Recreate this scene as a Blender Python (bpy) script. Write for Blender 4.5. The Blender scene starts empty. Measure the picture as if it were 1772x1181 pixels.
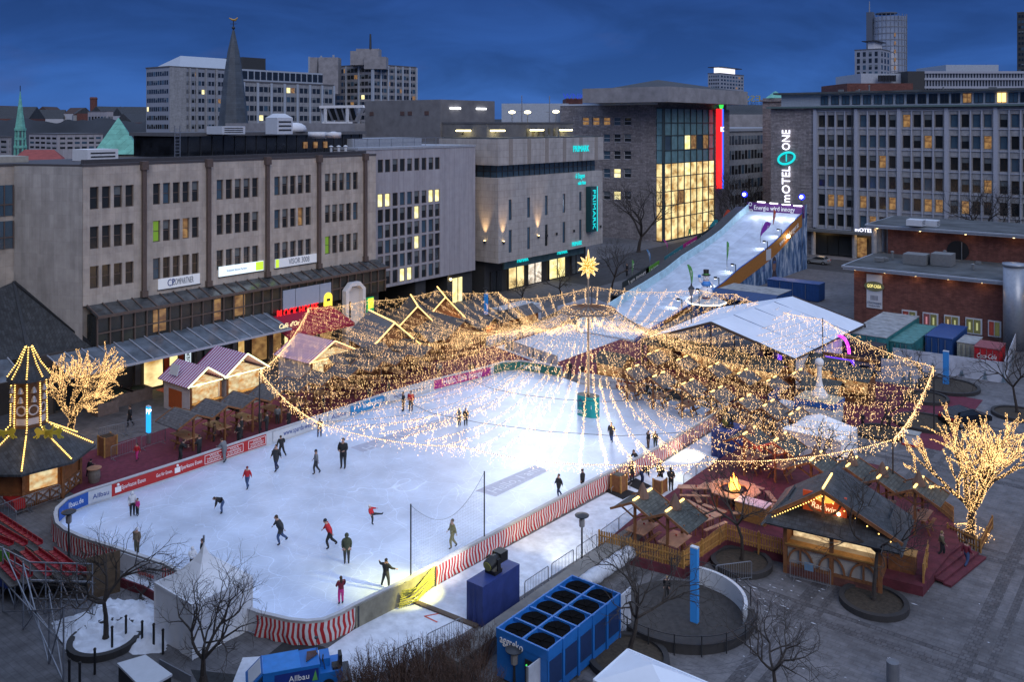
import bpy, bmesh, math, random
import numpy as np
from mathutils import Vector, Matrix
random.seed(7); R=random
SC=bpy.context.scene; COL=SC.collection
FLOOD,CANOPY,TREEL,LEDS,LEDT=11000,30,24,3.2,2.2
rad=math.radians
# ---------------------------------------------------------------- camera (level, with a falling front)
F=1540.; H=26.; CX=886.; HY=214.
TH=math.atan2(1214,1540); c_,s_=math.cos(TH),math.sin(TH)
cam=bpy.data.objects.new('camera',bpy.data.cameras.new('camera')); COL.objects.link(cam)
cam.location=(0,0,H); cam.rotation_euler=(math.pi/2,0,TH)
cam.data.sensor_width=36; cam.data.lens=36*F/1772; cam.data.clip_end=9000; cam.data.clip_start=.5
cam.data.shift_y=-(590.5-HY)/1772.
SC.camera=cam
# ---------------------------------------------------------------- sky: dusk, deep blue near the skyline, paler overhead
W=bpy.data.worlds.new('World'); SC.world=W; W.use_nodes=True
nt=W.node_tree; nt.nodes.clear(); L=nt.links.new
def N(t,tree=None,**k):
    n=(tree or nt).nodes.new(t)
    for a,b in k.items(): setattr(n,a,b)
    return n
sky=N('ShaderNodeTexSky',sky_type='NISHITA',sun_disc=False); sky.sun_elevation=rad(1.5); sky.sun_rotation=rad(200)
tc=N('ShaderNodeTexCoord'); sep=N('ShaderNodeSeparateXYZ'); L(tc.outputs['Generated'],sep.inputs[0])
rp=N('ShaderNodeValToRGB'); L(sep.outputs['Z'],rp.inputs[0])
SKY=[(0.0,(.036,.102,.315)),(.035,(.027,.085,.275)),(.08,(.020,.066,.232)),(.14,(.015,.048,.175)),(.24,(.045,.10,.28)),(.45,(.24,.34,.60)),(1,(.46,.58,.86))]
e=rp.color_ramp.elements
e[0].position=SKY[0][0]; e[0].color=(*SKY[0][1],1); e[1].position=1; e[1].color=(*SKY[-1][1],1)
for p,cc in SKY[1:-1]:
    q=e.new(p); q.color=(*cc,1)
mp=N('ShaderNodeMapping'); mp.inputs['Scale'].default_value=(3.2,3.2,11); L(tc.outputs['Generated'],mp.inputs[0])
nz=N('ShaderNodeTexNoise'); nz.inputs['Scale'].default_value=1.5; nz.inputs['Detail'].default_value=6; nz.inputs['Roughness'].default_value=.55; nz.inputs['Distortion'].default_value=.6; L(mp.outputs[0],nz.inputs[0])
mr=N('ShaderNodeMapRange'); mr.inputs[1].default_value=.36; mr.inputs[2].default_value=.66; mr.inputs[3].default_value=.84; mr.inputs[4].default_value=1.26; L(nz.outputs[0],mr.inputs[0])
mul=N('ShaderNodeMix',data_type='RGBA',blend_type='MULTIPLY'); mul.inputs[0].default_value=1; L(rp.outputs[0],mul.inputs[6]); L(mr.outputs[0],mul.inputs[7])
nz2=N('ShaderNodeTexNoise'); nz2.inputs['Scale'].default_value=2.1; nz2.inputs['Detail'].default_value=4; L(mp.outputs[0],nz2.inputs[0])
mr2=N('ShaderNodeMapRange'); mr2.inputs[1].default_value=.60; mr2.inputs[2].default_value=.78; mr2.inputs[3].default_value=0; mr2.inputs[4].default_value=.35; L(nz2.outputs[0],mr2.inputs[0])
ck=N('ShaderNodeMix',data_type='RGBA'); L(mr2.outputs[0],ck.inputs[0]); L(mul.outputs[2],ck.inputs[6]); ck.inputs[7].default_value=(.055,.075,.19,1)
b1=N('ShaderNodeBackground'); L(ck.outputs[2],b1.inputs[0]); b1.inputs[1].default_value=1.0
b2=N('ShaderNodeBackground'); L(sky.outputs[0],b2.inputs[0]); b2.inputs[1].default_value=.05
# the Nishita glow only adds above the skyline band, where the west of the sky is still bright
mrz=N('ShaderNodeMapRange'); mrz.inputs[1].default_value=.16; mrz.inputs[2].default_value=.4; L(sep.outputs['Z'],mrz.inputs[0])
mx=N('ShaderNodeMath',operation='MULTIPLY'); mx.inputs[1].default_value=.05; L(mrz.outputs[0],mx.inputs[0]); L(mx.outputs[0],b2.inputs[1])
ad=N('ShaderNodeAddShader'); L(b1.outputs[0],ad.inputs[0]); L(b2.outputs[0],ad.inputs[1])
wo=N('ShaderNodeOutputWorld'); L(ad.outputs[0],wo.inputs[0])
# last western daylight, very soft
sl=bpy.data.lights.new('sun','SUN'); sl.energy=.75; sl.angle=rad(40); sl.color=(1,.91,.84)
so=bpy.data.objects.new('sun',sl); COL.objects.link(so)
so.rotation_euler=Vector((-.75,.55,-.62)).to_track_quat('-Z','Y').to_euler()
SC.view_settings.view_transform='Standard'; SC.view_settings.look='None'; SC.view_settings.exposure=.38; SC.view_settings.gamma=1
SC.cycles.max_bounces=5; SC.cycles.diffuse_bounces=3; SC.cycles.glossy_bounces=3; SC.cycles.transparent_max_bounces=8
SC.cycles.sample_clamp_indirect=1.5; SC.cycles.caustics_reflective=False; SC.cycles.caustics_refractive=False

# ---------------------------------------------------------------- pixel of the photograph -> point on the ground / a facade plane
def G(px,py,z=0):
    D=F*(H-z)/(py-HY); X=(px-CX)/F*D
    return (X*c_-D*s_, X*s_+D*c_)
def ONX(px,x0):
    t=(px-CX)/F; D=x0/(t*c_-s_); return D*(t*s_+c_),D
def ONY(px,y0):
    t=(px-CX)/F; D=y0/(t*s_+c_); return D*(t*c_-s_),D
def ZZ(py,D): return H-(py-HY)*D/F
# ---------------------------------------------------------------- materials
MATS={}
def M(name,col=(.5,.5,.5),rough=.8,metal=0,emit=None,es=0,var=.12,scale=3.,bump=0,spec=.4,pat=None,alpha=1,mis=False):
    if name in MATS: return MATS[name]
    m=bpy.data.materials.new(name); MATS[name]=m; m.use_nodes=True
    t=m.node_tree; p=t.nodes['Principled BSDF']; l=t.links.new
    p.inputs['Base Color'].default_value=(*col,1); p.inputs['Roughness'].default_value=rough; p.inputs['Metallic'].default_value=metal
    p.inputs['Specular IOR Level'].default_value=spec
    if alpha<1: p.inputs['Alpha'].default_value=alpha
    if emit:
        p.inputs['Emission Color'].default_value=(*emit,1); p.inputs['Emission Strength'].default_value=es
        if not mis: m.cycles.emission_sampling='NONE'
    if var or pat:
        co=N('ShaderNodeTexCoord',t); n=N('ShaderNodeTexNoise',t); n.inputs['Scale'].default_value=scale; n.inputs['Detail'].default_value=5; n.inputs['Roughness'].default_value=.6
        l(co.outputs['Object'],n.inputs[0])
        r=N('ShaderNodeMapRange',t); r.inputs[1].default_value=.3; r.inputs[2].default_value=.7; r.inputs[3].default_value=1-var; r.inputs[4].default_value=1+var; l(n.outputs[0],r.inputs[0])
        mm=N('ShaderNodeMix',t,data_type='RGBA',blend_type='MULTIPLY'); mm.inputs[0].default_value=1; mm.inputs[6].default_value=(*col,1); l(r.outputs[0],mm.inputs[7])
        out=mm.outputs[2]
        if pat: out=pat(t,co,out)
        l(out,p.inputs['Base Color'])
        if bump:
            b=N('ShaderNodeBump',t); b.inputs['Strength'].default_value=bump; b.inputs['Distance'].default_value=.05; l(n.outputs[0],b.inputs['Height']); l(b.outputs[0],p.inputs['Normal'])
    return m
def brickpat(w,h,mort=.02,dark=.55,off=.5,axis='xz',sc=1.,var=.18):
    """slab / brick joints plus a tone of its own for every slab, on world-sized object coordinates"""
    def f(t,co,out):
        l=t.links.new; s=N('ShaderNodeSeparateXYZ',t); l(co.outputs['Object'],s.inputs[0]); k=N('ShaderNodeCombineXYZ',t)
        if axis=='wall':   # walls facing +x or -y: horizontal run is x+y
            a=N('ShaderNodeMath',t,operation='ADD'); l(s.outputs[0],a.inputs[0]); l(s.outputs[1],a.inputs[1]); l(a.outputs[0],k.inputs[0]); l(s.outputs[2],k.inputs[1])
        else:
            l(s.outputs['XYZ'.index(axis[0].upper())],k.inputs[0]); l(s.outputs['XYZ'.index(axis[1].upper())],k.inputs[1])
        b=N('ShaderNodeTexBrick',t); b.inputs['Scale'].default_value=sc; b.inputs['Brick Width'].default_value=w; b.inputs['Row Height'].default_value=h
        b.inputs['Mortar Size'].default_value=mort; b.offset=off; b.inputs['Mortar Smooth'].default_value=.2
        b.inputs['Color1'].default_value=(1-var,)*3+(1,); b.inputs['Color2'].default_value=(1+var*.5,)*3+(1,); b.inputs['Mortar'].default_value=(dark,dark,dark,1)
        l(k.outputs[0],b.inputs['Vector'])
        q=N('ShaderNodeMix',t,data_type='RGBA',blend_type='MULTIPLY'); q.inputs[0].default_value=1; l(out,q.inputs[6]); l(b.outputs[0],q.inputs[7])
        if axis!='wall': return q.outputs[2]
        mp_=N('ShaderNodeMapping',t); mp_.inputs['Scale'].default_value=(1.1,1.1,.07); l(co.outputs['Object'],mp_.inputs[0]); n=N('ShaderNodeTexNoise',t); n.inputs['Scale'].default_value=1.; n.inputs['Detail'].default_value=6; n.inputs['Roughness'].default_value=.7; l(mp_.outputs[0],n.inputs[0])
        r=N('ShaderNodeMapRange',t); r.inputs[1].default_value=.38; r.inputs[2].default_value=.6; r.inputs[3].default_value=.86; r.inputs[4].default_value=1.05; l(n.outputs[0],r.inputs[0]); ws=N('ShaderNodeMix',t,data_type='RGBA',blend_type='MULTIPLY'); ws.inputs[0].default_value=1; l(q.outputs[2],ws.inputs[6]); l(r.outputs[0],ws.inputs[7])
        return ws.outputs[2]
    return f
def interior(name,a,b,es,scale=.9):
    """a lit room behind the pane: blinds, shelves and bright spots as uneven warm light"""
    if name in MATS: return MATS[name]
    m=bpy.data.materials.new(name); MATS[name]=m; m.use_nodes=True; t=m.node_tree; p=t.nodes['Principled BSDF']; l=t.links.new
    p.inputs['Base Color'].default_value=(.03,.03,.03,1); p.inputs['Roughness'].default_value=.15
    co=N('ShaderNodeTexCoord',t); mpp=N('ShaderNodeMapping',t); mpp.inputs['Scale'].default_value=(scale,scale,scale*1.4); l(co.outputs['Object'],mpp.inputs[0])
    v=N('ShaderNodeTexVoronoi',t,distance='CHEBYCHEV'); v.inputs['Scale'].default_value=1.6; l(mpp.outputs[0],v.inputs[0]); vr=N('ShaderNodeMapRange',t); vr.inputs[1].default_value=.1; vr.inputs[2].default_value=.6; vr.inputs[3].default_value=1.15; vr.inputs[4].default_value=.25; l(v.outputs['Distance'],vr.inputs[0])
    n=N('ShaderNodeTexNoise',t); n.inputs['Scale'].default_value=1.4; n.inputs['Detail'].default_value=4; l(mpp.outputs[0],n.inputs[0])
    r=N('ShaderNodeMix',t,data_type='RGBA'); rr=N('ShaderNodeMapRange',t); rr.inputs[1].default_value=.35; rr.inputs[2].default_value=.62; l(n.outputs[0],rr.inputs[0]); l(rr.outputs[0],r.inputs[0])
    r.inputs[6].default_value=(*a,1); r.inputs[7].default_value=(*b,1)
    r2=N('ShaderNodeMix',t,data_type='RGBA',blend_type='MULTIPLY'); r2.inputs[0].default_value=.3; l(r.outputs[2],r2.inputs[6]); l(vr.outputs[0],r2.inputs[7])
    l(r2.outputs[2],p.inputs['Emission Color']); p.inputs['Emission Strength'].default_value=es
    m.cycles.emission_sampling='NONE'
    return m
# ---------------------------------------------------------------- mesh builder
def V3(a): return Vector(a)
class MB:
    def __init__(s): s.v=[]; s.f=[]; s.m=[]
    def face(s,pts,m=0):
        k=len(s.v); s.v+= [tuple(p) for p in pts]; s.f.append(tuple(range(k,k+len(pts)))); s.m.append(m); return s
    def box(s,x0,x1,y0,y1,z0,z1,m=0):
        if x0>x1:x0,x1=x1,x0
        if y0>y1:y0,y1=y1,y0
        k=len(s.v); s.v+=[(x0,y0,z0),(x1,y0,z0),(x1,y1,z0),(x0,y1,z0),(x0,y0,z1),(x1,y0,z1),(x1,y1,z1),(x0,y1,z1)]
        for f in ((0,3,2,1),(4,5,6,7),(0,1,5,4),(1,2,6,5),(2,3,7,6),(3,0,4,7)): s.f.append(tuple(k+i for i in f)); s.m.append(m)
        return s
    def bar(s,a,b,w,h=None,m=0):
        """box beam from a to b, w wide, h high"""
        h=h or w; a=V3(a); b=V3(b); d=(b-a); ln=d.length
        if ln<1e-6: return s
        d/=ln; u=Vector((0,0,1)) if abs(d.z)<.95 else Vector((1,0,0)); r=d.cross(u).normalized(); u=r.cross(d)
        k=len(s.v)
        for p in (a,b):
            for i,j in ((-1,-1),(1,-1),(1,1),(-1,1)): s.v.append(tuple(p+r*(w/2*i)+u*(h/2*j)))
        for f in ((0,1,2,3),(7,6,5,4),(0,4,5,1),(1,5,6,2),(2,6,7,3),(3,7,4,0)): s.f.append(tuple(k+i for i in f)); s.m.append(m)
        return s
    def tube(s,pts,rr,n=6,m=0,cap=True):
        pts=[V3(p) for p in pts]; k0=len(s.v); prev=None
        for i,p in enumerate(pts):
            d=(pts[min(i+1,len(pts)-1)]-pts[max(i-1,0)])
            d=d.normalized() if d.length>1e-9 else Vector((0,0,1))
            if prev is None: u=d.orthogonal().normalized()
            else:
                u=prev-d*prev.dot(d); u=u.normalized() if u.length>1e-6 else d.orthogonal().normalized()
            prev=u; w=d.cross(u); r=rr[i] if hasattr(rr,'__len__') else rr
            for j in range(n):
                a=2*math.pi*j/n; s.v.append(tuple(p+u*(math.cos(a)*r)+w*(math.sin(a)*r)))
        for i in range(len(pts)-1):
            for j in range(n):
                a=k0+i*n+j; b=k0+i*n+(j+1)%n; s.f.append((a,b,b+n,a+n)); s.m.append(m)
        if cap and n>2:
            s.f.append(tuple(k0+j for j in range(n))[::-1]); s.m.append(m)
            q=k0+(len(pts)-1)*n; s.f.append(tuple(q+j for j in range(n))); s.m.append(m)
        return s
    def cyl(s,x,y,z0,z1,r0,r1=None,n=16,m=0): return s.tube([(x,y,z0),(x,y,z1)],[r0,r0 if r1 is None else r1],n,m)
    def lathe(s,x,y,prof,n=16,m=0,ph=0):
        k0=len(s.v)
        for r,z in prof:
            for j in range(n):
                a=2*math.pi*j/n+ph; s.v.append((x+r*math.cos(a),y+r*math.sin(a),z))
        for i in range(len(prof)-1):
            for j in range(n):
                a=k0+i*n+j; b=k0+i*n+(j+1)%n; s.f.append((a,b,b+n,a+n)); s.m.append(m)
        s.f.append(tuple(k0+j for j in range(n))[::-1]); s.m.append(m); q=k0+(len(prof)-1)*n; s.f.append(tuple(q+j for j in range(n))); s.m.append(m)
        return s
    def prism(s,pts,z0,z1,m=0,mt=None):
        n=len(pts); k=len(s.v); s.v+=[(p[0],p[1],z0) for p in pts]+[(p[0],p[1],z1) for p in pts]
        for i in range(n): s.f.append((k+i,k+(i+1)%n,k+n+(i+1)%n,k+n+i)); s.m.append(m)
        s.f.append(tuple(k+i for i in range(n))[::-1]); s.m.append(m); s.f.append(tuple(k+n+i for i in range(n))); s.m.append(m if mt is None else mt)
        return s
    def slab(s,pts,t,m=0):
        """thin solid from a 3-D quad / polygon, thickness t against its normal"""
        P=[V3(p) for p in pts]; nn=(P[1]-P[0]).cross(P[2]-P[0]).normalized(); n=len(P); k=len(s.v)
        s.v+=[tuple(p) for p in P]+[tuple(p-nn*t) for p in P]
        s.f.append(tuple(range(k,k+n))); s.m.append(m); s.f.append(tuple(range(k+n,k+2*n))[::-1]); s.m.append(m)
        for i in range(n): s.f.append((k+i,k+n+i,k+n+(i+1)%n,k+(i+1)%n)); s.m.append(m)
        return s
    def ball(s,p,r,sx=1,sy=1,sz=1,n=10,m=0):
        prof=[(max(.02*r,r*math.sin(math.pi*i/8)),-r*math.cos(math.pi*i/8)) for i in range(9)]
        k=len(s.v); s.lathe(0,0,prof,n,m)
        for i in range(k,len(s.v)):
            a=s.v[i]; s.v[i]=(p[0]+a[0]*sx,p[1]+a[1]*sy,p[2]+a[2]*sz)
        return s
    def build(s,name,mats,parent=None,smooth=False,**tags):
        if not hasattr(mats,'__len__'): mats=[mats]
        vs=s.v
        if parent is not None and not parent.get('_'):
            root=parent
            while root.parent: root=root.parent
            lo=root.location; rz=root.rotation_euler[2]; ca,sa=math.cos(-rz),math.sin(-rz)
            if lo.length>0 or rz:
                vs=[((x-lo.x)*ca-(y-lo.y)*sa,(x-lo.x)*sa+(y-lo.y)*ca,z-lo.z) for x,y,z in vs]
        me=bpy.data.meshes.new(name); me.from_pydata(vs,[],s.f)
        for q in mats: me.materials.append(q)
        if len(mats)>1: me.polygons.foreach_set('material_index',s.m)
        if smooth: me.polygons.foreach_set('use_smooth',[True]*len(s.f))
        me.validate(); me.update()
        o=bpy.data.objects.new(name,me); COL.objects.link(o)
        if parent is not None: o.parent=parent
        for a,b in tags.items(): o[a]=b
        return o
def thing(name,label,cat,loc=(0,0,0),rz=0,group=None):
    o=bpy.data.objects.new(name,None); COL.objects.link(o); o.empty_display_size=.3
    o.location=(loc[0],loc[1],loc[2] if len(loc)>2 else 0); o.rotation_euler=(0,0,rz)
    o['label']=label; o['category']=cat
    if group: o['group']=group
    return o
def tag(o,label,cat,group=None):
    o['label']=label; o['category']=cat
    if group: o['group']=group
    return o
def struct(o,kind='structure'): o['kind']=kind; return o
def dup(root,loc,rz=0,label=None,group=None):
    r=root.copy(); COL.objects.link(r); r.location=(loc[0],loc[1],loc[2] if len(loc)>2 else 0); r.rotation_euler=(0,0,rz)
    if label: r['label']=label
    if group: r['group']=group
    def rec(a,b):
        for ch in a.children:
            q=ch.copy(); COL.objects.link(q); q.parent=b; rec(ch,q)
    rec(root,r)
    return r
FONT=None
def text(st,parent,mat,pos,right=(0,1,0),up=(0,0,1),size=1.,width=None,ext=.03,align='CENTER',shear=0,name='lettering'):
    cu=bpy.data.curves.new('t','FONT'); cu.body=st; cu.size=size; cu.align_x=align; cu.align_y='CENTER'; cu.extrude=ext; cu.shear=shear; cu.resolution_u=2
    o=bpy.data.objects.new('t',cu); COL.objects.link(o)
    dg=bpy.context.evaluated_depsgraph_get(); me=bpy.data.meshes.new_from_object(o.evaluated_get(dg))
    bpy.data.objects.remove(o); bpy.data.curves.remove(cu)
    co=np.empty(len(me.vertices)*3); me.vertices.foreach_get('co',co); co=co.reshape(-1,3)
    if width and len(co): 
        w=co[:,0].max()-co[:,0].min(); co[:,0]*=width/w
    r=np.array(right,float); r/=np.linalg.norm(r); u=np.array(up,float); u/=np.linalg.norm(u); n=np.cross(r,u)
    P=np.array(pos,float)+co[:,:1]*r+co[:,1:2]*u+co[:,2:3]*n
    if parent is not None:
        root=parent
        while root.parent: root=root.parent
        lo=np.array(root.location); rz=-root.rotation_euler[2]; P=P-lo
        x=P[:,0]*math.cos(rz)-P[:,1]*math.sin(rz); y=P[:,0]*math.sin(rz)+P[:,1]*math.cos(rz); P[:,0]=x; P[:,1]=y
    me.vertices.foreach_set('co',P.ravel()); me.materials.clear(); me.materials.append(mat); me.name=name; me.update()
    q=bpy.data.objects.new(name,me); COL.objects.link(q)
    if parent is not None: q.parent=parent
    return q
def lamp(loc,energy,col=(1,.75,.45),size=.3,kind='POINT',target=None,angle=60,blend=.5):
    l=bpy.data.lights.new('lamp_light',kind); l.energy=energy; l.color=col
    if kind=='SPOT': l.spot_size=rad(angle); l.spot_blend=blend; l.shadow_soft_size=size
    else: l.shadow_soft_size=size
    o=bpy.data.objects.new('lamp_light',l); COL.objects.link(o); o.location=loc
    if target: o.rotation_euler=(Vector(target)-Vector(loc)).to_track_quat('-Z','Y').to_euler()
    return o
# ================================================================ materials in use
glass=M('dark_glass',(.018,.022,.026),.12,var=0,spec=.6); glassb=M('blue_glass',(.05,.09,.13),.15,var=.2,scale=.4,spec=.6)
curtain=M('curtained_glass',(.13,.15,.16),.3,var=.3,scale=.8); teal=M('teal_glass',(.15,.28,.31),.25,var=.25,scale=.5)
litW=interior('lit_room_warm',(1.,.62,.22),(1.,.85,.5),1.5); litD=interior('lit_room_dim',(.20,.09,.035),(.5,.28,.1),.55); litY=interior('lit_room_yellow',(.85,.68,.22),(1.,.9,.5),1.25,.5)
litG=M('green_lit_window',(.1,.2,.02),.4,emit=(.12,.22,.02),es=.6,var=0); litShop=interior('lit_shop',(.38,.20,.05),(1.,.80,.38),1.15,.26); litX=M('fairy_lit_window',(.02,.02,.02),.3,emit=(1,.6,.2),es=2.2,var=0)
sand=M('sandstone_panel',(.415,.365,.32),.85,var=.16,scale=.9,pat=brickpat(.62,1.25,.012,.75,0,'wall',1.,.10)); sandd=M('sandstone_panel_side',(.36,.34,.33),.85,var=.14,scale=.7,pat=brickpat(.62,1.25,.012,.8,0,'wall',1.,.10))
brown=M('brown_metal',(.10,.072,.062),.5,var=.15); dark=M('dark_wall',(.04,.042,.045),.7); black=M('black_paint',(.012,.012,.014),.5)
whitep=M('white_panel',(.36,.34,.36),.7,var=.08,scale=1.,pat=brickpat(1.02,30,.03,.72,0,'wall',1.,.03)); lime=M('limestone_tile',(.40,.37,.35),.75,var=.12,scale=.8,pat=brickpat(1.4,1.0,.02,.6,.5,'wall',1.,.07))
greyst=M('rough_grey_stone',(.25,.225,.225),.9,var=.3,scale=2.2,pat=brickpat(1.1,.32,.02,.62,.5,'wall',1.,.30),bump=.4); conc=M('dark_concrete',(.16,.155,.16),.85,var=.2,scale=.6); concl=M('grey_render',(.26,.25,.26),.85,var=.22,scale=.5)
white=M('white_paint',(.62,.63,.66),.6,var=.06); offw=M('offwhite',(.42,.43,.46),.7); slate=M('slate_roof',(.045,.05,.058),.75,var=.35,scale=2,pat=brickpat(.35,.22,.02,.6,.5,'XY',1.,.35)); feltr=M('felt_roof',(.07,.078,.085),.9,var=.45,scale=.35)
copper=M('verdigris_copper',(.16,.44,.36),.7,var=.2,scale=1.2,pat=brickpat(1.1,.7,.03,.7,.5,'XZ',1.,.12)); redr=M('red_tile',(.27,.055,.045),.85,var=.25,scale=1.5); redb=M('red_brick',(.155,.062,.052),.9,var=.25,scale=1.5,pat=brickpat(.5,.16,.02,.75,.5,'wall',1.,.25))
metal=M('grey_metal',(.32,.33,.35),.35,.7); metald=M('dark_metal',(.05,.053,.06),.45,.5); wood=M('brown_wood',(.20,.085,.035),.7,var=.3,scale=4); woody=M('golden_wood',(.36,.19,.055),.7,var=.25,scale=4); woodt=M('table_wood',(.36,.19,.12),.6,var=.25,scale=3)
cyan=M('cyan_neon',(0,.1,.1),.4,emit=(.01,.72,.75),es=.85,var=0); whiteL=M('white_neon',(.5,.5,.5),.4,emit=(.85,.85,1),es=1.5,var=0); redL=M('red_neon',(.2,0,0),.4,emit=(1,.015,.02),es=1.3,var=0); yelL=M('yellow_sign_light',(.3,.3,0),.4,emit=(1,.75,.08),es=1.1,var=0)
bluL=M('blue_neon',(0,0,.2),.4,emit=(.02,.13,1),es=1.2,var=0); grnL=M('green_neon',(0,.2,0),.4,emit=(.05,.75,.1),es=1.,var=0); warmL=M('warm_lamp',(.3,.2,.1),.4,emit=(1,.72,.32),es=9,var=0); coolL=M('cool_tube',(.3,.3,.3),.4,emit=(.95,.97,1),es=4,var=0)
signw=M('sign_white_lit',(.6,.6,.6),.5,emit=(.6,.72,.8),es=.85,var=0); signd=M('sign_white',(.5,.53,.58),.5,var=.05)
stoneg=M('pale_grey_stone',(.29,.295,.31),.85,var=.15,scale=1.5,pat=brickpat(1.6,.42,.02,.85,.5,'wall',1.,.10)); frameb=M('pale_blue_grey_frame',(.34,.36,.42),.6,var=.05); paneld=M('dark_panel',(.09,.085,.09),.8,var=.2)
def P3(kind,plane,u,z,d):
    return (plane-d,u,z) if kind=='x' else (u,plane+d,z)
def facade(parent,kind,plane,u0,u1,z0,z1,opens,mat,depth=.3,thick=.5,name='wall'):
    us=sorted({round(a,3) for o in opens for a in o[:2] if u0<a<u1}|{u0,u1}); zs=sorted({round(a,3) for o in opens for a in o[2:] if z0<a<z1}|{z0,z1}); b=MB()
    def q(u,z,d): return P3(kind,plane,u,z,d)
    for i in range(len(us)-1):
        for j in range(len(zs)-1):
            mu=(us[i]+us[i+1])/2; mz=(zs[j]+zs[j+1])/2
            if any(o[0]<mu<o[1] and o[2]<mz<o[3] for o in opens): continue
            b.face([q(us[i],zs[j],0),q(us[i+1],zs[j],0),q(us[i+1],zs[j+1],0),q(us[i],zs[j+1],0)])
    for a,e_,c,d in opens:
        b.face([q(a,c,0),q(e_,c,0),q(e_,c,depth),q(a,c,depth)]); b.face([q(a,d,0),q(e_,d,0),q(e_,d,depth),q(a,d,depth)])
        b.face([q(a,c,0),q(a,d,0),q(a,d,depth),q(a,c,depth)]); b.face([q(e_,c,0),q(e_,d,0),q(e_,d,depth),q(e_,c,depth)])
    b.face([q(u0,z0,0),q(u0,z1,0),q(u0,z1,thick),q(u0,z0,thick)]); b.face([q(u1,z0,0),q(u1,z1,0),q(u1,z1,thick),q(u1,z0,thick)])
    b.face([q(u0,z1,0),q(u1,z1,0),q(u1,z1,thick),q(u0,z1,thick)]); b.face([q(u0,z0,0),q(u1,z0,0),q(u1,z0,thick),q(u0,z0,thick)])
    return b.build(name,mat,parent)
def winmesh(kind,w,h,pane,frame,nx,ny,fw,fd):
    b=MB()
    def bx(u0,u1,z0,z1,d0,d1,m):
        if kind=='x': b.box(-d1,-d0,u0,u1,z0,z1,m)
        else: b.box(u0,u1,d0,d1,z0,z1,m)
    bx(-w/2,w/2,-h/2,h/2,0,.03,0) if pane.name!='curtained_glass' else (bx(-w/2,w/2,-h/2,h*.08,0,.03,2),bx(-w/2,w/2,h*.08,h/2,0,.03,0))
    if fw>0:
        bx(-w/2,w/2,h/2-fw,h/2,-fd,-.001,1); bx(-w/2,w/2,-h/2,-h/2+fw,-fd,-.001,1)
        bx(-w/2,-w/2+fw,-h/2+fw,h/2-fw,-fd,-.001,1); bx(w/2-fw,w/2,-h/2+fw,h/2-fw,-fd,-.001,1)
        for i in range(1,nx): u=-w/2+w*i/nx; bx(u-fw/2,u+fw/2,-h/2+fw,h/2-fw,-fd*.9,-.001,1)
        for j in range(1,ny): z=-h/2+h*j/ny; bx(-w/2+fw,w/2-fw,z-fw/2,z+fw/2,-fd*.8,-.001,1)
    me=bpy.data.meshes.new('window'); me.from_pydata(b.v,[],b.f); me.materials.append(pane); me.materials.append(frame); me.materials.append(glass); me.polygons.foreach_set('material_index',b.m); return me
WC={}
def windows(parent,kind,plane,opens,pick,frame,nx=1,ny=1,fw=.07,fd=.08,d=.22,cap=100,name='window'):
    """one object per window; past 100 of them on one building the rest are one part"""
    lo=parent.location; n=parent.get('nwin',0); rest={}
    for k,(a,e_,c,z) in enumerate(opens):
        pane=pick(k); key=(kind,round(e_-a,2),round(z-c,2),pane.name,frame.name,nx,ny,fw,fd)
        if key not in WC: WC[key]=winmesh(kind,e_-a,z-c,pane,frame,nx,ny,fw,fd)
        p=P3(kind,plane,(a+e_)/2,(c+z)/2,d)
        o=bpy.data.objects.new(name,WC[key]) if n<cap else None
        if o: COL.objects.link(o); o.parent=parent; o.location=(p[0]-lo[0],p[1]-lo[1],p[2]-lo[2]); n+=1
        else: rest.setdefault(key,[]).append(p)
    parent['nwin']=n
    if rest:
        bm=bmesh.new(); ms=[]
        for key,ps in rest.items():
            src=WC[key]
            for m_ in src.materials:
                if m_ not in ms: ms.append(m_)
            ix=[ms.index(m_) for m_ in src.materials]
            for p in ps:
                k0=[bm.verts.new((v.co.x+p[0]-lo[0],v.co.y+p[1]-lo[1],v.co.z+p[2]-lo[2])) for v in src.vertices]
                for f in src.polygons:
                    q=bm.faces.new([k0[i] for i in f.vertices]); q.material_index=ix[f.material_index]
        me=bpy.data.meshes.new('window'); bm.to_mesh(me); bm.free()
        for m_ in ms: me.materials.append(m_)
        o=bpy.data.objects.new('window',me); COL.objects.link(o); o.parent=parent; o['kind']='stuff'
def grid(u0,u1,nu,z0,z1,nz,fu=.7,fz=.6,top=True):
    pu=(u1-u0)/nu; pz=(z1-z0)/nz; r=[]
    for j in range(nz-1,-1,-1):
        for i in range(nu):
            cu=u0+pu*(i+.5); cz=z0+pz*(j+.5); r.append((cu-pu*fu/2,cu+pu*fu/2,cz-pz*fz/2,cz+pz*fz/2))
    return r
def pk(*ch):
    """weighted pane picker: pk((mat,weight),...)"""
    ms=[c for c,w in ch]; ws=[w for c,w in ch]
    return lambda k: R.choices(ms,ws)[0]
def cb(pc,D,pl,pr):
    """footprint of a block whose near corner stands at pixel column pc, D metres off"""
    t=(pc-CX)/F; x=D*(t*c_-s_); y=D*(t*s_+c_); xl,_=ONY(pl,y); yr,_=ONX(pr,x); return xl,x,y,yr
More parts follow.
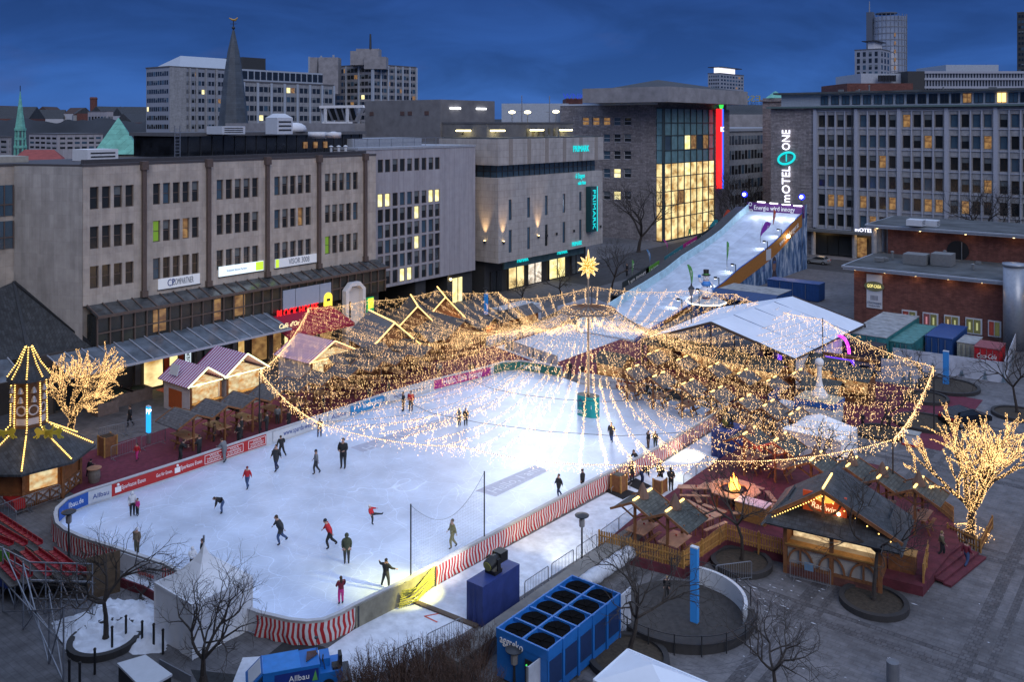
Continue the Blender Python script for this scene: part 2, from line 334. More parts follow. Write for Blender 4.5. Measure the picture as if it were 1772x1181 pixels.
# ================================================================ the setting
def groundpat(t,co,out):
    l=t.links.new
    v=N('ShaderNodeTexNoise',t); v.inputs['Scale'].default_value=.09; v.inputs['Detail'].default_value=8; v.inputs['Roughness'].default_value=.62; l(co.outputs['Object'],v.inputs[0])
    r=N('ShaderNodeMapRange',t); r.inputs[1].default_value=.35; r.inputs[2].default_value=.65; r.inputs[3].default_value=.72; r.inputs[4].default_value=1.22; l(v.outputs[0],r.inputs[0])
    q=N('ShaderNodeMix',t,data_type='RGBA',blend_type='MULTIPLY'); q.inputs[0].default_value=1; l(out,q.inputs[6]); l(r.outputs[0],q.inputs[7])
    return brickpat(.62,.31,.03,.82,.5,'XY',1.,.07)(t,co,q.outputs[2])
pave=M('clinker_paving',(.132,.130,.140),.85,var=.3,scale=1.3,pat=groundpat,bump=.15)
band=M('dark_paving_band',(.094,.092,.100),.8,var=.3,scale=1.5,pat=brickpat(.3,.3,.03,.6,.5,'XY',1.,.25)); asphalt=M('asphalt',(.05,.05,.055),.9,var=.25,scale=.8)
b=MB(); b.face([(-3500,-60,0),(3500,-60,0),(3500,6000,0),(-3500,6000,0)]); struct(b.build('ground',pave))
b=MB()
for x in (-26,-17.5,-9.4,-1.2,7): b.box(x-.35,x+.35,20,84,-.05,.004); b.box(x+.85,x+1.25,20,84,-.05,.004)
struct(b.build('path',band)); b=MB()
for y in (33.4,46.4,59.4,72.4,84): b.box(-27,20,y-.35,y+.35,-.05,.008); b.box(-27,20,y+1.0,y+1.35,-.05,.008)
struct(b.build('path',band))
b=MB(); b.face([(-77,120,.004),(-77,420,.004),(-92,420,.004),(-92,120,.004)]); b.face([(-66,158,.006),(60,158,.006),(60,172,.006),(-66,172,.006)]); struct(b.build('road',asphalt))
# red carpet strips beside the rink
redc=M('red_carpet',(.13,.024,.045),.95,var=.25,scale=2.5)
b=MB(); b.box(-70,-61.0,30,93,-.1,.02); struct(b.build('red_carpet_path',redc)); b=MB(); b.box(-61,-17,76.5,93,-.1,.02); struct(b.build('red_carpet_path',redc))
b=MB(); b.box(-61.5,-57.4,12,24.4,-.1,.022); struct(b.build('red_carpet_path',redc))
# ---- the ice
RK=[(191,865),(150,878),(115,893),(97,910),(94,922),(97,937),(112,950),(140,963),(207,985),(285,1012),(370,1060),(420,1090),(447,1100),(500,1113),(530,1116),(560,1113),(590,1100),(612,1087),(705,1040),(855,955),(1007,870),(1139,800),(1250,731),(1260,722),(1257,716),(1243,711),(1180,697),(1118,685),(1067,675),(1001,665),(973,655),(935,648),(900,643),(870,645),(848,652),(747,678),(663,703),(562,739),(450,777),(320,822)]
RKW=[G(*p) for p in RK]
def icepat(t,co,out):
    l=t.links.new; o=out
    for sc,th,am,ds in ((.13,.0035,.32,2.),(.24,.005,.3,1.4),(.5,.008,.24,.9),(.9,.012,.18,.7)):
        nn=N('ShaderNodeTexNoise',t); nn.inputs['Scale'].default_value=sc*1.3; nn.inputs['Detail'].default_value=2; l(co.outputs['Object'],nn.inputs[0])
        ml=N('ShaderNodeVectorMath',t,operation='SCALE'); ml.inputs[3].default_value=ds/sc*.35; l(nn.outputs['Color'],ml.inputs[0])
        av=N('ShaderNodeVectorMath',t,operation='ADD'); l(co.outputs['Object'],av.inputs[0]); l(ml.outputs[0],av.inputs[1])
        v=N('ShaderNodeTexVoronoi',t,feature='DISTANCE_TO_EDGE'); v.inputs['Scale'].default_value=sc; l(av.outputs[0],v.inputs[0])
        r=N('ShaderNodeMapRange',t); r.inputs[1].default_value=0; r.inputs[2].default_value=th; r.inputs[3].default_value=1+am; r.inputs[4].default_value=1; l(v.outputs[0],r.inputs[0])
        q=N('ShaderNodeMix',t,data_type='RGBA',blend_type='MULTIPLY'); q.inputs[0].default_value=1; l(o,q.inputs[6]); l(r.outputs[0],q.inputs[7]); o=q.outputs[2]
    return o
ice=M('ice',(.55,.635,.79),.3,var=.18,scale=.3,pat=icepat,spec=.5,bump=.04); snow=M('trodden_snow',(.60,.64,.72),.9,var=.18,scale=1.6,bump=.5)
b=MB(); b.prism(RKW,-.1,.06); struct(b.build('ice_rink',ice))
b=MB(); b.prism([G(612,1092),G(565,1125),G(500,1135),G(420,1140),G(400,1190),G(610,1190),(-30.0,34),(-29.7,46),(-29.7,60),(-31.2,72.5),(-33.2,72.5),(-33.1,60),(-33.6,51),(-34.0,42),(-34.3,36)],-.1,.03); struct(b.build('snowy_path',snow))
def blob(name,pts,mat,h=.3,seed=1,res=24,nz_=.5):
    """low heap of snow over a ground polygon"""
    rr=random.Random(seed); xs=[p[0] for p in pts]; ys=[p[1] for p in pts]; x0,x1,y0,y1=min(xs),max(xs),min(ys),max(ys)
    def ins(x,y):
        c=False; j=len(pts)-1
        for i in range(len(pts)):
            if (pts[i][1]>y)!=(pts[j][1]>y) and x<(pts[j][0]-pts[i][0])*(y-pts[i][1])/(pts[j][1]-pts[i][1])+pts[i][0]: c=not c
            j=i
        return c
    def edge(x,y):
        d=9
        for i in range(len(pts)):
            a=Vector(pts[i-1]); q=Vector(pts[i]); ab=q-a; t=max(0,min(1,(Vector((x,y))-a).dot(ab)/max(ab.length_squared,1e-6))); d=min(d,(a+ab*t-Vector((x,y))).length)
        return d
    b=MB(); n=res; H_={}
    for i in range(n+1):
        for j in range(n+1):
            x=x0+(x1-x0)*i/n; y=y0+(y1-y0)*j/n
            H_[i,j]=(x,y,(min(1,edge(x,y)/.7)*h*(1-nz_+nz_*2*rr.random())+.012) if ins(x,y) else -.05)
            b.v.append(H_[i,j])
    for i in range(n):
        for j in range(n):
            ks=[(i,j),(i+1,j),(i+1,j+1),(i,j+1)]
            if any(H_[k][2]>0 for k in ks): b.f.append(tuple(k[0]*(n+1)+k[1] for k in ks)); b.m.append(0)
    return b.build(name,mat,smooth=True)
struct(blob('snow',[G(*p) for p in [(88,1078),(150,1062),(175,1040),(260,1040),(300,1075),(285,1130),(230,1135),(180,1105),(150,1120),(120,1140),(112,1125)]],snow,.35,3,34))
struct(blob('snow',[G(*p) for p in [(210,985),(300,1020),(300,1040),(270,1050),(225,1020)]],snow,.2,4,18))
# far wooded hills and the town on them, beyond the left roofs
def ridge(name,mat,D,px0,px1,py,amp,seed,dep=200):
    rr=random.Random(seed); b=MB(); n=90; ph=[rr.random()*6 for _ in range(6)]; top=[];bot=[]
    for i in range(n+1):
        px=px0+(px1-px0)*i/n; hh=sum(math.sin(i*.11*(k+1)*1.7+ph[k])/(k+1) for k in range(6)); t=(px-CX)/F
        for q,dd in enumerate((D,D+dep)):
            x=dd*(t*c_-s_); y=dd*(t*s_+c_); b.v.append((x,y,H+(HY-py+hh*amp)*D/F*(1 if q==0 else 1.02)))
        x=(D-dep*.6)*(t*c_-s_); y=(D-dep*.6)*(t*s_+c_); b.v.append((x,y,-1))
    for i in range(n):
        k=i*3; b.f+=[(k,k+3,k+4,k+1),(k+2,k+5,k+3,k)]; b.m+=[0,0]
    return struct(b.build(name,mat,smooth=True))
hill=M('wooded_hill',(.028,.033,.042),.95,var=.5,scale=.02)
ridge('hills',hill,1500,-200,700,194,4,5,300); ridge('hills',hill,470,-120,262,208,3,8,60); ridge('hills',hill,2300,-300,2200,203,3,11,300)
# ================================================================ long sandstone office building on the left
T=thing('office_building','long sandstone office building with brown downpipes and glazed shop canopies','office building',(-82,58))
bays=[(40.0,45.6,4),(46.2,52.7,5),(53.3,60.0,5),(60.6,67.2,5),(67.8,74.4,5)]
ops=[]; 
for (a,e_,n) in bays:
    m_=(e_-a)*.09; wd=(e_-a-2*m_)/n
    for z in (18.0,14.3,10.6):
        for i in range(n): ops.append((a+m_+wd*(i+.14),a+m_+wd*(i+.86),z,z+2.1))
facade(T,'x',-82,40,76.6,9.1,22.0,ops,sand,.32,.5)
windows(T,'x',-82,ops,pk((glass,7),(curtain,3),(glassb,2),(litG,.25),(litD,.5)),brown,1,2,.07,.05,.25)
b=MB(); b.box(-97,-82.5,40,76.6,0,21.9); b.build('body',sandd,T)
b=MB(); b.prism([(-82.02,39.98),(-97,39.98),(-97,37.2),(-89.5,37.1)],0,22.0); b.build('side_wall',sandd,T)   # canted blank side
b=MB(); b.box(-82.5,-81.96,39.96,76.65,22.0,22.25); b.prism([(-82.5,40),(-82.5,76.6),(-97,76.6),(-97,12),(-89.4,12),(-89.4,37.1)],22.0,22.2); b.box(-83.6,-83.1,40.6,76,21.95,22.6); b.build('roof',[M('roof_edge',(.06,.055,.06),.7),],T)
for y in (45.9,53.0,60.3,67.5,74.7):
    b=MB(); b.box(-81.95,-81.65,y-.2,y+.2,9.2,22.2); b.box(-82.1,-81.5,y-.33,y+.33,21.5,22.35); b.box(-82,-81.55,y-.3,y+.3,9.1,9.7); b.build('downpipe',brown,T)
# bands of blank wall further left with two big dark windows
b=MB(); b.box(-97,-89.5,12,37.08,0,22.0); w_=b.build('wall',sand,T)
yw=ONX(23,-89.5)[0]-6.5
for z,hz_ in ((17.3,2.9),(14.2,2.6)):
    f=MB().box(-89.5,-89.42,yw,yw+6.5,z,z+hz_).build('window',glassb,T); g=MB()
    for k in range(9): g.box(-89.42,-89.34,yw+k*.8,yw+.1+k*.8,z,z+hz_)
    g.box(-89.42,-89.35,yw,yw+6.5,z+1.0,z+1.12); g.build('frame',brown,f)
# upper dark glass floor with sloped roof
glz=M('sloped_glazing',(.06,.065,.07),.25,var=.6,scale=1.2,spec=.6)
b=MB(); b.box(-82,-80.2,40.4,76.6,5.4,8.3); b.build('glazed_floor',M('bronze_glass',(.03,.033,.033),.15,var=.4,scale=.5),T)
lits=[(45.9,47.2,litD),(52.4,53.3,litD),(55,56.2,litD)]
for a,e_,mm in lits: MB().box(-80.2,-80.12,a,e_,5.9,8.0).build('window',mm,T)
g=MB()
y=40.4
while y<76.5:
    g.box(-80.2,-80.02,y-.06,y+.06,5.4,8.3); y+=1.2
g.box(-80.2,-80.0,40.4,76.6,6.7,6.82); g.build('mullions',brown,T)
b=MB(); b.slab([(-82,40.3,9.1),(-79.8,40.3,8.3),(-79.8,76.7,8.3),(-82,76.7,9.1)],.12); b.build('sloped_glazing',glz,T)
g=MB(); y=40.4
while y<76.6: g.bar((-82,y,9.16),(-79.8,y,8.36),.12,.1); y+=1.45
g.bar((-79.8,40.3,8.3),(-79.8,76.7,8.3),.2,.25); g.build('glazing_bars',brown,T)
# lower glass canopy over the pavement
cg=M('canopy_glass',(.13,.155,.19),.18,var=.5,scale=.6,spec=.7)
b=MB(); b.slab([(-80.2,36,5.6),(-76,36,4.5),(-76,59,4.5),(-80.2,59,5.6)],.08); b.build('canopy',cg,T)
g=MB(); y=36
while y<59.2: g.bar((-80.2,y,5.68),(-75.9,y,4.58),.09,.08); y+=1.5
g.bar((-75.95,36,4.45),(-75.95,59,4.45),.12,.2); g.build('canopy_ribs',frameb,T)
b=MB(); b.slab([(-86,22,5.6),(-79,24,4.5),(-79,33.5,4.5),(-82,33.5,5.6)],.08); b.build('canopy',cg,T); g=MB()
for k in range(6): g.bar((-85.6+k*.7,22.5+k*2.2,5.7),(-79,24+k*1.9,4.6),.09,.08)
g.build('canopy_ribs',frameb,T)
# shop fronts at pavement level
b=MB(); b.box(-82,-81.5,36,76.6,0,5.4); b.build('ground_floor',M('shop_wall_dark',(.07,.062,.06),.7),T)
shops=[(37.2,39.8,glass),(40.3,42.5,M('brick_pier',(.13,.08,.06))),(45.6,47.6,litShop),(48.3,49.2,litY),(50.0,50.7,signw),(52.2,53.4,curtain),(53.6,54.6,glassb),(56.2,57.0,litShop),(57.9,59.9,litD),(60.6,61.8,litD),(62.2,63.8,litShop),(64.5,66.5,litD),(67.2,69.0,litD)]
for a,e_,mm in shops:
    f=MB().box(-81.5,-81.4,a,e_,.25,3.1).build('shop_window',mm,T); g=MB().box(-81.4,-81.3,a-.08,a,.1,3.2).box(-81.4,-81.3,e_,e_+.08,.1,3.2).box(-81.4,-81.3,a,e_,3.1,3.25); g.build('frame',metald,f)
orr=M('orange_shopfront',(.62,.09,.02),.5,var=.2); b=MB().box(-81.5,-81.2,45.2,50,3.2,4.3).box(-81.45,-81.25,47.7,48.2,0,3.2).box(-81.45,-81.25,49.3,49.8,0,3.2); f=b.build('shop_fascia',orr,T)
g=MB().box(-81.2,-81.15,45.3,48.0,3.4,4.1); g.build('swirl_panel',offw,f)
g=MB()
for k in range(4): g.tube([(-81.12,45.6+k*1.1+.8*math.cos(a),3.75+.25*math.sin(a*1.3+k)) for a in np.linspace(0,3.6,9)],.08,5)
g.build('swirl',orr,f)
text('AVLIER',T,metald,(-81.3,50.35,1.9),(0,0,1),(0,-1,0),.5,2.0)
for y in (44.8,51.4,55.6,60.2,63.9,70): MB().box(-81.5,-81.0,y-.25,y+.25,0,4.9).build('pier',conc,T)
text("Café d'Or",T,M('cream_letters',(.5,.45,.3),.5,emit=(1,.8,.4),es=.8,var=0),(-75.85,58.6,4.95),(0,1,0),(0,0,1),.7,2.6,shear=.2)
# signs on the facade
def signbox(y0,y1,z0,z1,mat,st,tm,parent=T,px=-81.9,size=.9,wf=.6,off=0):
    s=MB().box(px-.08,px,y0,y1,z0,z1).build('sign_board',mat,parent); MB().box(px-.06,px+.03,y0-.08,y1+.08,z0-.1,z0-.002).build('sign_frame',metald,s)
    if st: text(st,s,tm,(px+.02,(y0+y1)/2+off,(z0+z1)/2),size=size,width=(y1-y0)*wf,ext=.015)
    return s
navy=M('navy_letters',(.02,.05,.22),.5); greyl=M('grey_letters',(.18,.2,.24),.5)
ya,yb=ONX(274,-81.9)[0],ONX(346,-81.9)[0]; signbox(ya,yb,9.55,10.6,M('sign_white_dim',(.5,.5,.52),.5,emit=(.45,.5,.6),es=.35,var=0),'COMPARTNER',greyl,wf=.5,off=.4); text('CP',T,navy,(-81.85,ya+1.35,10.07),size=1,width=.8,ext=.015)
ya,yb=ONX(379,-81.9)[0],ONX(456,-81.9)[0]; s=signbox(ya,yb,9.9,10.95,signw,'Schmidt Simon Partner',M('pale_blue_letters',(.2,.35,.5),.5),size=.3,wf=.45,off=-.6); MB().box(-81.9,-81.86,yb-1,yb-.05,10.0,10.9).build('sign_square',M('lime_panel',(.3,.4,.02),.5,emit=(.5,.7,.05),es=.8,var=0),s)
ya,yb=ONX(476,-81.9)[0],ONX(548,-81.9)[0]; s=signbox(ya,yb,9.9,10.9,M('sign_white_dim'),'VISOR 3008',greyl,wf=.5,off=.4); MB().box(-81.9,-81.86,ya+.1,ya+.5,9.95,10.85).build('sign_square',M('lime_panel'),s)
for a,e_ in ((490,511),(512,553),(554,573)):
    MB().box(-80.0,-79.9,ONX(a,-79.9)[0],ONX(e_,-79.9)[0],5.6,7.7).build('sign_board',M('pale_blue_panel',(.30,.36,.46),.5,var=.04),T)
# steak house sign and awning
text('BLOCK HOUSE',T,redL,(-79.85,62.9,5.2),size=1.2,width=5.6,ext=.06)
s=MB(); s.box(-79.95,-79.85,66.6,67.8,4.9,6.0); s.tube([(-79.93,67.2,6.0),(-79.83,67.2,6.0)],.6,14); s=s.build('house_sign',yelL,T); MB().box(-79.84,-79.8,66.95,67.45,5.6,5.9).build('house_mark',metald,s)
A=thing('awning','dark red awning folded out over the terrace below the red neon letters','awning',(-78,63)); aw=M('red_awning',(.30,.012,.04),.8,var=.1)
MB().slab([(-80,58.5,5.1),(-75.6,58.3,3.7),(-75.6,67.4,3.7),(-80,67.6,5.1)],.05).build('cloth',aw,A); MB().box(-75.62,-75.57,58.3,67.4,3.35,3.7).build('valance',aw,A); MB().bar((-80,58.5,4.9),(-75.7,58.4,3.62),.06).build('awning_arm',metal,A); MB().bar((-80,67.5,4.9),(-75.7,67.3,3.62),.06).build('awning_arm',metal,A)
# white octagonal portal
A=thing('portal','white octagonal arch over an entrance next to the yellow and green sign','arch',(-79.5,70)); y0,y1=ONX(602,-79)[0],ONX(636,-79)[0]
def arch(b,x0,x1,y0,y1,z1,t):
    c=.28*(y1-y0); P=[(y0,0),(y0,z1-c),(y0+c,z1),(y1-c,z1),(y1,z1-c),(y1,0)]
    Q=[(y0+t,0),(y0+t,z1-c-t*.2),(y0+c+t*.2,z1-t),(y1-c-t*.2,z1-t),(y1-t,z1-c-t*.2),(y1-t,0)]
    for i in range(5):
        for x in (x0,x1): b.face([(x,*P[i]),(x,*P[i+1]),(x,*Q[i+1]),(x,*Q[i])])
        b.face([(x0,*P[i]),(x1,*P[i]),(x1,*P[i+1]),(x0,*P[i+1])]); b.face([(x0,*Q[i]),(x1,*Q[i]),(x1,*Q[i+1]),(x0,*Q[i+1])])
b=MB(); arch(b,-80.0,-79.3,y0,y1,7.3,.45); b.build('arch',white,A); MB().box(-80.1,-80.0,y0+.4,y1-.4,0,6.6).build('back_wall',signd,A)
b=MB().box(-80.0,-79.95,y0+.7,y0+1.3,3,5.0).build('window',glass,A)
S=MB(); a,e_=ONX(635,-79.3)[0],ONX(646,-79.3)[0]; S.box(-79.4,-79.2,a,e_,3.1,5.2); S=tag(S.build('hanging_sign',M('green_panel',(.02,.25,.08),.5,emit=(.02,.3,.1),es=.6,var=0)),'small yellow and green square sign beside the white octagonal arch','sign'); MB().box(-79.2,-79.16,a+.1,e_-.1,3.9,5.1).build('sign_panel',M('yellow_panel',(.5,.5,.02),.5,emit=(.8,.85,.05),es=.9,var=0),S)
# dark glazed penthouse and things standing on this roof
pent=M('penthouse_glass',(.015,.017,.022),.1,var=.8,scale=.35,spec=.7)
yA,DA=ONX(305,-90); yB,DB=ONX(628,-90)
T2=thing('penthouse','black glazed penthouse storey on top of the sandstone building','rooftop building',(-93,(yA+yB)/2,22.2)); b=MB().box(-99,-90.1,yA,yB,22.2,24.6); b.build('glass_wall',pent,T2)
g=MB(); y=yA
while y<yB: g.box(-90.1,-90.0,y,y+.12,22.2,24.6); y+=1.5
g.build('mullions',metald,T2); MB().box(-99.5,-89.6,yA-.3,yB+.3,24.6,25.0).build('roof',M('roof_felt_dark',(.10,.10,.11),.9),T2)
for k in range(3): MB().box(-90.0,-89.93,yA+17.5+k*1.6,yA+18.1+k*1.6,22.9,23.7).build('window',litD,T2)
def small_unit(px,py,D,w,h,label,cat='roof unit',mat=None,kind=0,group=None):
    t=(px-CX)/F; x=D*(t*c_-s_); y=D*(t*s_+c_); z=ZZ(py,D); A=thing('rooftop_unit',label,cat,(x,y,z),0,group); b=MB(); mat=mat or signd
    b.box(x-w/2,x+w/2,y-w/2,y+w/2,z,z+h); b.build('casing',mat,A); g=MB()
    for k in range(3): g.box(x+w/2,x+w/2+.03,y-w*.4,y+w*.4,z+h*(.2+.25*k),z+h*(.3+.25*k))
    g.build('louvre',metald,A)
    if kind: MB().lathe(x,y,[(w*.72,z+h),(w*.3,z+h+.5)],4,0,math.pi/4).build('cap',mat,A)
    return A
small_unit(483,232,104,2.2,1.9,'pale ribbed ventilation cabinet with pointed cap on the black penthouse','vent',None,1)
small_unit(391,232,101,3.0,.9,'low white box at the foot of the dark spire','roof unit')
for p,(px,py,w) in enumerate(((508,215,3.2),(549,232,2.2),(577,231,1.8))):
    t=(px-CX)/F; D=112-p*4; x=D*(t*c_-s_); y=D*(t*s_+c_); z=ZZ(py+4,D); o=MB().lathe(x,y,[(w*.5,25.0),(w*.5,z-.25),(w*.45,z+.1),(w*.3,z+.4),(w*.1,z+.5)],14).build('skylight_dome',white,None,True); tag(o,['flattest and widest white dome rooflight behind the black penthouse','white dome rooflight on the penthouse roof, left of the pair','small white dome rooflight right of a bigger one'][p],'skylight')
# small vents, ladder on the sandstone roof
for p,(px) in enumerate((573,586,598)):
    y,D=ONX(px,-84); A=MB().cyl(-84,y,22.2,23.2,.16,.16,8).cyl(-84,y,23.2,23.35,.3,.1,8).build('roof_vent',white); tag(A,'small white pipe vent in a row of three on the sandstone roof','vent','white pipe vents on the sandstone roof')
y,D=ONX(307,-86); A=thing('roof_ladder','upright grey ladder mast at the left end of the black penthouse','ladder',(-86,y,22.2)); b=MB(); b.bar((-86,y-.3,22.2),(-86,y-.3,25.8),.07); b.bar((-86,y+.3,22.2),(-86,y+.3,25.8),.07)
for k in range(9): b.bar((-86,y-.3,22.5+k*.36),(-86,y+.3,22.5+k*.36),.05)
b.build('ladder_frame',metal,A)
small_unit(165,283,92,3.2,1.5,'white air conditioning cabinet in front of the green pyramid roof','roof unit',white)
MB2=MB().box(-97,-92,14,39.5,22.2,22.8); tag(MB2.build('roof_parapet',M('pale_parapet',(.35,.33,.29),.8)),'low cream parapet wall on the flat roof behind the sandstone front','wall')
# dark pyramid roof with the market tower in front
A=thing('slate_pavilion','low pavilion under a dark slate hipped roof at the left edge','pavilion',(-83,30)); ap=(-89.3,37.0,11.0)
hb_=G(50,618,4.9); cs=[(hb_[0],hb_[1],4.9),(-80.3,40.9,4.9),(-89,40.9,5.4),(-89.6,20,5.4),(hb_[0]-.5,20,4.9)]
b=MB(); n5=len(cs)
for i in (0,1,4): b.face([cs[i],cs[(i+1)%n5],ap])
b.face([cs[3],cs[4],ap])
b.build('roof',slate,A); MB().box(-89.4,hb_[0]-.6,20.5,39.5,0,4.9).build('walls',M('shop_wall_dark'),A); g=MB()
for i in (0,1): g.bar(cs[i],ap,.25,.2)
g.build('ridge_capping',metald,A)
# ================================================================ pale building with narrow windows
T=thing('office_building','pale office block with narrow vertical windows between sandstone and tiled store','office building',(-85.5,88))
xw=-85.5; y0,y1=76.7,99.7; ops=[]; cols=[ONX(p,xw)[0] for p in (645,658.5,671,684,696.5,709,721.5,734,746,757,)]
rows=[(16.9,19.0),(14.2,16.3),(11.9,13.8),(9.5,11.5),(7.4,9.2),(5.5,7.0)]
rows=[(318,337),(340,361),(363,382),(385,404),(407,426),(428,449)]
cw=.95; 
for c in cols:
    for i,(a,e_) in enumerate(rows):
        zt=16.8-i*2.05; ops.append((c-cw/2,c+cw/2,zt-1.75,zt))
    ops.append((c-cw/2,c+cw/2,19.6,21.3))
facade(T,'x',xw,y0,y1,4.4,22.6,ops,whitep,.22,.4)
order=sorted(range(len(ops)),key=lambda i:-ops[i][2])
windows(T,'x',xw,ops,lambda k: litY if (k%7==0 and k//7 in (0,1,2,8,9)) or (k%7==5 and k//7 in (4,5)) or k in (6*7+1,6*7+3) else R.choice([glass,curtain,glassb,glass,curtain]),brown,1,1,.07,.04,.15)
MB().box(-100,xw-.4,y0,99.9,4.4,22.5).build('body',whitep,T)
MB().box(-99,xw+.1,y0,y1,22.6,22.9).box(-95,-89,79,92,22.9,24.0).build('roof',M('pale_roof_edge',(.3,.32,.36),.8),T)
MB().box(-100,-95,y0,100,0,4.4).build('back_wall',M('underpass_wall',(.12,.11,.10),.9),T); b=MB().box(-95,-86.3,88,90,0,4.4).box(-95,-86.3,94.5,99.9,0,4.4).box(-95,-92,82,84,0,4.4); b.build('pier',dark,T)
d=MB().box(-86.3,-86.2,95.6,97.6,.1,3.6).build('door',litY,T); MB().box(-86.2,-86.12,96.55,96.65,.1,3.6).build('frame',metald,d); MB().ball((-86.1,95,3.6),.18).build('wall_lamp',warmL,T)
g=MB(); 
for y in np.arange(78,95,2.2): g.bar((-87.5,y,22.9),(-87.5,y,24),.06)
g.bar((-87.5,78,24),(-87.5,95,24),.07); g.bar((-87.5,78,23.4),(-87.5,95,23.4),.05); g.build('roof_railing',metal,T)
# ================================================================ tiled department store with the turquoise letters
T=thing('department_store','limestone tiled department store with turquoise lit letters and dark recessed base','department store',(-83,116))
y0,y1=102,130.6; xr=-94.6
slits=[ONX(p,-83)[0] for p in (883,915,945.5,976,1004.5)]; ops=[]
for i,s in enumerate(slits):
    ops.append((s-.38,s+.38,11.5,14.6)); ops.append((s-.38,s+.38,6.6,10.0))
facade(T,'x',-83,y0,y1,5.3,17.9,ops,lime,.25,.4); windows(T,'x',-83,ops,pk((glassb,3),(glass,1)),metald,1,1,.06,.04,.15)
xo=[(ONY(808,y0)[0],ONY(818,y0)[0],z,z+1.6) for z in (13.3,10.1,7.0)]
facade(T,'y',y0,xr,-83.4,5.3,17.9,xo,lime,.25,.4); windows(T,'y',y0,xo,lambda k:[litY,litY,curtain][k],metald,1,1,.12,.1,.15)
MB().box(xr,-83.4,y0+.4,y1,5.3,17.9).build('body',lime,T)
b=MB(); 
b.box(-95.2,-84.2,y0+1,y1-.6,17.9,19.8); b.build('window_band',glassb,T); g=MB().box(-84.2,-84.1,y0+.9,y1-.6,18.8,18.9).box(-94.8,-84.1,y0+.9,y0+1,18.8,18.9)
for y in np.arange(y0+1,y1-.6,1.35): g.box(-84.2,-84.11,y,y+.1,17.9,19.8)
for x in np.arange(-94.8,-84.3,1.35): g.box(x,x+.1,y0+.9,y0+1,17.9,19.8)
g.build('mullions',metald,T)
MB().box(xr-.2,-82.9,y0-.1,y1+.1,19.8,23.7).build('attic',lime,T); MB().box(xr,-83.3,y0+.3,y1-.3,23.7,23.9).build('roof',feltr,T)
g=MB()
for s in slits+[ONX(1031,-83)[0]]: g.box(-82.9,-82.86,s-.45,s+.45,19.8,23.7)
g.build('stone_strips',M('brown_stone_strip',(.27,.235,.21),.8),T)
# recessed base
MB().box(-99,-86.5,y0+1,y1,0,5.3).build('base',dark,T); MB().box(-86.5,-86.2,107.4,y1-1,3.4,5.3).build('teal_fascia',teal,T)
for a,e_,mm in ((104.5,107,glass),(108.6,112.6,litShop),(113.6,117.3,interior('lit_shop_cream',(.5,.4,.3),(1,.9,.75),1.1,.7)),(119.4,124,litY),(126,128.6,curtain)):
    f=MB().box(-86.5,-86.35,a,e_,.2,3.4).build('shop_window',mm,T); g=MB().box(-86.35,-86.2,a-.3,a,0,3.4).box(-86.35,-86.2,(a+e_)/2-.05,(a+e_)/2+.05,.2,3.4); g.build('frame',metald,f)
text('PRIMARK',T,cyan,(-82.75,ONX(1005.5,-82.8)[0],21.8),size=1.5,width=4.7,ext=.04); text('PRIMARK',T,cyan,(-82.8,ONX(998.5,-82.8)[0],6.1),size=1.0,width=2.9,ext=.03)
text('PRIMARK',T,cyan,(-86.1,ONX(973.5,-86.1)[0],4.4),size=1.1,width=2.9,ext=.03); text('PRIMARK',T,cyan,(-86.1,ONX(905,-86.1)[0],4.4),size=1.1,width=2.9,ext=.03)
text('6 Etagen',T,cyan,(-82.8,ONX(1004,-82.8)[0],17.3),size=1.2,width=2.7,ext=.03,shear=.15); text('voller Mode',T,cyan,(-82.8,ONX(1007,-82.8)[0],16.1),size=.9,width=2.3,ext=.03,shear=.15)
sy=ONX(1027,-82)[0]; s=MB().box(-82.9,-81.9,sy-.9,sy+.9,7.8,15.4).build('blade_sign',M('dark_teal_panel',(.01,.06,.07),.4),T); MB().box(-82.0,-81.87,sy+.9,sy+1.1,7.8,15.4).build('sign_edge',cyan,s); text('PRIMARK',s,cyan,(-81.86,sy,11.6),(0,0,-1),(0,1,0),1.2,6.6,.03)
for k,(px,on) in enumerate(((786,1),(840,1),(870,1),(930.5,1),(945,0),(962,0),(992,0),(1038,0))):
    if px<862: x,y=ONY(px,102)[0],101.8
    else: x,y=-82.8,ONX(px,-83)[0]
    l=MB().cyl(x,y,8.1,8.5,.16,.16,8).build('wall_uplight',metald,T)
    if on: MB().cyl(x,y,8.5,8.53,.14,.14,8).build('lens',warmL,l); lamp((x+(.3 if px>862 else 0),y-(.3 if px<862 else 0),8.7),1400,(1,.62,.28),.08,'SPOT',(x+(.15 if px>862 else 0),y-(.15 if px<862 else 0),14),50,.9)
# dark rendered roof boxes with the four lit roof floodlights
T=thing('roof_plant_house','wide dark rendered plant house above the white office roof','rooftop building',(-100,96,22)); xA,xc,yc,yB=cb(762,142,632,856)
z0,z1=22.5,ZZ(172,142); MB().box(xA,xc,yc,yB,z0,z1).build('wall',conc,T)
for px in (640,693,706,735):
    x=ONY(px,yc)[0]; MB().box(x,x+.9,yc-.08,yc,ZZ(199,142),ZZ(192,142)).build('vent_opening',M('rust_brown',(.09,.05,.045)),T)
for px in (787,832):
    y=ONX(px,xc)[0]; MB().box(xc,xc+.25,y-1.2,y+1.2,ZZ(189.5,150),ZZ(188,150)+.1).build('wall_lamp',coolL,T)
xl,xc2,yc2,yB2=cb(851,136,636,1000)
T=thing('roof_plant_house','long low dark plant house carrying the four lit floodlights','rooftop building',(-97,110,22)); MB().box(xl,xc2-1,yc2,yB2,22.4,ZZ(214,136)).build('wall',M('plant_house_wall',(.15,.145,.145),.85,var=.2,scale=.7),T)
MB().box(xl-.1,xc2-.9,yc2-.1,yB2,ZZ(214,136),ZZ(214,136)+.25).build('roof',M('roof_felt_dark'),T)
g=MB()
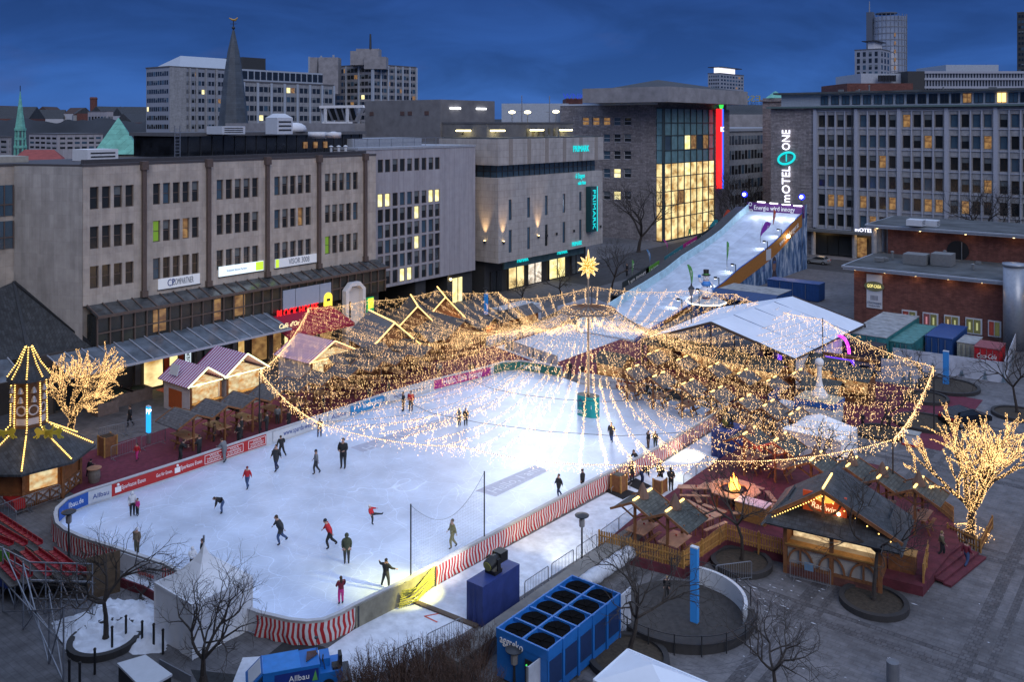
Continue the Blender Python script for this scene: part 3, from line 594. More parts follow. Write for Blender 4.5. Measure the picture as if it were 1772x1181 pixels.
for y in np.arange(yc2+10,yB2-4,1.5): g.box(xc2-1,xc2-.95,y,y+.6,23.9,25.2)
g.build('window_strip',M('dim_strip_window',(.1,.09,.06),.4),T)
FL=[]
for px,py in ((803,226),(860,226),(928,225),(978,225)):
    if px<851: D=136; t=(px-CX)/F; x=D*(t*c_-s_); y=yc2-.6; x=ONY(px,y)[0]
    else: x=xc2-.4; y=ONX(px,x)[0]
    D=-x*s_+y*c_; z=ZZ(py,D); A=thing('floodlight','roof floodlight glowing warm white, one of four aimed down at the rink','floodlight',(x,y,z),0,'lit floodlights on the dark plant house')
    MB().box(x-.9,x+.9,y-.9,y+.9,z-.12,z+.12).build('lamp_glass',M('flood_glass',(.5,.5,.4),.4,emit=(1,.86,.45),es=5,var=0),A); MB().box(x-1,x+1,y-1,y+1,z+.13,z+.3).build('housing',metald,A); g=MB().bar((x,y,z+.1),(x-1.2,y+.8,z-.8),.12); g.build('bracket',metald,A)
    FL.append((x,y,z))
for k,(x,y,z) in enumerate(FL): lamp((max(x+2.2,-81.5),y-2.2,z-.3),FLOOD*.62,(.80,.90,1),7,'SPOT',(-47-3*(k%2),42+9*k,0),52,.6)
for k in range(3): lamp((-3,38+k*16,19),FLOOD*.9,(.80,.90,1),7,'SPOT',(-46,40+k*13,0),50,.7)   # floodlights on the eaves of the near side of the square
for k,(px,py) in enumerate(((962,193),(886,194),(913,194))):
    D=190; t=(px-CX)/F; x=D*(t*c_-s_); y=D*(t*s_+c_); z=ZZ(py,D); A=thing('roof_lamp','small lit lamp on a thin mast over the roofs behind the store','lamp',(x,y,22),0,'small lit mast lamps over the roofs'); MB().bar((x,y,22),(x,y,z+.2),.12).build('mast',metal,A); MB().ball((x,y,z),.55,1.3,1.3,.6).build('lamp_glass',M('flood_glass'),A)
for px,top in ((903,165),(951,166)):
    D=150; t=(px-CX)/F; x=D*(t*c_-s_); y=D*(t*s_+c_); A=thing('flagpole','bare thin pole standing on the tiled store roof, '+('left one' if px==903 else 'right one'),'pole',(x,y,23.9)); MB().tube([(x,y,23.8),(x,y,ZZ(top,D))],[.12,.07],6).build('pole',metal,A); MB().bar((x-.8,y,ZZ(top+28,D)),(x+.4,y,ZZ(top+28,D)),.08).build('crossbar',metal,A)
# tilted steel glazing on the roof
T=thing('roof_glazing_frame','slanted white steel frame with dark panes on the roof before the twin towers','rooflight',(-110,80,24)); D=150
def pt(px,py,D): t=(px-CX)/F; return (D*(t*c_-s_),D*(t*s_+c_),ZZ(py,D))
b=MB(); b.slab([pt(566,208,D+3),pt(618,208,D+3),pt(612,186,D),pt(556,186,D)],.15); b.build('panes',glass,T); g=MB()
for k in range(6): g.bar(pt(555+k*12,185,D-.2),pt(565+k*11,209,D+2.8),.28)
g.bar(pt(553,185,D-.3),pt(628,184,D-.3),.45); g.bar(pt(563,185,D-.3),pt(563,212,D-.3),.4); g.bar(pt(601,185,D-.3),pt(601,212,D-.3),.4); g.bar(pt(558,212,D-.3),pt(610,212,D-.3),.3); g.bar(pt(628,184,D),pt(618,209,D+2),.6); g.build('steel_frame',white,T)
xl,x1,y0_,y1_=cb(640,160,440,640); MB_=MB().box(xl-10,x1-4,y0_,y0_+20,15,ZZ(213,160)); tag(MB_.build('flat_roof_block',concl),'low flat roofed grey block behind the penthouse','rooftop building')
# ================================================================ stone building with the glazed corner
T=thing('stone_building','rough grey stone building with tall glazed bay lit yellow at street level','building',(-94.2,173.3)); X0,Y0=-94.2,173.3
xa=-122; ops=[]
for j,(pt_,pb_) in enumerate(((203,217),(232,246),(261,276),(292,308),(331,346))):
    for i,px in enumerate((1013,1031,1049.5,1067.5,1085.5)):
        x=ONY(px,Y0)[0]; D=-x*s_+Y0*c_
        if j>=1 and i<2 and j<3 : continue
        if j>=2 and i<2: continue
        ops.append((x-.95,x+.95,ZZ(pb_,D),ZZ(pt_,D)))
for pt_,pb_ in ((204,220),(233,249),(262,278),(294,310),(331,346)):
    x=ONY(1137,Y0)[0]; ops.append((x-.6,x+.6,ZZ(pb_,178+13),ZZ(pt_,178+13)))
x=ONY(1085,Y0)[0]; D=-x*s_+Y0*c_
for px0,px1 in ((1037,1053),(1076,1095)): ops.append((ONY(px0,Y0)[0],ONY(px1,Y0)[0],.6,ZZ(418,D)))
facade(T,'y',Y0,xa,-96.2,0,30.2,ops,greyst,.4,.5)
def pkst(k):
    if k>=len(ops)-2: return litShop
    if k in (0,1,2): return litD
    a=ops[k]; return litY if a[3]<17.5 and a[0]<-100 and R.random()<.6 else R.choice([glass,curtain,glassb])
windows(T,'y',Y0,ops,pkst,offw,1,2,.12,.06,.3)
MB().box(xa,-96.2,Y0+.5,203,0,30.1).build('body',greyst,T); MB().box(xa-.1,-96.1,Y0-.15,203,30.2,30.6).build('cornice',signd,T)
x_,xc,yc,yB=cb(1160,186,1008,1252); MB().box(ONY(1008,yc)[0],xc-.5,yc,207,30.6,ZZ(149,186)).build('attic_block',concl,T)
b=MB(); zt=ZZ(149,186); x0_=ONY(1052,yc)[0]; b.face([(x0_,yc+1,zt),(xc-1,yc+1,zt),((x0_+xc)/2-3,yc+14,zt+2.2)]); b.face([(xc-1,yc+1,zt),(xc-1,205,zt),((x0_+xc)/2-3,yc+14,zt+2.2)]); b.face([(x0_,yc+1,zt),(x0_,205,zt),((x0_+xc)/2-3,yc+14,zt+2.2)]); b.build('roof',slate,T)
gy1=ONX(1238,X0)[0]; MB().box(-96.2,X0-1,Y0+.5,207,29.5,30.6).box(-96.2,X0-.2,gy1+.3,207,0,29.5).build('stone_pier',greyst,T)
# curtain wall bay: pane per bay and storey
zr=[29.4,26.2,23.4,20.1,17.2,14.2,11.0,7.9,5.0,.2]; ny=8
for j in range(9):
    for i in range(ny):
        ya=Y0+.6+(gy1-Y0-.6)*i/ny; yb=Y0+.6+(gy1-Y0-.6)*(i+1)/ny
        if j<4: m_=teal if j!=2 else R.choice([glassb,litD,teal,litY])
        else: m_=litShop if j in (7,8) else R.choice([litY,litShop,litShop,litShop,litShop,litShop] if j!=6 else [litShop,litD,litShop])
        MB().box(X0-.5,X0-.42,ya+.07,yb-.07,zr[j+1]+.08,zr[j]-.08).build('pane',m_,T)
    MB().box(-96.1,X0-.45,Y0-.02,Y0+.05,zr[j+1]+.08,zr[j]-.08).build('pane',teal if j<4 else litShop,T)
g=MB()
for i in range(ny+1): ya=Y0+.6+(gy1-Y0-.6)*i/ny; g.box(X0-.5,X0-.2,ya-.09,ya+.09,.2,29.5)
for z in zr: g.box(X0-.5,X0-.25,Y0+.1,gy1,z-.1,z+.1)
g.box(-96.2,X0-.2,Y0-.1,Y0+.1,zr[4]-.1,zr[4]+.1); g.box(X0-.6,X0-.2,Y0-.1,Y0+.3,.2,29.5); g.build('mullions',M('teal_frame',(.05,.075,.08),.5),T)
MB().box(-96.1,X0-.55,Y0+.1,gy1,.2,29.4).build('bay_core',dark,T)
# red and blue vertical sign
y=gy1+1.6; A=thing('blade_sign','tall neon sign, half red half blue, on the corner of the stone building','sign',(X0+.6,y,10)); za,zb=10.3,29.6
MB().box(X0-.1,X0+1.0,y-.9,y-.02,za,zb).build('red_tube',redL,A); MB().box(X0-.1,X0+1.0,y+.02,y+.9,za,zb).build('blue_tube',bluL,A); MB().tube([(X0+.4,y+.6,30.6),(X0+.6,y+.6,30.6)],1.1,14).build('green_disc',grnL,A)
text('B:C',A,whiteL,(X0+1.05,y,24.6),size=1.7,width=1.7,ext=.05)
# grid-fronted building down the street behind
def gridblock(label,cat,pc,D,pl,pr,pytop,cols,wallm,panes,frame=frameb,zlow=0,nx=8,nz=6,nyy=4,fu=.7,fz=.6,name='building',roofm=None,cap=60,z0w=None,proud=0):
    """far block: body, roof slab and single windows on the two sides the photograph shows"""
    xl,xc,yc,yr=cb(pc,D,pl,pr) if pr>pc else (ONY(pl,D)[0],0,0,0)
    zt=ZZ(pytop,D); A=thing(name,label,cat,((xl+xc)/2,(yc+yr)/2,zlow)); MB().box(xl,xc,yc,yr,zlow,zt).build('wall',wallm,A)
    MB().box(xl-.2,xc+.2,yc-.2,yr+.2,zt,zt+.5).build('roof',roofm or M('roof_felt_dark'),A); zb=z0w if z0w is not None else zlow
    if nyy: windows(A,'x',xc,grid(yc+.5,yr-.5,nyy,zb,zt-.6,nz,fu,fz),panes,frame,1,1,0,0,-.06,cap)
    if nx: windows(A,'y',yc,grid(xl+.5,xc-.5,nx,zb,zt-.6,nz,fu,fz),panes,frame,1,1,0,0,-.06,cap)
    return A,(xl,xc,yc,yr,zt)
nightp=pk((glass,8),(curtain,3),(glassb,3)); nightl=pk((glass,14),(curtain,4),(glassb,4),(litD,.9),(litY,.4))
y=232; xg0,xg1=ONY(1262,y)[0],ONY(1312,y)[0]
A=thing('office_building','grid fronted office building down the side street behind the neon sign','office building',(-108,250)); MB().box(-150,-99,215,290,0,24).build('wall',stoneg,A); MB().box(-151,-98.6,214,291,24,24.8).build('roof',M('pale_roof_edge'),A); windows(A,'x',-99,grid(216,262,22,4,23.6,5,.75,.6),pk((curtain,3),(glass,2),(glassb,1)),frameb,1,1,.0,0,-.06,60)
# ================================================================ hotel with the grid front
T=thing('hotel','seven storey hotel with a grey stone end and a grid of pale mullions','hotel',(-30,176.5)); Y=176.5
pier_px=[1411,1482,1556,1638,1723,1812,1905]; pier=[ONY(p,Y)[0] for p in pier_px]; ops=[]; mull=[]
for i in range(len(pier)-1):
    a,e_=pier[i]+.35,pier[i+1]-.35; w=(e_-a)/4
    for k in range(4): ops+= [(a+w*k+.28,a+w*(k+1)-.28,z,z+2.35) for z in (25.35,21.45,17.55,13.6,9.7,5.9)]; mull+=[a+w*k] 
facade(T,'y',Y,pier[0]-.4,pier[-1],5.4,29.0,ops,stoneg,.3,.5)
order=[i for i in range(len(ops))]
LIT={}
def pkm(k):
    r=R.random()
    row=k%6; return litD if r<(.05,.07,.04,.10,.20,.10)[row] else curtain if r<.30 else glassb if r<.5 else glass
windows(T,'y',Y,ops,pkm,brown,1,1,.06,.04,.25)
g=MB()
for m_ in mull+[pier[-1]]: g.box(m_-.11,m_+.11,Y-.28,Y,5.4,28.5)
for z in (5.2,9.25,13.15,17.1,21.0,24.95,28.4): g.box(pier[0],pier[-1],Y-.18,Y-.002,z,z+.16)
g.build('mullions',frameb,T); g=MB()
for m_ in pier: g.box(m_-.3,m_+.3,Y-.42,Y-.29,5.4,28.9)
g.build('pilasters',frameb,T); MB().box(pier[1]-.75,pier[1]-.6,Y-.6,Y-.43,5,29).build('downpipe',metald,T)
xL=ONY(1334,Y)[0]; MB().box(xL,pier[0]-.4,Y-.02,Y+.5,0,29.1).build('end_wall',greyst,T); MB().box(xL+.1,pier[-1],Y+.5,Y+18,0,29.0).build('body',dark,T)
MB().box(xL-.6,pier[-1],Y-1.0,Y+18,29.1,29.45).build('cornice',M('verdigris_edge',(.09,.14,.14),.7),T)
xP=ONY(1352,Y+3)[0]; MB().box(xP,pier[-1],Y+3,Y+16,29.45,32.0).build('attic_wall',M('attic_white',(.36,.40,.46),.7),T); at=[]
for i in range(20):
    px=1427+i*18.2+i*i*.06; a=ONY(px,Y+3)[0]; at.append((a-.75,a+.75,29.8,31.6))
windows(T,'y',Y+3,at,pk((glassb,5),(glass,5),(litD,2),(litX,.3)),metald,2,1,.08,.05,-.08,150,name='attic_window')
MB().box(xP-1.2,pier[-1],Y+1.6,Y+17,32.0,32.35).build('roof',feltr,T)
# ground floor under the slab
MB().box(pier[0]-3,pier[3],Y-2.2,Y+.4,4.7,5.15).build('canopy',M('canopy_concrete',(.12,.12,.12),.8),T)
for px in (1407,1478,1540): a=ONY(px,Y-1)[0]; MB().cyl(a,Y-.8,0,4.7,.45,.45,14).build('column',stoneg,T)
for k,(a,e_) in enumerate(((1411,1432),(1433,1451),(1452,1474),(1484,1500))):
    f=MB().box(ONY(a,Y)[0],ONY(e_,Y)[0],Y-.1,Y-.02,.2,4).build('shop_window',litD if k==3 else glass,T)
text('mOTEL   ONE',T,whiteL,(ONY(1509,Y-2.4)[0],Y-2.35,5.7),(1,0,0),(0,0,1),1.0,6.3,.06); lamp((ONY(1424,Y-1.4)[0],Y-1.4,4.4),60,(1,.6,.25),.2); lamp((ONY(1492,Y-1.4)[0],Y-1.4,4.4),60,(1,.6,.25),.2)
# vertical lit name on the stone end
xs=ONY(1362,Y)[0]; text('mOTEL',T,whiteL,(xs,Y-.35,ZZ(318,183)),(0,0,1),(-1,0,0),2.4,7.3,.1); text('ONE',T,whiteL,(xs,Y-.35,ZZ(242,183)),(0,0,1),(-1,0,0),2.4,4.1,.1)
b=MB(); zc=ZZ(273,183); b.tube([(xs+1.7*math.cos(a)*1.0-.1*0,Y-.35,zc+1.15*math.sin(a)+.35*math.cos(a)) for a in np.linspace(0,2*math.pi,25)],.22,6,0,False); b.build('emblem',cyan,T); text('1',T,cyan,(xs,Y-.4,zc),(1,0,.2),(0,0,1),2.2,None,.08)
# ================================================================ brick pavilion with two flat roofs
T=thing('brick_pavilion','red brick pavilion with two stepped flat roofs edged with tiny downlights','pavilion',(-27,125)); Y=117.4
MB().box(-36.4,10,Y,Y+12,0,7.2).build('wall',redb,T)
def slabroof(x0,x1,y0,y1,z,nl):
    MB().box(x0,x1,y0,y1,z,z+.22).box(x0+.15,x1,y0+.15,y1,z-.28,z).build('roof_edge',M('pale_blue_edge',(.3,.34,.4),.5),T); MB().box(x0+.35,x1,y0+.35,y1,z+.22,z+.3).build('roof',feltr,T)
    for k in range(nl):
        x=x0+1.5+k*(x1-x0)/nl*1.0; MB().cyl(x,y0+.7,z-.36,z-.29,.12,.12,8).build('downlight',warmL,T); lamp((x,y0+.5,z-.7),9,(1,.6,.28),.08)
slabroof(-37.6,10,Y-1.3,Y+14,7.55,13)
MB().box(-35.8,10,Y+13,Y+24,7,11.6).build('upper_wall',redb,T); slabroof(-38.4,12,Y+11.2,Y+25,11.7,9)
for k in range(4): x,yy=-37.4+k*.0,Y+12.2+k*1.6; MB().cyl(x+.2*k,yy,0,11.4,.36,.36,12).build('column',stoneg,T)
x=ONY(1658,Y+13)[0]; MB().tube([(x,Y+12.85,9.0),(x,Y+12.99,9.0)],1.35,24).build('round_window',black,T)
g=MB().bar((x+.5,Y+12.7,7.9),(x+.5,Y+12.7,10.2),.1); g.build('window_bar',metal,T)
A=thing('rooftop_letters','row of white letter frames seen from behind on the brick pavilion roof','sign',(-22,122,7.9)); ga,gb=G(1683,437,8.2),G(1714,415,8.4)
for k,ch in enumerate('STRATMANNS'):
    u=(k+.5)/10; text(ch,A,white,(ga[0]+(gb[0]-ga[0])*(1-u),ga[1]+(gb[1]-ga[1])*(1-u),9.1),(ga[0]-gb[0],ga[1]-gb[1],0),(0,0,1),1.7,None,.04)
MB().bar((*ga,8.1),(*gb,8.1),.12).build('support_rail',metald,A)
b=MB().box(-31.5,-28.8,Y+4,Y+6.5,7.9,9.2).box(-28.4,-26,Y+5,Y+7.5,7.9,9.4); tag(b.build('rooftop_unit',M('unit_grey',(.15,.16,.17),.7)),'pair of grey ventilation boxes on the lower pavilion roof','roof unit')
o=small_unit(1585,390,120.5,2.0,.8,'pale box on the upper pavilion roof, left of its neighbour','roof unit',signd); o=small_unit(1610,391,122,2.0,.8,'pale box on the upper pavilion roof, right of its neighbour','roof unit',signd)
A=thing('wall_banner','tall pale banner with a dark oval plate on the brick pavilion','sign',(ONY(1513,Y)[0],Y-.1,0)); xa,xb=ONY(1500,Y)[0],ONY(1527,Y)[0]; Db=-xa*s_+Y*c_
MB().box(xa,xb,Y-.1,Y-.03,ZZ(532,Db),ZZ(474,Db)).build('board',signd,A); xc=(xa+xb)/2; zc=ZZ(494,Db)
b=MB(); b.tube([(xc,Y-.2,zc),(xc,Y-.12,zc)],1,28); b.v=[(xc+(v[0]-xc)*1.22,v[1],zc+(v[2]-zc)*.62) for v in b.v]; b.build('oval_plate',M('olive_plate',(.16,.17,.09),.5),A)
text('GOP-CASA',A,M('gold_letters',(.4,.35,.1),.5,emit=(1,.85,.3),es=1,var=0),(xc,Y-.24,zc),(1,0,0),(0,0,1),.6,1.7,.02); text('STRATMANNS',A,greyl,(xc,Y-.13,ZZ(523,Db)),(1,0,0),(0,0,1),.4,1.75,.01); text('THEATER',A,greyl,(xc,Y-.13,ZZ(528,Db)),(1,0,0),(0,0,1),.28,1.4,.01)
g=MB()
for k in range(6): g.box(xc-.45+k*.16,xc-.37+k*.16,Y-.13,Y-.11,ZZ(518,Db),ZZ(510,Db))
g.build('column_mark',greyl,A)
for k,(a,e_) in enumerate(((1561,1587),(1597,1624),(1634,1661),(1671,1700),(1710,1733))):
    A=thing('poster_case',['showcase with two lit posters low on the brick wall, leftmost','showcase with a red and a green poster on the brick wall','showcase in the middle of the five on the brick wall','showcase second from the right on the brick wall','showcase cut by the steel column on the brick wall'][k],'showcase',(ONY(a,Y)[0],Y,.9)); x0,x1=ONY(a,Y)[0],ONY(e_,Y)[0]
    MB().box(x0,x1,Y-.15,Y-.02,.9,2.8).build('frame',signd,A); 
    for q in range(2):
        xa=x0+.12+q*(x1-x0-.2)/2; cc=R.choice([(1,.15,.1),(.9,.7,.3),(.3,.4,.9),(.9,.3,.4),(.7,.8,.3)]); xe=xa+(x1-x0-.4)/2
        MB().box(xa,xe,Y-.19,Y-.16,1.05,2.65).build('poster',M('poster_%d_%d'%(k,q),(.05,.03,.03),.4,emit=tuple(v*.08 for v in cc),es=.8,var=0),A); MB().box(xa+.25,xe-.25,Y-.21,Y-.195,1.4,2.3).build('poster_figure',M('poster_fig_%d_%d'%(k,q),(.3,.2,.15),.4,emit=cc,es=.35,var=0),A)
x,D=ONY(1753,Y-2); A=MB().cyl(x,Y-1.2,0,9.6,1.15,1.15,28).cyl(x,Y-1.2,9.6,9.9,1.25,1.25,28); tag(A.build('steel_column',M('brushed_steel_column',(.30,.33,.38),.35,.4,var=.1),None,True),'thick pale steel cylinder standing before the brick pavilion','column')
# ================================================================ far skyline
A,d=gridblock('tall office tower block with a pale ridged roof hall, left of the dark spire','office tower',293,330,253,422,116,0,M('bluish_concrete',(.26,.28,.33),.8,var=.1,scale=.1),nightl,zlow=0,nx=10,nz=11,nyy=22,fu=.75,fz=.5,cap=90,z0w=10,name='office_tower')
xl,xc,yc,yr,zt=d; b=MB(); ya,yb=ONX(318,xc)[0],ONX(455,xc)[0]; b.slab([(xc-3,ya,zt),(xc-3,yb,zt),(xc-12,yb,zt+5.5),(xc-12,ya+6,zt+5.5)],.3); b.face([(xc-3,ya,zt),(xc-12,ya+6,zt+5.5),(xc-24,ya,zt)]); b.face([(xc-12,ya+6,zt+5.5),(xc-12,yb,zt+5.5),(xc-24,yb,zt),(xc-24,ya,zt)]); b.build('roof_hall',M('attic_white'),A)
g=MB()
for px in (328,340,356,374,392): y=ONX(px,xc)[0]; g.box(xc,xc+.5,y-.35,y+.35,0,zt)
g.box(xc,xc+.4,yc,ONX(322,xc)[0],0,zt); g.build('ribs',stoneg,A)
b=MB(); y0_,y1_=ONX(430,xc)[0],ONX(470,xc)[0]; tag(MB().box(xc-20,xc-4,y0_,y1_,zt,zt+6).build('roof_plant',dark),'dark plant storey on the tower roof right of the spire','rooftop building')
A,d=gridblock('ribbed office block with a row of white roof arches, right of the dark spire','office block',421,300,405,577,142,0,stoneg,nightl,zlow=0,nx=0,nz=9,nyy=20,fu=.8,fz=.55,cap=80,z0w=10,name='office_block')
xl,xc,yc,yr,zt=d; g=MB()
for k in range(8): y=yc+(yr-yc)*k/7; g.box(xc,xc+.5,y-.4,y+.4,0,zt)
g.build('ribs',M('attic_white'),A); y_=ONX(549,xc-5)[0]; f=MB().box(xl,xc-2,yc+1,y_,zt+.5,zt+4.6).build('attic',M('attic_white'),A); g=MB()
for k in range(14): y=yc+2+(y_-yc-3)*k/13; g.box(xc-2,xc-1.9,y-1,y+1,zt+1.2,zt+4)
g.build('attic_windows',glass,f)
A,d=gridblock('broad twin office tower with vertical white ribs and a stepped concrete crown','office tower',645,420,536,720,112,0,concl,nightl,zlow=0,nx=18,nz=14,nyy=13,fu=.85,fz=.6,cap=60,z0w=8,name='office_tower')
xl,xc,yc,yr,zt=d; g=MB()
for k in range(7): y=yc+(yr-yc)*k/6; g.box(xc,xc+.7,y-.4,y+.4,0,zt)
for k in range(6): x=xl+(xc-xl)*k/5; g.box(x-.4,x+.4,yc-.7,yc,0,zt+(6 if k<3 else 0))
g.build('ribs',M('attic_white'),A)
def lump(px0,px1,py0,D,zb,name,mat,parent):
    a=pt(px0,py0,D); e_=pt(px1,py0,D); b=MB(); w=(Vector(e_)-Vector(a)).length; b.prism([(a[0],a[1]),(e_[0],e_[1]),(e_[0]-8*s_,e_[1]+8*c_),(a[0]-8*s_,a[1]+8*c_)],zb,a[2]); return b.build(name,mat,parent)
lump(536,549,99,424,20,'side_tower',concl,A); lump(551,585,99,419.5,40,'tower_step',concl,A); lump(606,655,88,421,zt,'crown',concl,A); lump(616,656,84,425,zt+4,'crown',concl,A); lump(630,668,98,419,zt-2,'crown',concl,A)
a=pt(641,84,425); MB().tube([a,(a[0],a[1],a[2]+7)],[.6,.4],6).build('mast',metald,A)
# church spires, copper pyramid, red roof
D=205; x,y,z=pt(404,232,D); A=thing('church_spire','tall dark slate church spire topped by a weathercock','church spire',(x,y,0)); hb=24; rb=(432-377)/2*D/F
MB().lathe(x,y,[(rb,0),(rb,z),(rb*.62,z+12.5),(rb*.36,z+19),(.25,ZZ(52,D))],8,0,.39).build('spire',M('spire_slate',(.07,.085,.105),.6,var=.25,scale=.6,pat=brickpat(.8,.5,.04,.8,.5,'XZ',1.,.12)),A)
g=MB(); g.bar((x,y,ZZ(54,D)),(x,y,ZZ(36,D)),.15); g.bar((x-.8*c_,y-.8*s_,ZZ(41,D)),(x+.8*c_,y+.8*s_,ZZ(41,D)),.1); g.ball((x,y,ZZ(48,D)),.4); g.build('finial',metald,A)
b=MB(); z=ZZ(34,D); b.tube([(x-1*c_,y-1*s_,z+.4),(x-.3*c_,y-.3*s_,z),(x+.4*c_,y+.4*s_,z-.1),(x+1*c_,y+1*s_,z+.5)],[.12,.25,.3,.1],6); b.build('weathercock',M('gilt',(.5,.3,.08),.4,.6),A)
D=220; x,y,z=pt(35,262,D); A=thing('church_spire','slim green copper spire on an open arcaded stage at the left','church spire',(x,y,0)); b=MB(); w=1.35
b.lathe(x,y,[(1.7,0),(1.7,ZZ(272,D)),(1.2,ZZ(272,D)),(1.2,ZZ(273,D))],8); b.build('tower',copper,A); b=MB()
for k in range(8):
    a=k*math.pi/4; b.bar((x+w*math.cos(a),y+w*math.sin(a),ZZ(272,D)),(x+w*.75*math.cos(a),y+w*.75*math.sin(a),ZZ(223,D)),.35)
for p,q in ((254,1.5),(240,1.3),(224,1.35)): b.cyl(x,y,ZZ(p,D)-.3,ZZ(p,D)+.3,w*q*.78,None,8)
b.build('arcade',copper,A); MB().lathe(x,y,[(1.25,ZZ(223,D)),(.7,ZZ(195,D)),(.08,ZZ(158,D))],8).build('spire',copper,A); MB().tube([(x,y,ZZ(158,D)),(x,y,ZZ(148,D))],.1,5).build('finial',metald,A)
D=125; x,y,z=pt(205,266,D); A=thing('pyramid_roofed_hall','church hall under a steep verdigris copper pyramid roof','hall',(x,y,0)); r=(244-165)/2*D/F*1.36
MB().lathe(x,y,[(r,z),(.08,ZZ(204,D))],4,0,TH+math.pi/4+.35).build('roof',copper,A); MB().lathe(x,y,[(r*.8,10),(r*.8,z)],4,0,TH+math.pi/4+.35).build('walls',M('cream_wall',(.4,.38,.33)),A)
D=118; x,y,z=pt(66,278,D); A=thing('house','hipped red tiled roof just above the sandstone parapet','house',(x,y,0)); a,b_,c,d=pt(24,279,D),pt(112,279,D),pt(94,259,D+6),pt(42,259,D+6); e1,e2=pt(24,279,D+12),pt(112,279,D+12); e1=(e1[0],e1[1],a[2]); e2=(e2[0],e2[1],a[2])
MB().face([a,b_,c,d]).face([b_,e2,c]).face([a,d,e1]).face([e1,d,c,e2]).build('roof',redr,A); MB().prism([a[:2],b_[:2],e2[:2],e1[:2]],12,a[2]).build('walls',stoneg,A)
# mid-distance low blocks on the left
lows=[((100,400,50,178,233),'white and grey slab school building left of the copper pyramid',5,3,whitep),((14,300,-60,20,238),'grey block at the far left edge',6,4,concl),((240,520,231,262,216),'small grey flat roofed block beside the office tower',4,3,concl),((116,560,50,104,190),'dark brick flats on the hillside',9,5,redb),((185,620,152,196,193),'white fronted low building below the hill tower',6,2,whitep)]
for (pc,D,pl,pr,py),lab,nx,nz,mt in lows:
    gridblock(lab,'building',pc,D,pl,pr,py,0,mt,nightp,zlow=2,nx=nx,nz=nz,nyy=6,fu=.7,fz=.45,cap=40,z0w=14)
rr=random.Random(5); n=0
for k in range(34):
    px=rr.uniform(-5,252) if k<26 else rr.uniform(256,262); D=rr.uniform(650,1150); p=pt(px,214,D); w=rr.uniform(14,34); h=H+(HY-rr.uniform(186,201))*D/F-w*.22; a=rr.uniform(0,3); A=thing('house','small pitched roof house in the dark town on the far hillside','house',(p[0],p[1],0),a,'houses of the far hillside'); 
    w/=2; l=w*.7; MB_=MB().box(-w,w,-l,l,0,h); MB_.build('wall',[concl,redb,offw,stoneg][k%4],None).parent=A
    b=MB().face([(-w,-l,h),(w,-l,h),(w,0,h+l*.8),(-w,0,h+l*.8)]).face([(-w,l,h),(w,l,h),(w,0,h+l*.8),(-w,0,h+l*.8)]).face([(-w,-l,h),(-w,l,h),(-w,0,h+l*.8)]).face([(w,-l,h),(w,l,h),(w,0,h+l*.8)]); b.build('roof',slate if k%3 else M('dark_tile',(.06,.04,.038),.9),None).parent=A
p=pt(162,214,900); b=MB().lathe(p[0],p[1],[(3.4,0),(3.4,ZZ(172,900)),(3.9,ZZ(171,900)),(3.2,ZZ(168,900))],12); tag(b.build('water_tower',redb),'round brick tower on the horizon above the town','tower')
# right skyline: glass cylinder tower and neighbours
D=760; x,y,z=pt(1538,214,D); A=thing('glass_tower','tall round glass office tower with a side lift shaft and mast','office tower',(x,y,0)); r=(1567-1510)/2*D/F
MB().cyl(x,y,0,ZZ(30,D),r,r,40).build('glass_shaft',M('tower_glass',(.15,.18,.25),.25,var=.3,scale=.08,spec=.6),A,True); g=MB()
for k in range(15): z=ZZ(38+k*11,D); g.cyl(x,y,z,z+.7,r+.15,r+.15,40)
g.build('floor_rings',M('tower_rings',(.2,.22,.26)),A); g=MB()
for k in range(26):
    a=k*2*math.pi/26; g.bar((x+r*1.01*math.cos(a),y+r*1.01*math.sin(a),0),(x+r*1.01*math.cos(a),y+r*1.01*math.sin(a),ZZ(26,D)),.35)
g.build('fins',M('tower_rings'),A); xa=x-(r+2.5)*c_; ya=y-(r+2.5)*s_; MB().prism([(xa-2,ya-2),(xa+3,ya-2),(xa+3,ya+4),(xa-2,ya+4)],0,ZZ(21,D)).build('lift_shaft',M('shaft',(.1,.12,.16)),A); MB().tube([(xa,ya,ZZ(21,D)),(xa,ya,ZZ(2,D))],[.7,.35],6).build('mast',metal,A); MB().cyl(x-2,y,ZZ(24,D),ZZ(22,D),r*.62,r*.62,30).build('helipad',M('shaft'),A)
for q in range(9): a_=-.72-.0*q; MB().box(x+r*.55,x+r*.55+1.2,y-r*.88,y-r*.86,ZZ(60+q*14,D)-3,ZZ(60+q*14,D)).build('lit_window',litD,A)
A,d=gridblock('grey office block with white roof terrace before the round glass tower','office block',1523,520,1479,1540,85,0,M('bluish_concrete'),nightp,zlow=0,nx=4,nz=10,nyy=3,fu=.5,fz=.7,cap=40,z0w=30,name='office_block'); xl,xc,yc,yr,zt=d; MB().box(xl+7,xc-4,yc+2,yr-2,zt+.5,zt+5).build('attic',white,A); MB().box(xl+4,xc-2,yc,yr,zt+5,zt+5.4).build('flat_canopy',metald,A)
A,d=gridblock('dark high rise cut off by the right edge of the photo','office tower',1790,560,1760,1830,20,0,dark,nightp,zlow=0,nx=5,nz=22,nyy=4,fu=.7,fz=.5,cap=60,z0w=20,name='office_tower')
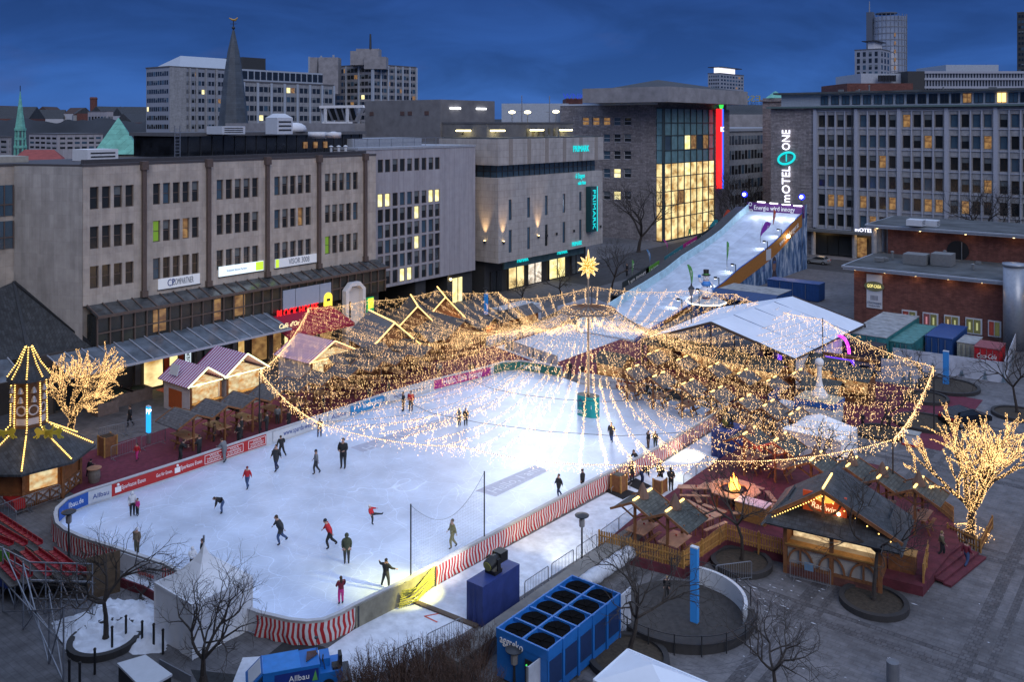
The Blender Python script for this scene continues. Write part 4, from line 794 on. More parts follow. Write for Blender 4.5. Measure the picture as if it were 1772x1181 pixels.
A,d=gridblock('mid-height tower with a brightly lit rooftop crown over the side street','office tower',1246,600,1225,1287,127,0,M('bluish_concrete'),nightl,zlow=0,nx=5,nz=12,nyy=8,fu=.6,fz=.5,cap=60,z0w=30,name='office_tower'); xl,xc,yc,yr,zt=d; MB().box(xl+3,xc-3,yc+3,yr-8,zt+.5,zt+4.2).build('lit_crown',M('crown_light',(.5,.5,.5),.5,emit=(.9,.88,1),es=1.0,var=0),A); MB().box(xl,xc+1,yc,yr-5,zt+4.2,zt+4.7).build('flat_canopy',metald,A)
A=thing('city_sign','unlit open letter sign on the dark roof ridge beside the lit tower','sign',pt(1290,180,330)); 
p=pt(1290,171,330); text('ESSEN',A,M('dull_yellow_letters',(.35,.3,.06),.6),p,(-c_,-s_,0),(0,0,1),3.2,11,.1)
p=pt(1292,179,330); text('DIE EINKAUFSSTADT',A,M('dull_blue_letters',(.05,.12,.25),.6),p,(-c_,-s_,0),(0,0,1),2.4,14,.1)
def roofhouse(px0,px1,pe,pr_,D,label):
    a,b_,c,d=pt(px0,pe,D),pt(px1,pe,D),pt(px1-4,pr_,D+8),pt(px0+4,pr_,D+8); e1,e2=pt(px0,pe,D+16),pt(px1,pe,D+16); e1=(e1[0],e1[1],a[2]); e2=(e2[0],e2[1],a[2]); A=thing('house',label,'house',(a[0],a[1],0))
    MB().face([a,b_,c,d]).face([b_,e2,c]).face([a,d,e1]).face([e1,d,c,e2]).build('roof',slate,A); MB().prism([a[:2],b_[:2],e2[:2],e1[:2]],0,a[2]).build('wall',concl,A); return A
roofhouse(1252,1335,198,181,330,'wide dark hipped roof at the end of the side street')
tag(MB().box(-92,-86,232,262,0,20).build('brick_block',M('dark_red_render',(.09,.03,.04))),'dark red end wall beyond the side street','building')
D=215; A=thing('stair_tower','old stone stair turret with a green cap at the hotel end','tower',pt(1342,200,D)); x,y,z=pt(1342,214,D); MB().box(x-2.3,x+2.3,y-2.3,y+2.3,0,ZZ(170,D)).box(x-2.8,x+2.8,y-2.8,y+2.8,ZZ(176,D),ZZ(173,D)).build('wall',greyst,A); MB().lathe(x,y,[(2.6,ZZ(170,D)),(.2,ZZ(158,D))],8).build('cap',copper,A)
rr=random.Random(12)
for lab,x0,x1,y0,y1,z,n in (('the hotel attic roof',-60,-20,180,190,32.35,9),('the tiled store roof',-94,-85,106,128,23.9,8),('the lower pavilion roof',-35,-20,119,128,7.9,7),('the stone building attic',-112,-98,180,200,34.0,5)):
    for k in range(n):
        x,y=rr.uniform(x0,x1),rr.uniform(y0,y1); w,h=rr.uniform(.3,.9),rr.uniform(.3,1.0); b=MB().box(x-w,x+w,y-w*.7,y+w*.7,z,z+h*.7) if k%3 else MB().cyl(x,y,z,z+h+.3,.14,.14,8).cyl(x,y,z+h+.3,z+h+.42,.28,.1,8)
        tag(b.build('roof_vent',M('unit_grey',(.15,.16,.17),.7)),'small grey vent or pipe among others on '+lab,'vent','small vents on '+lab)
# roof buildings behind the hotel
def backblock(name,label,px0,px1,py,pyb,D,mat,cat='rooftop building'):
    a=pt(px0,py,D); e_=pt(px1,py,D); A=thing(name,label,cat,(a[0],a[1],0)); dx,dy=-18*s_,18*c_; zb=ZZ(pyb,D)
    MB().prism([(a[0],a[1]),(e_[0],e_[1]),(e_[0]+dx,e_[1]+dy),(a[0]+dx,a[1]+dy)],min(zb,20) if pyb>150 else zb,a[2]).build('wall',mat,A); return A,a,e_
backblock('roof_block','long dark brick block above the hotel roof',1466,1580,144,170,215,redb)
A,a,e_=backblock('roof_block','white rooftop block with plant frames behind the hotel',1490,1572,127,170,230,M('attic_white')); g=MB()
for k in range(6): p=pt(1520+k*5,141,229); g.box(p[0],p[0]+.8,p[1]-.4,p[1],p[2],p[2]+1.6)
g.build('plant',metald,A); backblock('roof_block','dark block with a flat overhanging roof behind the hotel',1571,1600,123,170,226,dark)
A,a,e_=backblock('office_building','long glazed office front with two bands of mullions behind the hotel',1596,1800,124,170,235,glassb,'office building'); g=MB()
for k in range(40): p=pt(1597+k*5.1,155,234.6); q=pt(1597+k*5.1,126,234.6); g.bar(p,q,.3)
for py in (125,136.5,151): g.bar(pt(1596,py,234.4),pt(1800,py,234.4),.5,.6)
g.build('mullions',frameb,A); backblock('roof_block','white lift house on the long glazed roof',1637,1728,112,128,245,M('attic_white'))
backblock('roof_block','white plastered roof house between the plant house and stone building',868,984,179,230,215,M('attic_white')); backblock('roof_block','dark roof block with faint blue letters left of the stone building',980,1008,170,230,245,redb)
text('WNK',None,M('blue_dim_letters',(.02,.05,.3),.5,emit=(.01,.03,.35),es=.8,var=0),pt(993,167,243),(c_,s_,0),(0,0,1),2.2,6,.1); o=bpy.context.scene.collection.objects[-1]; o.name='roof_letters'; tag(o,'faint blue letters on the roof left of the stone building','sign')
# ================================================================ rink boards
def along(pts,step):
    out=[]; 
    for i in range(len(pts)-1):
        a=Vector(pts[i]); q=Vector(pts[i+1]); n=max(1,int((q-a).length/step))
        for k in range(n): out.append(tuple(a+(q-a)*k/n))
    out.append(tuple(pts[-1])); return out
def offs(pts,d):
    """shift a ground polyline sideways (to its left) by d"""
    r=[]
    for i,p in enumerate(pts):
        a=Vector(pts[max(i-1,0)]); q=Vector(pts[min(i+1,len(pts)-1)]); t=(q-a).normalized(); r.append((p[0]-t.y*d,p[1]+t.x*d))
    return r
def strip(b,pts,z0,z1,d0,d1,m=0,mt=None):
    A_=offs(pts,d0); B_=offs(pts,d1)
    for i in range(len(pts)-1):
        a,a2,q,q2=A_[i],A_[i+1],B_[i],B_[i+1]; m1=m(i) if callable(m) else m
        b.face([(*a,z0),(*a2,z0),(*a2,z1),(*a,z1)],m1); b.face([(*q,z0),(*q2,z0),(*q2,z1),(*q,z1)],m1); b.face([(*a,z1),(*a2,z1),(*q2,z1),(*q,z1)],m1 if mt is None else mt)
    for i in (0,-1): b.face([(*A_[i],z0),(*B_[i],z0),(*B_[i],z1),(*A_[i],z1)],m if not callable(m) else 0)
RB=thing('rink_barrier','boards round the ice rink with advertising banners and red striped cloth','rink boards',(-47,50))
HB=1.12; bw=M('rink_board_white',(.5,.52,.55),.5,var=.06)
i0=RK.index((612,1087)); ring=RKW[i0+1:]+RKW[:i0+1]   # starts at the gate end near (705,1040)
def seg(a,q): 
    ia,iq=RK.index(a),RK.index(q); n=len(RK); return [RKW[(ia+k)%n] for k in range((iq-ia)%n+1)]
b=MB(); strip(b,along(seg((612,1087),(1001,665)),1.0),.05,HB,0,.12); strip(b,along(seg((973,655),(612,1087)),1.0),.05,HB,0,.12); b.build('board',bw,RB)
cl=[M('stripe_red',(.38,.018,.022),.8,var=.1),M('stripe_white',(.55,.53,.52),.8,var=.08)]
def cloth(pts,name='striped_cloth',d=-.16,st=.125,z0=.02,wav=.05):
    p=along(pts,st); b=MB(); A_=offs(p,d)
    ph=0
    for i in range(len(p)-1):
        w0=math.sin(i*.9)*wav; w1=math.sin((i+1)*.9)*wav; nz_=3
        for k in range(nz_):
            za=HB-.02-(HB-.02-z0)*k/nz_; zb=HB-.02-(HB-.02-z0)*(k+1)/nz_; s0=math.sin(k*1.7+i*.13)*.05*k; s1=math.sin((k+1)*1.7+i*.13)*.05*(k+1)
            def q(j,z,s,w): 
                t=(Vector(A_[min(j+1,len(A_)-1)])-Vector(A_[max(j-1,0)])).normalized(); return (A_[j][0]+t.x*s+t.y*w,A_[j][1]+t.y*s-t.x*w,z)
            b.face([q(i,za,s0,w0*k/3),q(i+1,za,s0,w1*k/3),q(i+1,zb,s1,w1*(k+1)/3),q(i,zb,s1,w0*(k+1)/3)],i%2)
    return b.build(name,cl,RB)
cloth(seg((705,1040),(1257,716))[:1]+[(-34.42,37.0)]+seg((855,955),(1257,716)) if 0 else [(-34.45,36.6)]+seg((855,955),(1257,716)))
cloth(seg((447,1100),(612,1087))); cloth(seg((94,922),(207,985))); cloth(seg((285,1012),(370,1060)))
b=MB(); strip(b,along([G(612,1087),G(705,1040),(-34.45,36.6)],1.2),.03,HB+.02,-.2,-.13); o=b.build('bare_panel',M('bare_plywood',(.20,.19,.15),.8,var=.3,scale=1.5),RB); g=MB()
for k in range(6): t=k/5; p=(-34.85+.35*t,31.1+5.4*t); g.box(p[0]+.2,p[0]+.28,p[1]-.05,p[1]+.05,.05,HB)
g.build('panel_frame',metald,o)
b=MB(); strip(b,along(seg((612,1087),(1001,665)),1.0),HB,HB+.06,-.05,.17); strip(b,along(seg((973,655),(612,1087)),1.0),HB,HB+.06,-.05,.17); b.build('hand_rail',offw,RB)
def pol(pts):
    c=[0]
    for i in range(1,len(pts)): c.append(c[-1]+(Vector(pts[i])-Vector(pts[i-1])).length)
    return c
def at(pts,c,s):
    for i in range(1,len(pts)):
        if s<=c[i] or i==len(pts)-1:
            t=(s-c[i-1])/max(c[i]-c[i-1],1e-6); a,q=Vector(pts[i-1]),Vector(pts[i]); return a+(q-a)*t,(q-a).normalized()
def banner(a,q,mat,words,d=.15,z0=.22,z1=1.06,tm=None,rev=False,side=1):
    """advert on the rink side between two base pixels; words = [(text, place 0..1, width m, size, z)]"""
    n=len(RK); ia,iq=min(range(n),key=lambda i:abs(RK[i][0]-a[0])+abs(RK[i][1]-a[1])),min(range(n),key=lambda i:abs(RK[i][0]-q[0])+abs(RK[i][1]-q[1]))
    def snap(p,i):
        P_=Vector(G(*p)); best=None
        for k in (-1,0):
            A_,B_=Vector(RKW[(i+k)%n]),Vector(RKW[(i+k+1)%n]); t=max(0,min(1,(P_-A_).dot(B_-A_)/(B_-A_).length_squared)); Q=A_+(B_-A_)*t; dd=(Q-P_).length
            if best is None or dd<best[0]: best=(dd,tuple(Q),(i+k)%n)
        return best
    sa_,sq_=snap(a,ia),snap(q,iq); m_=(sq_[2]-sa_[2])%n; pts=[sa_[1]]+[RKW[(sa_[2]+1+k)%n] for k in range(m_ if m_<10 else 0)]+[sq_[1]]
    pts=[p for k,p in enumerate(pts) if k==0 or (Vector(p)-Vector(pts[k-1])).length>.05]; global LASTP; LASTP=pts
    p2=along(pts,.8); b=MB(); strip(b,p2,z0,z1,d,d+.03); o=b.build('banner',mat,RB); c=pol(pts); Lh=c[-1]
    for w in words:
        st,u,wd,sz,z=w[:5]; p,t=at(pts,c,u*Lh); nrm=Vector((-t.y,t.x)); 
        rt=(-t.x,-t.y,0); pos=(p.x+nrm.x*(d+.035),p.y+nrm.y*(d+.035),z); text(st,o,w[5] if len(w)>5 else (tm or white),pos,rt,(0,0,1),sz,wd,.008)
    return o
bred=M('banner_red',(.42,.022,.022),.6,var=.05); bblue=M('banner_blue',(.02,.09,.36),.6); bmag=M('banner_magenta',(.38,.02,.19),.6); bgrn=M('banner_green',(.02,.14,.11),.6); bmar=M('banner_maroon',(.20,.02,.02),.6); bcya=M('banner_sky',(.03,.22,.45),.6); banth=M('banner_anthracite',(.035,.045,.05),.6); navyt=M('navy_print',(.01,.04,.22),.6); pw=M('print_white',(.8,.8,.8),.6,var=0)
# left side: the ring runs far -> near here, the writing reads near -> far
banner((450,777),(320,822),bred,[]) if 0 else None
o=banner((458,774),(191,865),bred,[('Sparkasse Essen',.875,1.75,.42,.66),('Gut für Essen.',.695,1.25,.36,.66),('Sparkasse Essen',.525,1.75,.42,.66)],tm=pw)
LP=LASTP; LC=pol(LP)
def frame_on(parent,u,w,words):
    p,t=at(LP,LC,u*LC[-1]); nx,ny=-t.y,t.x; x,y=p.x+nx*.2,p.y+ny*.2; g=MB()
    for z in (.34,.96): g.bar((x-t.x*w/2,y-t.y*w/2,z),(x+t.x*w/2,y+t.y*w/2,z),.03)
    for q in (-1,1): g.bar((x+q*t.x*w/2,y+q*t.y*w/2,.34),(x+q*t.x*w/2,y+q*t.y*w/2,.96),.03)
    g.build('printed_frame',pw,parent)
    for k,s in enumerate(words): text(s,parent,pw,(x,y,.83-k*.18),(-t.x,-t.y,0),(0,0,1),.2,w*(.5 if k==0 else .8),.005)
for u in (.375,.235,.07): frame_on(o,u,1.6,['VOLA','THERMENWELT','AQUAFIT'])
g=MB(); 
for u in (.965,.615): 
    p,t=at(LP,LC,u*LC[-1]); g.box(p.x+.19,p.x+.22,p.y-.22,p.y+.22,.42,.8); g.ball((p.x+.2,p.y,.93),.1)
g.build('bank_emblem',pw,o)
banner((562,739),(470,770),bw,[('www.sparda-west.de',.5,3.4,.62,.66)],tm=navyt,d=.16)
banner((602,725),(566,738),bw,[('Allbau',.5,1.7,.6,.66,navyt)],d=.17); banner((663,703),(604,724),bcya,[('wohnbau',.36,2.4,.75,.7),('',.5,1,.3,.4)],tm=pw,d=.165)
o=banner((745,678),(667,702),bw,[('BANK',.3,1.6,.5,.62,greyl),('Volks',.75,1.2,.5,.62,navyt)],d=.17); 
banner((846,652),(748,677),bmag,[("Hello, I'am innogy",.5,5.0,.8,.66)],tm=pw,d=.165)
banner((974,654),(852,650),bgrn,[('Hello, I am innogy',.5,5.0,.8,.66)],tm=pw,d=.165)
banner((1066,675),(1002,665),bw,[('Stadtwerkessen',.5,3.9,.62,.74,greyl),('Strom für Zuhause',.4,2.2,.28,.4,greyl)],d=.165)
banner((1118,685),(1068,675),bmar,[('Stadtwerkessen',.5,3.3,.6,.74),('Strom für Zuhause',.4,2.0,.28,.4)],tm=pw,d=.165)
banner((1243,711),(1119,685),banth,[('Avedo',.84,1.9,.85,.62),('Avedo',.15,1.9,.85,.62)],tm=pw,d=.165); x0_,y0_=G(1184,697); text('WIR SIND AVEDO',RB,M('coral_print',(.5,.05,.04),.6),(x0_-.0,y0_-.25,.62),(1,0,0),(0,0,1),.4,2.2,.01)
banner((191,865),(150,878),bw,[('Allbau',.45,1.1,.45,.62,navyt)],d=.17); banner((149,878),(97,910),bblue,[('www.allbau.de',.5,2.2,.5,.66)],tm=pw,d=.17)
b=MB(); b.bar((*G(207,986),.0),(*G(285,1013),.0),.01); o_=RKW[RK.index((207,985))],RKW[RK.index((285,1012))]
b=MB(); strip(b,[o_[0],o_[1]],.05,1.1,-.18,-.14); o=b.build('banner',signd,RB); m_=(Vector(o_[0])*.35+Vector(o_[1])*.65); t=(Vector(o_[1])-Vector(o_[0])).normalized(); text('Essen',o,greyl,(m_.x+t.y*.2,m_.y-t.x*.2,.72),(t.x,t.y,0),(0,0,1),.7,1.7,.01); text('Sparkasse',o,M('coral_print'),(m_.x+t.y*.2,m_.y-t.x*.2,.35),(t.x,t.y,0),(0,0,1),.4,1.3,.01)
b=MB(); strip(b,along([RKW[RK.index((207,985))],RKW[RK.index((285,1012))],RKW[RK.index((370,1060))]],1.),-.0,.5,-1.4,-1.3); struct(b.build('kerb_wall',M('dark_red_board',(.11,.012,.02),.8)))
# lettering fields frozen into the ice
def icefield(c4,st,wd,name='ice_lettering'):
    A_=[G(*p,.064) for p in c4]; m=M('ice_tint',(.40,.43,.55),.45); b=MB().face([(*p,.064) for p in A_]); o=b.build(name,m,None); struct(o)
    cx,cy=sum(p[0] for p in A_)/4,sum(p[1] for p in A_)/4; text(st,o,M('ice_print',(.62,.66,.75),.5),(cx,cy,.067),(0,1,0),(-1,0,0),1.3,wd,.001)
icefield([(606,775),(628,783),(806,722),(790,716)],'Hello, I am innogy',10.5); icefield([(822,850),(858,860),(950,815),(925,806)],'Hello, I am',5.2)
# ================================================================ ramp (snow slide)
RP=thing('snow_slide','long white snow slide coming down from a purple banner at its top','snow slide',(-61,125))
prof=[(92,.25),(98,.3),(104,.4),(110,.65),(116,1.2),(123,2.3),(129,3.7),(135.6,4.8),(140,5.6),(144,6.5),(147,7.4),(151,8.7),(156,10.0)]
def xL(y): return float(np.interp(y,[92,112,128,156],[-62.2,-66.3,-66.8,-67.2]))
def xR(y): return float(np.interp(y,[92,100,112,156],[-54,-55.6,-57,-57.4])) if y else -57.3
sl_m=M('slide_mat',(.52,.58,.68),.55,var=.2,scale=.5,pat=brickpat(2.4,11,.04,.8,.3,'XY',1.,.1)); slw=M('slide_wall',(.42,.62,.70),.6,var=.2,scale=1)
b=MB()
for (y0,z0),(y1,z1) in zip(prof,prof[1:]): b.slab([(xL(y0),y0,z0),(xR(y0),y0,z0),(xR(y1),y1,z1),(xL(y1),y1,z1)],.25)
b.build('slide_surface',sl_m,RP); b=MB(); c=MB()
for (y0,z0),(y1,z1) in zip(prof,prof[1:]):
    for x,f,k in ((xL,b,-1),(xR,c,1)):
        hh=1.2 if k<0 else .22
        f.face([(x(y0),y0,z0-.3),(x(y1),y1,z1-.3),(x(y1),y1,z1+hh),(x(y0),y0,z0+hh)]); f.face([(x(y0)+.15*k,y0,z0-.3),(x(y1)+.15*k,y1,z1-.3),(x(y1)+.15*k,y1,z1+hh),(x(y0)+.15*k,y0,z0+hh)]); f.face([(x(y0),y0,z0+hh),(x(y1),y1,z1+hh),(x(y1)+.15*k,y1,z1+hh),(x(y0)+.15*k,y0,z0+hh)])
b.build('side_board',slw,RP); c.build('side_board',bblue,RP); org=M('orange_banner',(.34,.14,.03),.6,var=.15); b=MB()
def zp(y):
    for (y0,z0),(y1,z1) in zip(prof,prof[1:]):
        if y<=y1: return z0+(z1-z0)*(y-y0)/(y1-y0)
    return prof[-1][1]
ys=np.linspace(99,155.5,24)
for a,e_ in zip(ys,ys[1:]): za,ze=max(.05,zp(a)-2.1),max(.05,zp(e_)-2.1); b.face([(xR(a)+.2,a,za),(xR(e_)+.2,e_,ze),(xR(e_)+.2,e_,zp(e_)+.15),(xR(a)+.2,a,zp(a)+.15)]); b.face([(xR(a)+.17,a,za),(xR(e_)+.17,e_,ze),(xR(e_)+.17,e_,zp(e_)+.15),(xR(a)+.17,a,zp(a)+.15)])
o=b.build('orange_banner',org,RP)
for yc_,st,w in ((128.5,'www.saalbach.com',10.5),(149,'www.salzburger.at',9)):
    dz=(zp(yc_+4)-zp(yc_-4))/8; text(st,o,pw,(xR(0)+.27,yc_,zp(yc_)-1.0),(0,1,dz),(0,-dz,1),1.35,w,.02)
MB().box(xR(0)+.22,xR(0)+.28,139,141,zp(140)-1.9,zp(140)-.1).build('logo_panel',signd,o); MB().ball((xR(0)+.5,148,zp(148)-.9),.3).build('flood_spot',warmL,o); lamp((xR(0)+1.3,148,zp(148)-1.2),90,(1,.6,.15),.2)
# printed mountain cloth below the banner, two printed faces
def mural(t,co,out):
    l=t.links.new; mp_=N('ShaderNodeMapping',t); mp_.inputs['Scale'].default_value=(1,.55,.18); l(co.outputs['Object'],mp_.inputs[0]); n=N('ShaderNodeTexNoise',t); n.inputs['Scale'].default_value=1.1; n.inputs['Detail'].default_value=9; n.inputs['Roughness'].default_value=.72; n.inputs['Distortion'].default_value=.7; l(mp_.outputs[0],n.inputs[0])
    r=N('ShaderNodeValToRGB',t); l(n.outputs[0],r.inputs[0]); e=r.color_ramp.elements; e[0].position=.36; e[0].color=(.012,.035,.09,1); e[1].position=.62; e[1].color=(.48,.54,.64,1); q=e.new(.46); q.color=(.05,.12,.26,1); q=e.new(.53); q.color=(.2,.28,.42,1); return r.outputs[0]
mur=M('mountain_print',(.3,.3,.4),.8,pat=mural); b=MB()
for a,e_ in zip(ys,ys[1:]): b.face([(xR(a)+.14,a,0),(xR(e_)+.14,e_,0),(xR(e_)+.14,e_,max(.1,zp(e_)-2)),(xR(a)+.14,a,max(.1,zp(a)-2))])
b.face([(xR(0)+.14,155.5,0),(xR(0)+.14,157.8,0),(xR(0)+.14,157.8,11.6),(xR(0)+.14,155.5,11.2)]); o=b.build('printed_cloth',mur,RP)
skinp=M('printed_skin',(.22,.12,.10),.8,var=.3); 
for yy,zz,s in ((138.2,1.9,.75),(142.6,2.7,.8)):
    g=MB()
    def ell(y,z,ry,rz,x,m): g.face([(x,y+ry*math.cos(a),z+rz*math.sin(a)) for a in np.linspace(0,2*math.pi,18)[:-1]],m)
    x=xR(0)+.17; ell(yy,zz,1.25*s,1.6*s,x,1); ell(yy-.05,zz-.25,.85*s,1.15*s,x+.02,0); ell(yy,zz+.35,.8*s,.32*s,x+.04,2); g.face([(x,yy-1.6*s,0.1),(x,yy+1.6*s,.1),(x,yy+.8*s,zz-1),(x,yy-.8*s,zz-1)],1); g.build('printed_face',[skinp,M('printed_hood',(.05,.04,.05)),M('printed_goggles',(.03,.07,.2),.3)],o)
# framework and platform at the top, with the purple name board
b=MB(); b.box(xL(156)-3,xR(0),156,159,9.5,9.8).build('platform',metald,RP); g=MB()
for x in np.arange(xL(156)-3,xR(0)+.1,2.35):
    for y in (156.2,158.8): g.bar((x,y,0),(x,y,9.6),.16)
for y in np.arange(112,156,5): 
    z=zp(y)
    for x in (xL(y)+.2,(xL(y)+xR(y))/2,xR(y)-.2): g.bar((x,y,0),(x,y,z-.2),.13)
    g.bar((xL(y)+.2,y,0),(xR(y)-.2,y,z-.3),.08)
g.build('scaffold',metal,RP); pur=M('purple_banner',(.07,.012,.12),.6,var=.1)
xa,xb=ONY(1294,156)[0],ONY(1393,156)[0]; o=MB().box(xa,xb,155.7,155.85,ZZ(366,170),ZZ(345,170)).build('name_board',pur,RP); zc=ZZ(353.5,170); text('Energie wird innogy',o,pw,((xa+xb)/2-.2,155.65,zc),(1,0,0),(0,0,1),1.2,7.6,.02); b=MB(); b.tube([(xa+.65+.28*math.cos(a),155.62,ZZ(348,170)+.3*math.sin(a)) for a in np.linspace(0,6.28,16)],.06,5); b.build('ring_mark',pw,o); text('n',o,pw,(xa+.8,155.62,ZZ(358,170)),(1,0,0),(0,0,1),1.1,.6,.02)
for k,px in enumerate((1318,1339.5,1361,1381)):
    x=ONY(px,155.5)[0]; z=ZZ(343.5+k*.9,170); A=thing('tube_lamp','lit tube floodlight on the top edge of the purple name board','lamp',(x,155.4,z),0,'tube lamps on the slide banner'); MB().box(x-.72,x+.72,155.2,155.5,z-.08,z+.1).build('tube',coolL,A); MB().box(x-.78,x+.78,155.1,155.6,z+.11,z+.22).build('housing',metald,A); MB().bar((x,155.5,z+.15),(x,155.8,z-.1),.06).build('bracket',metald,A)
    lamp((x,152.6,z-1.8),80,(.9,.95,1),.3)
for px,py,st in ((1288,336.5,1),(1387,341,0)):
    x,D=ONY(px,156.5); z=ZZ(py,D); A=thing('blue_beacon','blue lamp with a star glare of spikes at the left end of the slide top' if st else 'small round blue lamp at the right end of the slide top','lamp',(x,156.5,z)); MB().ball((x,156.4,z),.3).build('lens',M('beacon_white',(.5,.5,.6),.4,emit=(.75,.8,1),es=5,var=0),A); b=MB(); b.tube([(x,156.6,z),(x,156.8,z)],.55,14); b.build('reflector',M('beacon_blue',(.0,.0,.2),.4,emit=(.01,.02,1),es=1.6,var=0),A); MB().bar((x,156.7,9.8),(x,156.7,z),.1).build('post',metald,A); lamp((x,155.6,z),70,(.05,.08,1),.2)
# small box lamps along the right side board, stair walkway and banners on the left
for k,(px,py) in enumerate(((1352,388),(1325,402),(1328,412),(1273,452),(1244,475),(1213,496),(1180,522))):
    if k in (1,): continue
    y,D=ONX(px,xR(0)+.3); x=xR(0)+.3; z0=zp(y); z=z0+1.3; A=thing('slide_lamp','small black lamp bending over the slide from its orange side','lamp',(x,y,z0),0,'lamps along the slide'); g=MB(); g.bar((x,y,z0),(x,y,z),.1); g.bar((x,y,z),(x-.4,y,z),.1); g.build('post',metald,A); MB().box(x-.75,x-.35,y-.15,y+.15,z-.15,z+.12).build('lamp_head',black,A); MB().box(x-.7,x-.4,y-.1,y+.1,z-.2,z-.151).build('lens',coolL,A); lamp((x-.7,y,z-.35),160,(.85,.92,1),.15,'SPOT',(x-2.6,y-.6,z0-2),95,.8)
wk=M('walkway_dark',(.05,.052,.058),.8,var=.3); b=MB()
for (y0,z0),(y1,z1) in zip(prof[3:],prof[4:]): b.slab([(xL(y0)-2.6,y0,z0+.6),(xL(y0)-.2,y0,z0+.6),(xL(y1)-.2,y1,z1+.6),(xL(y1)-2.6,y1,z1+.6)],.2); b.face([(xL(y0)-2.6,y0,0),(xL(y1)-2.6,y1,0),(xL(y1)-2.6,y1,z1+.6),(xL(y0)-2.6,y0,z0+.6)])
b.build('walkway',wk,RP)
bn=[((1077,502),(1123,472),banth),((1125,470),(1150,457),bgrn) ,((1150,457),(1182,435),M('banner_teal',(.03,.17,.22))),((1182,435),(1206,420),bmag),((1206,420),(1240,399),banth)]
bn[1]=((1118,478),(1141,463),M('banner_leaf',(.10,.30,.04)))
for (a,q,m_) in bn:
    xx=-71.5; y0,D0=ONX(a[0],xx); y1,D1=ONX(q[0],xx); z0=ZZ(a[1],D0); z1=ZZ(q[1],D1); o=MB().slab([(xx,y0,z0),(xx,y1,z1),(xx,y1,z1+1.15),(xx,y0,z0+1.15)],.05).build('fence_banner',m_,RP); dz=(z1-z0)/(y1-y0); text('I am innogy',o,pw,(xx+.06,(y0+y1)/2+.3,(z0+z1)/2+.56),(0,1,dz),(0,-dz,1),.8,(y1-y0)*.66,.01)
    g=MB(); g.bar((xx-.06,y0,0),(xx-.06,y0,z0+1.1),.07); g.bar((xx-.06,y1,0),(xx-.06,y1,z1+1.1),.07); g.build('banner_post',metal,o)
# feather flags
def feather(px,py,top,mat,label,lean=.0,D=None,fat=1.):
    D=D or F*H/(py-HY); x,y,z=pt(px,py,D); h=ZZ(top,D)-z; A=thing('feather_flag',label,'flag',(x,y,z)); MB().tube([(x,y,z),(x,y,z+h*.4),(x+lean*.5*c_,y+lean*.5*s_,z+h)],[.05,.04,.02],5).build('pole',metal,A); b=MB(); P=[]
    for k in range(13): a=k/12; w=.42*fat*math.sin(min(1,a*1.15)**1.6*math.pi*.62)*h/3; P.append((a,w))
    f=[(lean*a*a+0,z+h*(.22+.78*a)) for a,w in P]; L_=[(fx_-.05,fz) for fx_,fz in f]; R_=[(f[i][0]+P[i][1]*1.5*(1 if P[i][0]<.97 else .4),f[i][1]) for i in range(13)]
    for i in range(12):
        for off in (0,.02): b.face([(x+L_[i][0]*c_-off*s_,y+L_[i][0]*s_+off*c_,L_[i][1]),(x+R_[i][0]*c_-off*s_,y+R_[i][0]*s_+off*c_,R_[i][1]),(x+R_[i+1][0]*c_-off*s_,y+R_[i+1][0]*s_+off*c_,R_[i+1][1]),(x+L_[i+1][0]*c_-off*s_,y+L_[i+1][0]*s_+off*c_,L_[i+1][1])])
    b.build('flag_cloth',mat,A); p=(x+(lean*.6+.35*fat*h/3)*c_+.06*s_,y+(lean*.6+.35*fat*h/3)*s_-.06*c_,z+h*.72); text('innogy',A,pw,p,(lean*.3*c_,lean*.3*s_,1),(-c_,-s_,0),.3,h*.2,.005)
fo=M('flag_orange_red',(.42,.06,.03)); fp=M('flag_purple',(.22,.03,.36)); ft=M('flag_teal',(.02,.24,.28)); fg=M('flag_green',(.10,.36,.09)); fb=M('flag_sky',(.10,.25,.5)); fm=M('flag_pink',(.45,.03,.3))
feather(1316,420,384,fp,'fat purple feather flag on the upper slide',.9,148,1.5); feather(1338,402,363,fo,'thin red feather flag on the upper slide',.1,155,.5)
feather(1250,392,363,fo,'red feather flag left of the slide, next to the teal one',1.0,172,1.1); feather(1226,410,380,ft,'teal feather flag before the glazed shop bay',1.2,172,1.4); feather(1191,414,396,fg,'small green drop flag before the lit shop windows',.2,182,1.1); feather(1155,438,415,fm,'pink feather flag leaning by the shop door',-.8,172,.6); feather(1125,462,432,fb,'thin sky blue feather flag on the plaza left of the slide',-.6,155,.5); feather(1094,485,450,fg,'slim green feather flag on the plaza left of the slide',0,145,.4)
feather(1197,512,458,fg,'slim green feather flag standing low on the slide',-.6,122,.5); feather(1258,470,418,fg,'slim green feather flag halfway up the slide',.0,136,.35)
